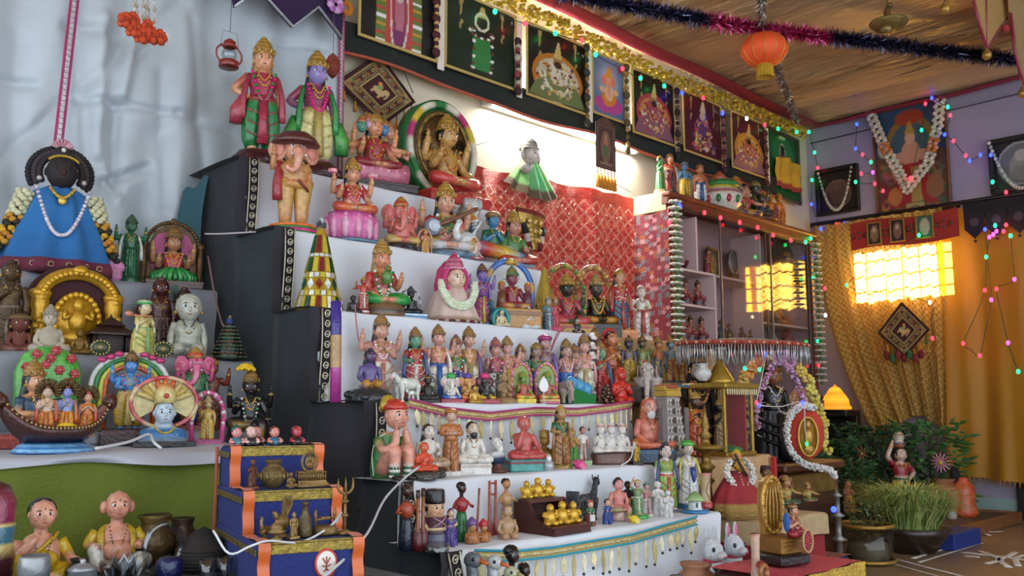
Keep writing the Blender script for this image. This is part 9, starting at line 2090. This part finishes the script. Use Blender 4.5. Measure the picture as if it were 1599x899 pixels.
def fringe(pts,label,c1,c2,n,tl,yoff):
    r=thing('leaf_fringe',(0,0,0),label,'fringe');P=[Vector(p)for p in pts]
    S_=[]
    for i in range(len(P)-1):
        for k in range(12):S_.append(P[i].lerp(P[i+1],k/12))
    S_.append(P[-1]);N_=len(S_)-1
    MB().grid(N_,2,lambda u,v:S_[int(round(u*N_))]+Vector((0,-.004,.009-.018*v)),lambda u,v:c2).B('ribbon','cloth',r)
    for dz,cc_ in((.010,c1),(-.010,c1),(0,'e8d49a')):MB().tube([p+Vector((0,-.007,dz))for p in S_],.003,cc_,5).B('braid','sequin' if cc_!=c1 else 'cloth',r)
    for k in range(n):
        t=(k+.5)/n*N_;i=min(int(t),N_-1);p=S_[i].lerp(S_[i+1],t-i);L=tl*(.8+.6*rnd());sw_=.012*(rnd()-.5)
        m=MB();rz_=Matrix.Rotation(rnd()*1.2-.6,3,'Z')
        pr=[(0,0),(.006,-.25*L),(.007,-.45*L),(.004,-.8*L),(0,-L),(-.004,-.8*L),(-.007,-.45*L),(-.006,-.25*L)]
        m.prism([(x_+sw_*(-z_/L),z_)for x_,z_ in pr],-.002,.002,('e0d4a0','c8b878','ece4c4')[k%3])
        m.move(Matrix.Translation((p.x,p.y-.012-.006*rnd(),p.z-.012))@rz_.to_4x4());m.B('gold_leaf','glaze',r)
        o=MB().ell((p.x+sw_,p.y-.014,p.z-.012-L-.003),.004,'2a2420',6,4).B('leaf_bead','glaze',r)
fringe([at(u,v,Y=1.772)for u,v in((637,629),(690,642),(763,650),(833,642),(900,643),(950,637),(985,631))],'pink and gold ribbon fringe with gold leaf drops on fourth riser','b03a7a','c8a86a',26,.045,0)
fringe([at(u,v,Y=1.424)for u,v in((738,866),(800,867),(860,861),(925,850),(985,840),(1040,824),(1085,812))],'turquoise and gold ribbon fringe with gold leaf drops on sixth riser','2a9ab0','c8a868',26,.045,0)

# ================================================================ garden tray, plants and pots on the floor
gt=thing('garden_tray',(0,0,0),'long wooden edged garden tray on the floor by the wall','tray')
MB().box((4.95,1.99,.025),(1.30,.72,.05),'5a4632',b=.006).B('soil_bed','matte',gt);MB().box((4.95,1.63,.03),(1.32,.03,.06),'8a5a34',b=.005).B('wood_edge','woodm',gt);MB().box((5.60,1.99,.03),(.03,.74,.06),'8a5a34',b=.005).B('wood_edge','woodm',gt)
o=MB().box((0,0,.036),(.34,.10,.072),'1c2f7a',b=.004).B('blue_box','paint',None,1,(4.44,1.56,0));tag(o,'flat royal blue box at the garden tray corner','box')
def leafy(x,y,z,h,rad,n,cols,label,name='potted_plant',ls=.03,stem='3a4a24',cat='plant',seed=1):
    random.seed(seed);r=thing(name,(x,y,z),label,cat);V=[];F=[];cc=[]
    m=MB()
    for k in range(max(5,n//40)):
        a=rnd()*6.28;q=rad*rnd();m.tube([(0,0,0),(q*.4*math.cos(a),q*.4*math.sin(a),h*.5),(q*math.cos(a),q*math.sin(a),h*(.6+.4*rnd()))],[.006,.005,.003],stem,5,2)
    m.B('stems','leaf',r)
    for k in range(n):
        a=rnd()*6.28;q=rad*math.sqrt(rnd());zz=h*(.15+.85*rnd());p=Vector((q*math.cos(a),q*math.sin(a),zz))
        d=Vector((math.cos(a)+rnd()-.5,math.sin(a)+rnd()-.5,rnd()-.3)).normalized();s=d.cross(Vector((0,0,1)))
        s=s.normalized()if s.length>.1 else Vector((1,0,0));l_=ls*(.6+.8*rnd());up=s.cross(d)*l_*.12
        o=len(V);V+=[tuple(p),tuple(p+d*l_*.5+s*l_*.3+up),tuple(p+d*l_),tuple(p+d*l_*.5-s*l_*.3+up),tuple(p+d*l_*.5-up)]
        F+=[(o,o+1,o+4),(o+1,o+2,o+4),(o+2,o+3,o+4),(o+3,o,o+4)];cc+=[C(mix(cols[k%len(cols)],'white',.08*rnd()))]*5
    m=MB();m.add(V,F,cc,False);o=m.B('foliage','leaf',r);o['kind']='stuff'
    return r
gz=.05
leafy(5.22,2.26,gz,.48,.20,900,['2f5a2a','3a6a30','24482a'],'dark leafy artificial bush behind the garden tray',ls=.05,seed=3)
leafy(4.95,2.40,gz,.40,.18,700,['2f5f30','3a6f36','4f7a3a'],'dark bush with red flowers beside the shelf',ls=.045,seed=4)
leafy(4.72,2.22,gz,.30,.16,600,['3a6a30','4a7f3c','2a5028'],'low green bush between lady figurine and lamp',ls=.04,seed=5)
leafy(4.50,2.42,gz,.50,.16,500,['2c5a30','34683a','457a45'],'tall dark fern near the garlanded medallion',ls=.07,seed=6)
q=at(1458,735,X=5.45);leafy(5.42,q.y,gz,.50,.20,420,['4a7f34','5a953f','38702e'],'leafy plant with pink daisy flower before amber curtain',ls=.06,seed=7)
def bloom(u,v,X,rad,c,label,n=14,centre='c8a04a'):
    p=at(u,v,X=X);r=thing('flower',p,label,'flower')
    for k in range(n):
        a=2*pi*k/n;o=MB().ell((0,0,rad*.55),(rad*.17,rad*.06,rad*.5),mix(c,'white',.15*(k%2)),7,5).B('petal','matte',r);o.rotation_euler=(a,0,0);
    MB().ell((-.004,0,0),rad*.25,centre,8,6).B('flower_centre','matte',r)
    MB().tube([(0,0,0),(.03,0,-.10),(.05,0,-.22)],.004,'2f5a24',5,2).B('stalk','leaf',r)
bloom(1469,722,5.20,.055,'d888a8','pink daisy bloom facing the room above pots')
bloom(1324,722,4.90,.045,'c8402a','orange red bloom among dark bushes',9,'2a1410');bloom(1345,707,4.95,.04,'c86a2a','small orange bloom above red bloom',9);bloom(1352,765,4.8,.03,'b83a3c','small red bud low in bushes',7)
# potted grass and pots
r=thing('grass_pot',(4.13,1.64,0),'wide dark pot overflowing with pale sprouted grass','plant');MB().lathe([(.09,0,'1f1410'),(.10,.01,'241812'),(.15,.08,'2a1c16'),(.16,.11,'33221a'),(.14,.11,'1a100c'),(.12,.09,'2a1c14')],24).B('pot','glaze',r)
random.seed(17);V=[];F=[];cc=[]
for k in range(1500):
    a=rnd()*6.28;q=.11*math.sqrt(rnd());l_=.12+.12*rnd();ln=.06+.22*rnd();b_=a+(rnd()-.5)*1.5
    p0=Vector((q*math.cos(a),q*math.sin(a),.10));p1=p0+Vector((ln*.35*math.cos(b_),ln*.35*math.sin(b_),l_*.75));p2=p0+Vector((ln*math.cos(b_),ln*math.sin(b_),l_*(.95-.9*ln*4*rnd()*.6)))
    s=Vector((-math.sin(b_),math.cos(b_),0))*.0022;o=len(V)
    V+=[tuple(p0-s),tuple(p0+s),tuple(p1+s),tuple(p1-s),tuple(p2)];F+=[(o,o+1,o+2,o+3),(o+3,o+2,o+4)];cc+=[C(('8aa04a','a8b868','7a8f45','b8bc7c')[k%4])]*5
m=MB();m.add(V,F,cc,False);o=m.B('grass_blades','leaf',r);o['kind']='stuff'
r=thing('glass_bucket',(3.72,1.66,0),'glass tub with brass rims holding small plants','planter');MB().lathe([(.095,.01,'white'),(.10,.02,'white'),(.105,.15,'white'),(.10,.15,'white'),(.092,.02,'white')],28).B('glass_wall','glass',r)
for z_ in(.012,.15):MB().tube([(.105*math.cos(2*pi*k/28),.105*math.sin(2*pi*k/28),z_)for k in range(28)],.008,'a8823c',7,closed=True).B('brass_rim','metal',r)
MB().lathe([(.08,.012,'6a5a44'),(.085,.02,'6a5a44'),(.08,.08,'7a6a50'),(.01,.085,'6a5a44')],20).B('sand','matte',r)
random.seed(3);V=[];F=[];cc=[]
for k in range(320):
    a=rnd()*6.28;q=.08*math.sqrt(rnd());p=Vector((q*math.cos(a),q*math.sin(a),.10+.14*rnd()));d=Vector((rnd()-.5,rnd()-.5,rnd()-.2)).normalized()*.022;s=Vector((d.y,-d.x,0))*.4;o=len(V);V+=[tuple(p),tuple(p+d*.5+s),tuple(p+d),tuple(p+d*.5-s)];F.append((o,o+1,o+2,o+3));cc+=[C(('3a4a24','4f5f34','6a7a4a')[k%3])]*4
m=MB();m.add(V,F,cc,False);o=m.B('sprigs','leaf',r);o['kind']='stuff'
# lady carrying pots, small village people, terracotta
def floorfig(u,vb,vt,X,lab,kind='stand',**o):
    p=at(u,vb,X=X);z=p.z;H=at(u,vt,X=X).z-z
    z=max(z,gz)if z<.12 else z
    r=thing('figurine',(p.x,p.y,z),lab,'figurine',None,-.6)
    k=kind;subfig(r,H,(0,0,0),k,o,1)
    return r,H
r,H=floorfig(1410,800,700,4.80,'tall lady figurine in red blouse and yellow skirt carrying pots on head',skin='d0b0a0',face='d8b8a8',top='96242c',blouse='96242c',sleeve='96242c',low='b89a1f',low2='1f4a2a',arms='high,hip',longhair=1,hair='17120f',sash='1f4a2a')
MB().lathe([(.04,1.0,'8a2a20'),(.09,1.04,'b8704a'),(.10,1.08,'3a2a44'),(.06,1.12,'d0c8b0'),(.09,1.17,'c8b8a0'),(.08,1.22,'8a6a5a'),(.05,1.25,'d0c8b0')],16).G('stacked_pots',r,H)
floorfig(1406,808,770,4.62,'green robed seated lady figurine with black hair seen from behind','seat',skin='2f6a44',face='3a2a24',top='2f6f4a',low='2a6a44',arms='lap,lap',longhair=1,neck=None)
floorfig(1434,805,770,4.75,'small villager figurine in blue shirt',skin='c88a5a',top='3a6a8a',low='2f5a7a',arms='fold,down',crown='turban',ccol='b8702a')
floorfig(1453,812,776,4.72,'small villager figurine with green skirt on tray',skin='b87a5a',top='6a2a2a',low='2a5a3a',arms='front,front',hair='17120f')
floorfig(1440,815,795,4.6,'tiny red and white villager figurine on tray','seat',skin='c89a7a',top='a83a34',low='d0c8b8',arms='front,front')
r,H=floorfig(1326,800,752,4.55,'pinkish brown clay robed figurine among plants','stand',skin='9a6048',face='9a6048',top='94583f',low='8e5440',arms='fold,fold',hair='8e5440',longhair=1,neck=None,mat='matte')
p=at(1478,806,X=5.2);r=thing('terracotta_jar',(5.2,p.y,gz),'tall weathered terracotta jar on the garden tray','jar');MB().lathe([(.055,0,'8a5a44'),(.065,.02,'9a6248'),(.075,.08,'a87a5c'),(.075,.14,'a06a4e'),(.05,.165,'8a4a34'),(.045,.18,'8a4a34'),(.06,.20,'9a5a40'),(.05,.198,'3a2018')],22).B('jar','matte',r)
p=at(1501,806,X=5.2);r=thing('orange_figure',(5.25,p.y,gz),'round orange clay pot figure with black cloth tuft','figurine');MB().lathe([(.065,0,'c04a1f'),(.07,.02,'c8522a'),(.06,.07,'c04a1f'),(.055,.08,'c8522a'),(.065,.12,'c8522a'),(.055,.17,'c04a1f'),(.03,.195,'c8522a'),(.032,.205,'c8522a'),(.005,.21,'a83a1a')],20).B('pot_body','glaze',r);MB().ell((-.02,.03,.22),(.03,.03,.045),'141012',8,6).B('black_tuft','cloth',r)
o=MB().ell((0,0,.012),(.035,.025,.03),'b0a8a4',9,6).B('pale_stone','matte',None,1,(5.1,at(1487,808,X=5.1).y,gz));tag(o,'pale rounded stone beside orange pot figure','stone')
o=MB().tube([(0,-.06,.02),(0,.06,.02)],.018,'5a3a24',8).B('log_piece','matte',None,1,(4.5,1.66,.05));tag(o,'short brown log lying at tray edge','log')
# corner shelf with lit dome shrine
p=at(1303,690,X=5.35)
cs_=thing('corner_shelf',(5.35,p.y,0),'dark wooden corner shelf holding lit dome shrine','shelf');zs=at(1303,690,X=5.35).z;zs2=at(1303,640,X=5.35).z
MB().box((0,0,zs-.012),(.30,.34,.024),'3a2018',b=.004).B('shelf_board','woodm',cs_);MB().box((0,0,zs2-.02),(.20,.26,.04),'17110f',b=.006).B('upper_plinth','woodm',cs_);MB().box((.08,0,zs/2),(.10,.30,zs),'4a241a',b=.008).B('support','woodm',cs_);MB().box((.07,.0,(zs+zs2)/2-.01),(.06,.26,zs2-zs-.03),'1f1512',b=.004).B('back_post','woodm',cs_)
ps=at(1305,632,X=5.33);r=thing('dome_shrine',(5.33,ps.y,zs2),'small glowing orange temple dome shrine on corner shelf','lamp');H=at(1305,600,X=5.33).z-zs2
MB().lathe([(.55,0,'d8781a'),(.58,.1,'e88a1f'),(.5,.2,'d87a1a'),(.48,.4,'f09a24'),(.36,.6,'e08a1f'),(.34,.62,'d8781a'),(.2,.84,'f0a02a'),(.06,.93,'d8781a'),(.02,1,'d8781a')],24,flute=(12,.04)).B('lit_dome','shrineglow',r,H)
MB().loft([(0,0,-.02,.75,.6,'2a1a12'),(0,0,.02,.75,.6,'2a1a12')],20).B('base','woodm',r,H)
p2=at(1285,660,X=5.25);r=thing('figurine',(5.25,p2.y,zs2-.02),'small dark silver standing idol beside lit dome','figurine',None,-.5);subfig(r,at(1285,615,X=5.25).z-zs2+.02,(0,0,0),'stand',dict(skin='3a3436',face='4a4244',top='4a4244',low='2f2a2c',crown='tall',ccol='5a5454',arms='bless,down',mat='oldmetal',garland=['b0a8a0','6a6464']),0)
p2=at(1281,690,X=5.20);r=thing('striped_box',(5.20,p2.y,zs-.02),'black box with white vertical stripes at shelf edge','box');MB().box((0,0,.04),(.05,.13,.08),'14100f',b=.003).B('box_body','paint',r)
for k in(-1,0,1):MB().box((-.027,.045*k,.04),(.004,.010,.078),'c8c0b8',b=.001).B('white_stripe','paint',r)
for k,(u,c1,lab)in enumerate(((1310,'d8b020','yellow flower head on the corner shelf'),(1322,'d8b020','second yellow flower head near shelf end'),(1300,'a83a3c','red flower head on the corner shelf'))):
    p2=at(u,686,X=5.24);m=MB()
    for q in range(14):a=q*2.4;m.ell((.012*math.cos(a),.02*math.sqrt(q/14)*math.cos(a),.012+.014*math.sin(a)*math.sqrt(q/14)),(.009,.009,.009),c1,5,4)
    o=m.B('marigold','matte',None,1,(5.24,p2.y,zs));tag(o,lab,'flower','flowers on corner shelf')
# silver lamp stand with blue bulb
p=at(1302,860,X=3.55);r=thing('silver_lamp_stand',(3.30,1.58,0),'tiered silver lamp stand with small blue light','lamp');hz_=at(1302,760,Y=1.58).z
MB().lathe([(.045,0,'6a6660'),(.04,.02,'6a6660'),(.012,.05,'7a766e'),(.012,hz_*.4,'7a766e'),(.032,hz_*.42,'8a867e'),(.012,hz_*.46,'7a766e'),(.012,hz_*.66,'7a766e'),(.028,hz_*.68,'8a867e'),(.010,hz_*.72,'7a766e'),(.010,hz_*.88,'7a766e'),(.022,hz_*.9,'8a867e'),(.006,hz_*.94,'7a766e'),(.002,hz_,'7a766e')],20).B('stand','metal',r)
pb=at(1302,795,Y=1.50);o=MB().ell((0,0,0),.011,BC['b'],8,6).B('blue_bulb','lamp',r);o.location=(pb.x-3.30,pb.y-1.58,pb.z)
# floor drawing in rice powder
rg=thing('rice_powder_drawing',(0,0,0),'white rice powder drawing of loops and lines on the floor','floor drawing')
def stroke(px,w_,name='powder_line'):
    P=[at(u,v,Z=.0)for u,v in px];MB().tube([(p.x,p.y,.0015)for p in P],w_,'d8d0c8',6,4,flat=.12).B(name,'powder',rg)
stroke([(1395,872),(1440,884),(1500,899),(1560,915)],.012);stroke([(1385,878),(1440,893),(1500,910)],.008);stroke([(1425,872),(1470,858),(1520,846)],.012);stroke([(1435,878),(1480,864),(1530,848)],.008);stroke([(1500,845),(1535,848)],.010)
stroke([(1500,862),(1535,866),(1570,870),(1610,876)],.020);stroke([(1528,860),(1545,866),(1560,874),(1540,880)],.016);stroke([(1585,862),(1575,868),(1560,874),(1575,886)],.016);stroke([(1505,868),(1530,870)],.016);stroke([(1600,866),(1585,872),(1590,884)],.014)
stroke([(1495,826),(1530,830),(1565,830)],.016);stroke([(1510,822),(1530,830),(1545,836)],.012);stroke([(1490,832),(1530,818),(1567,809)],.010);stroke([(1540,822),(1550,828)],.012)
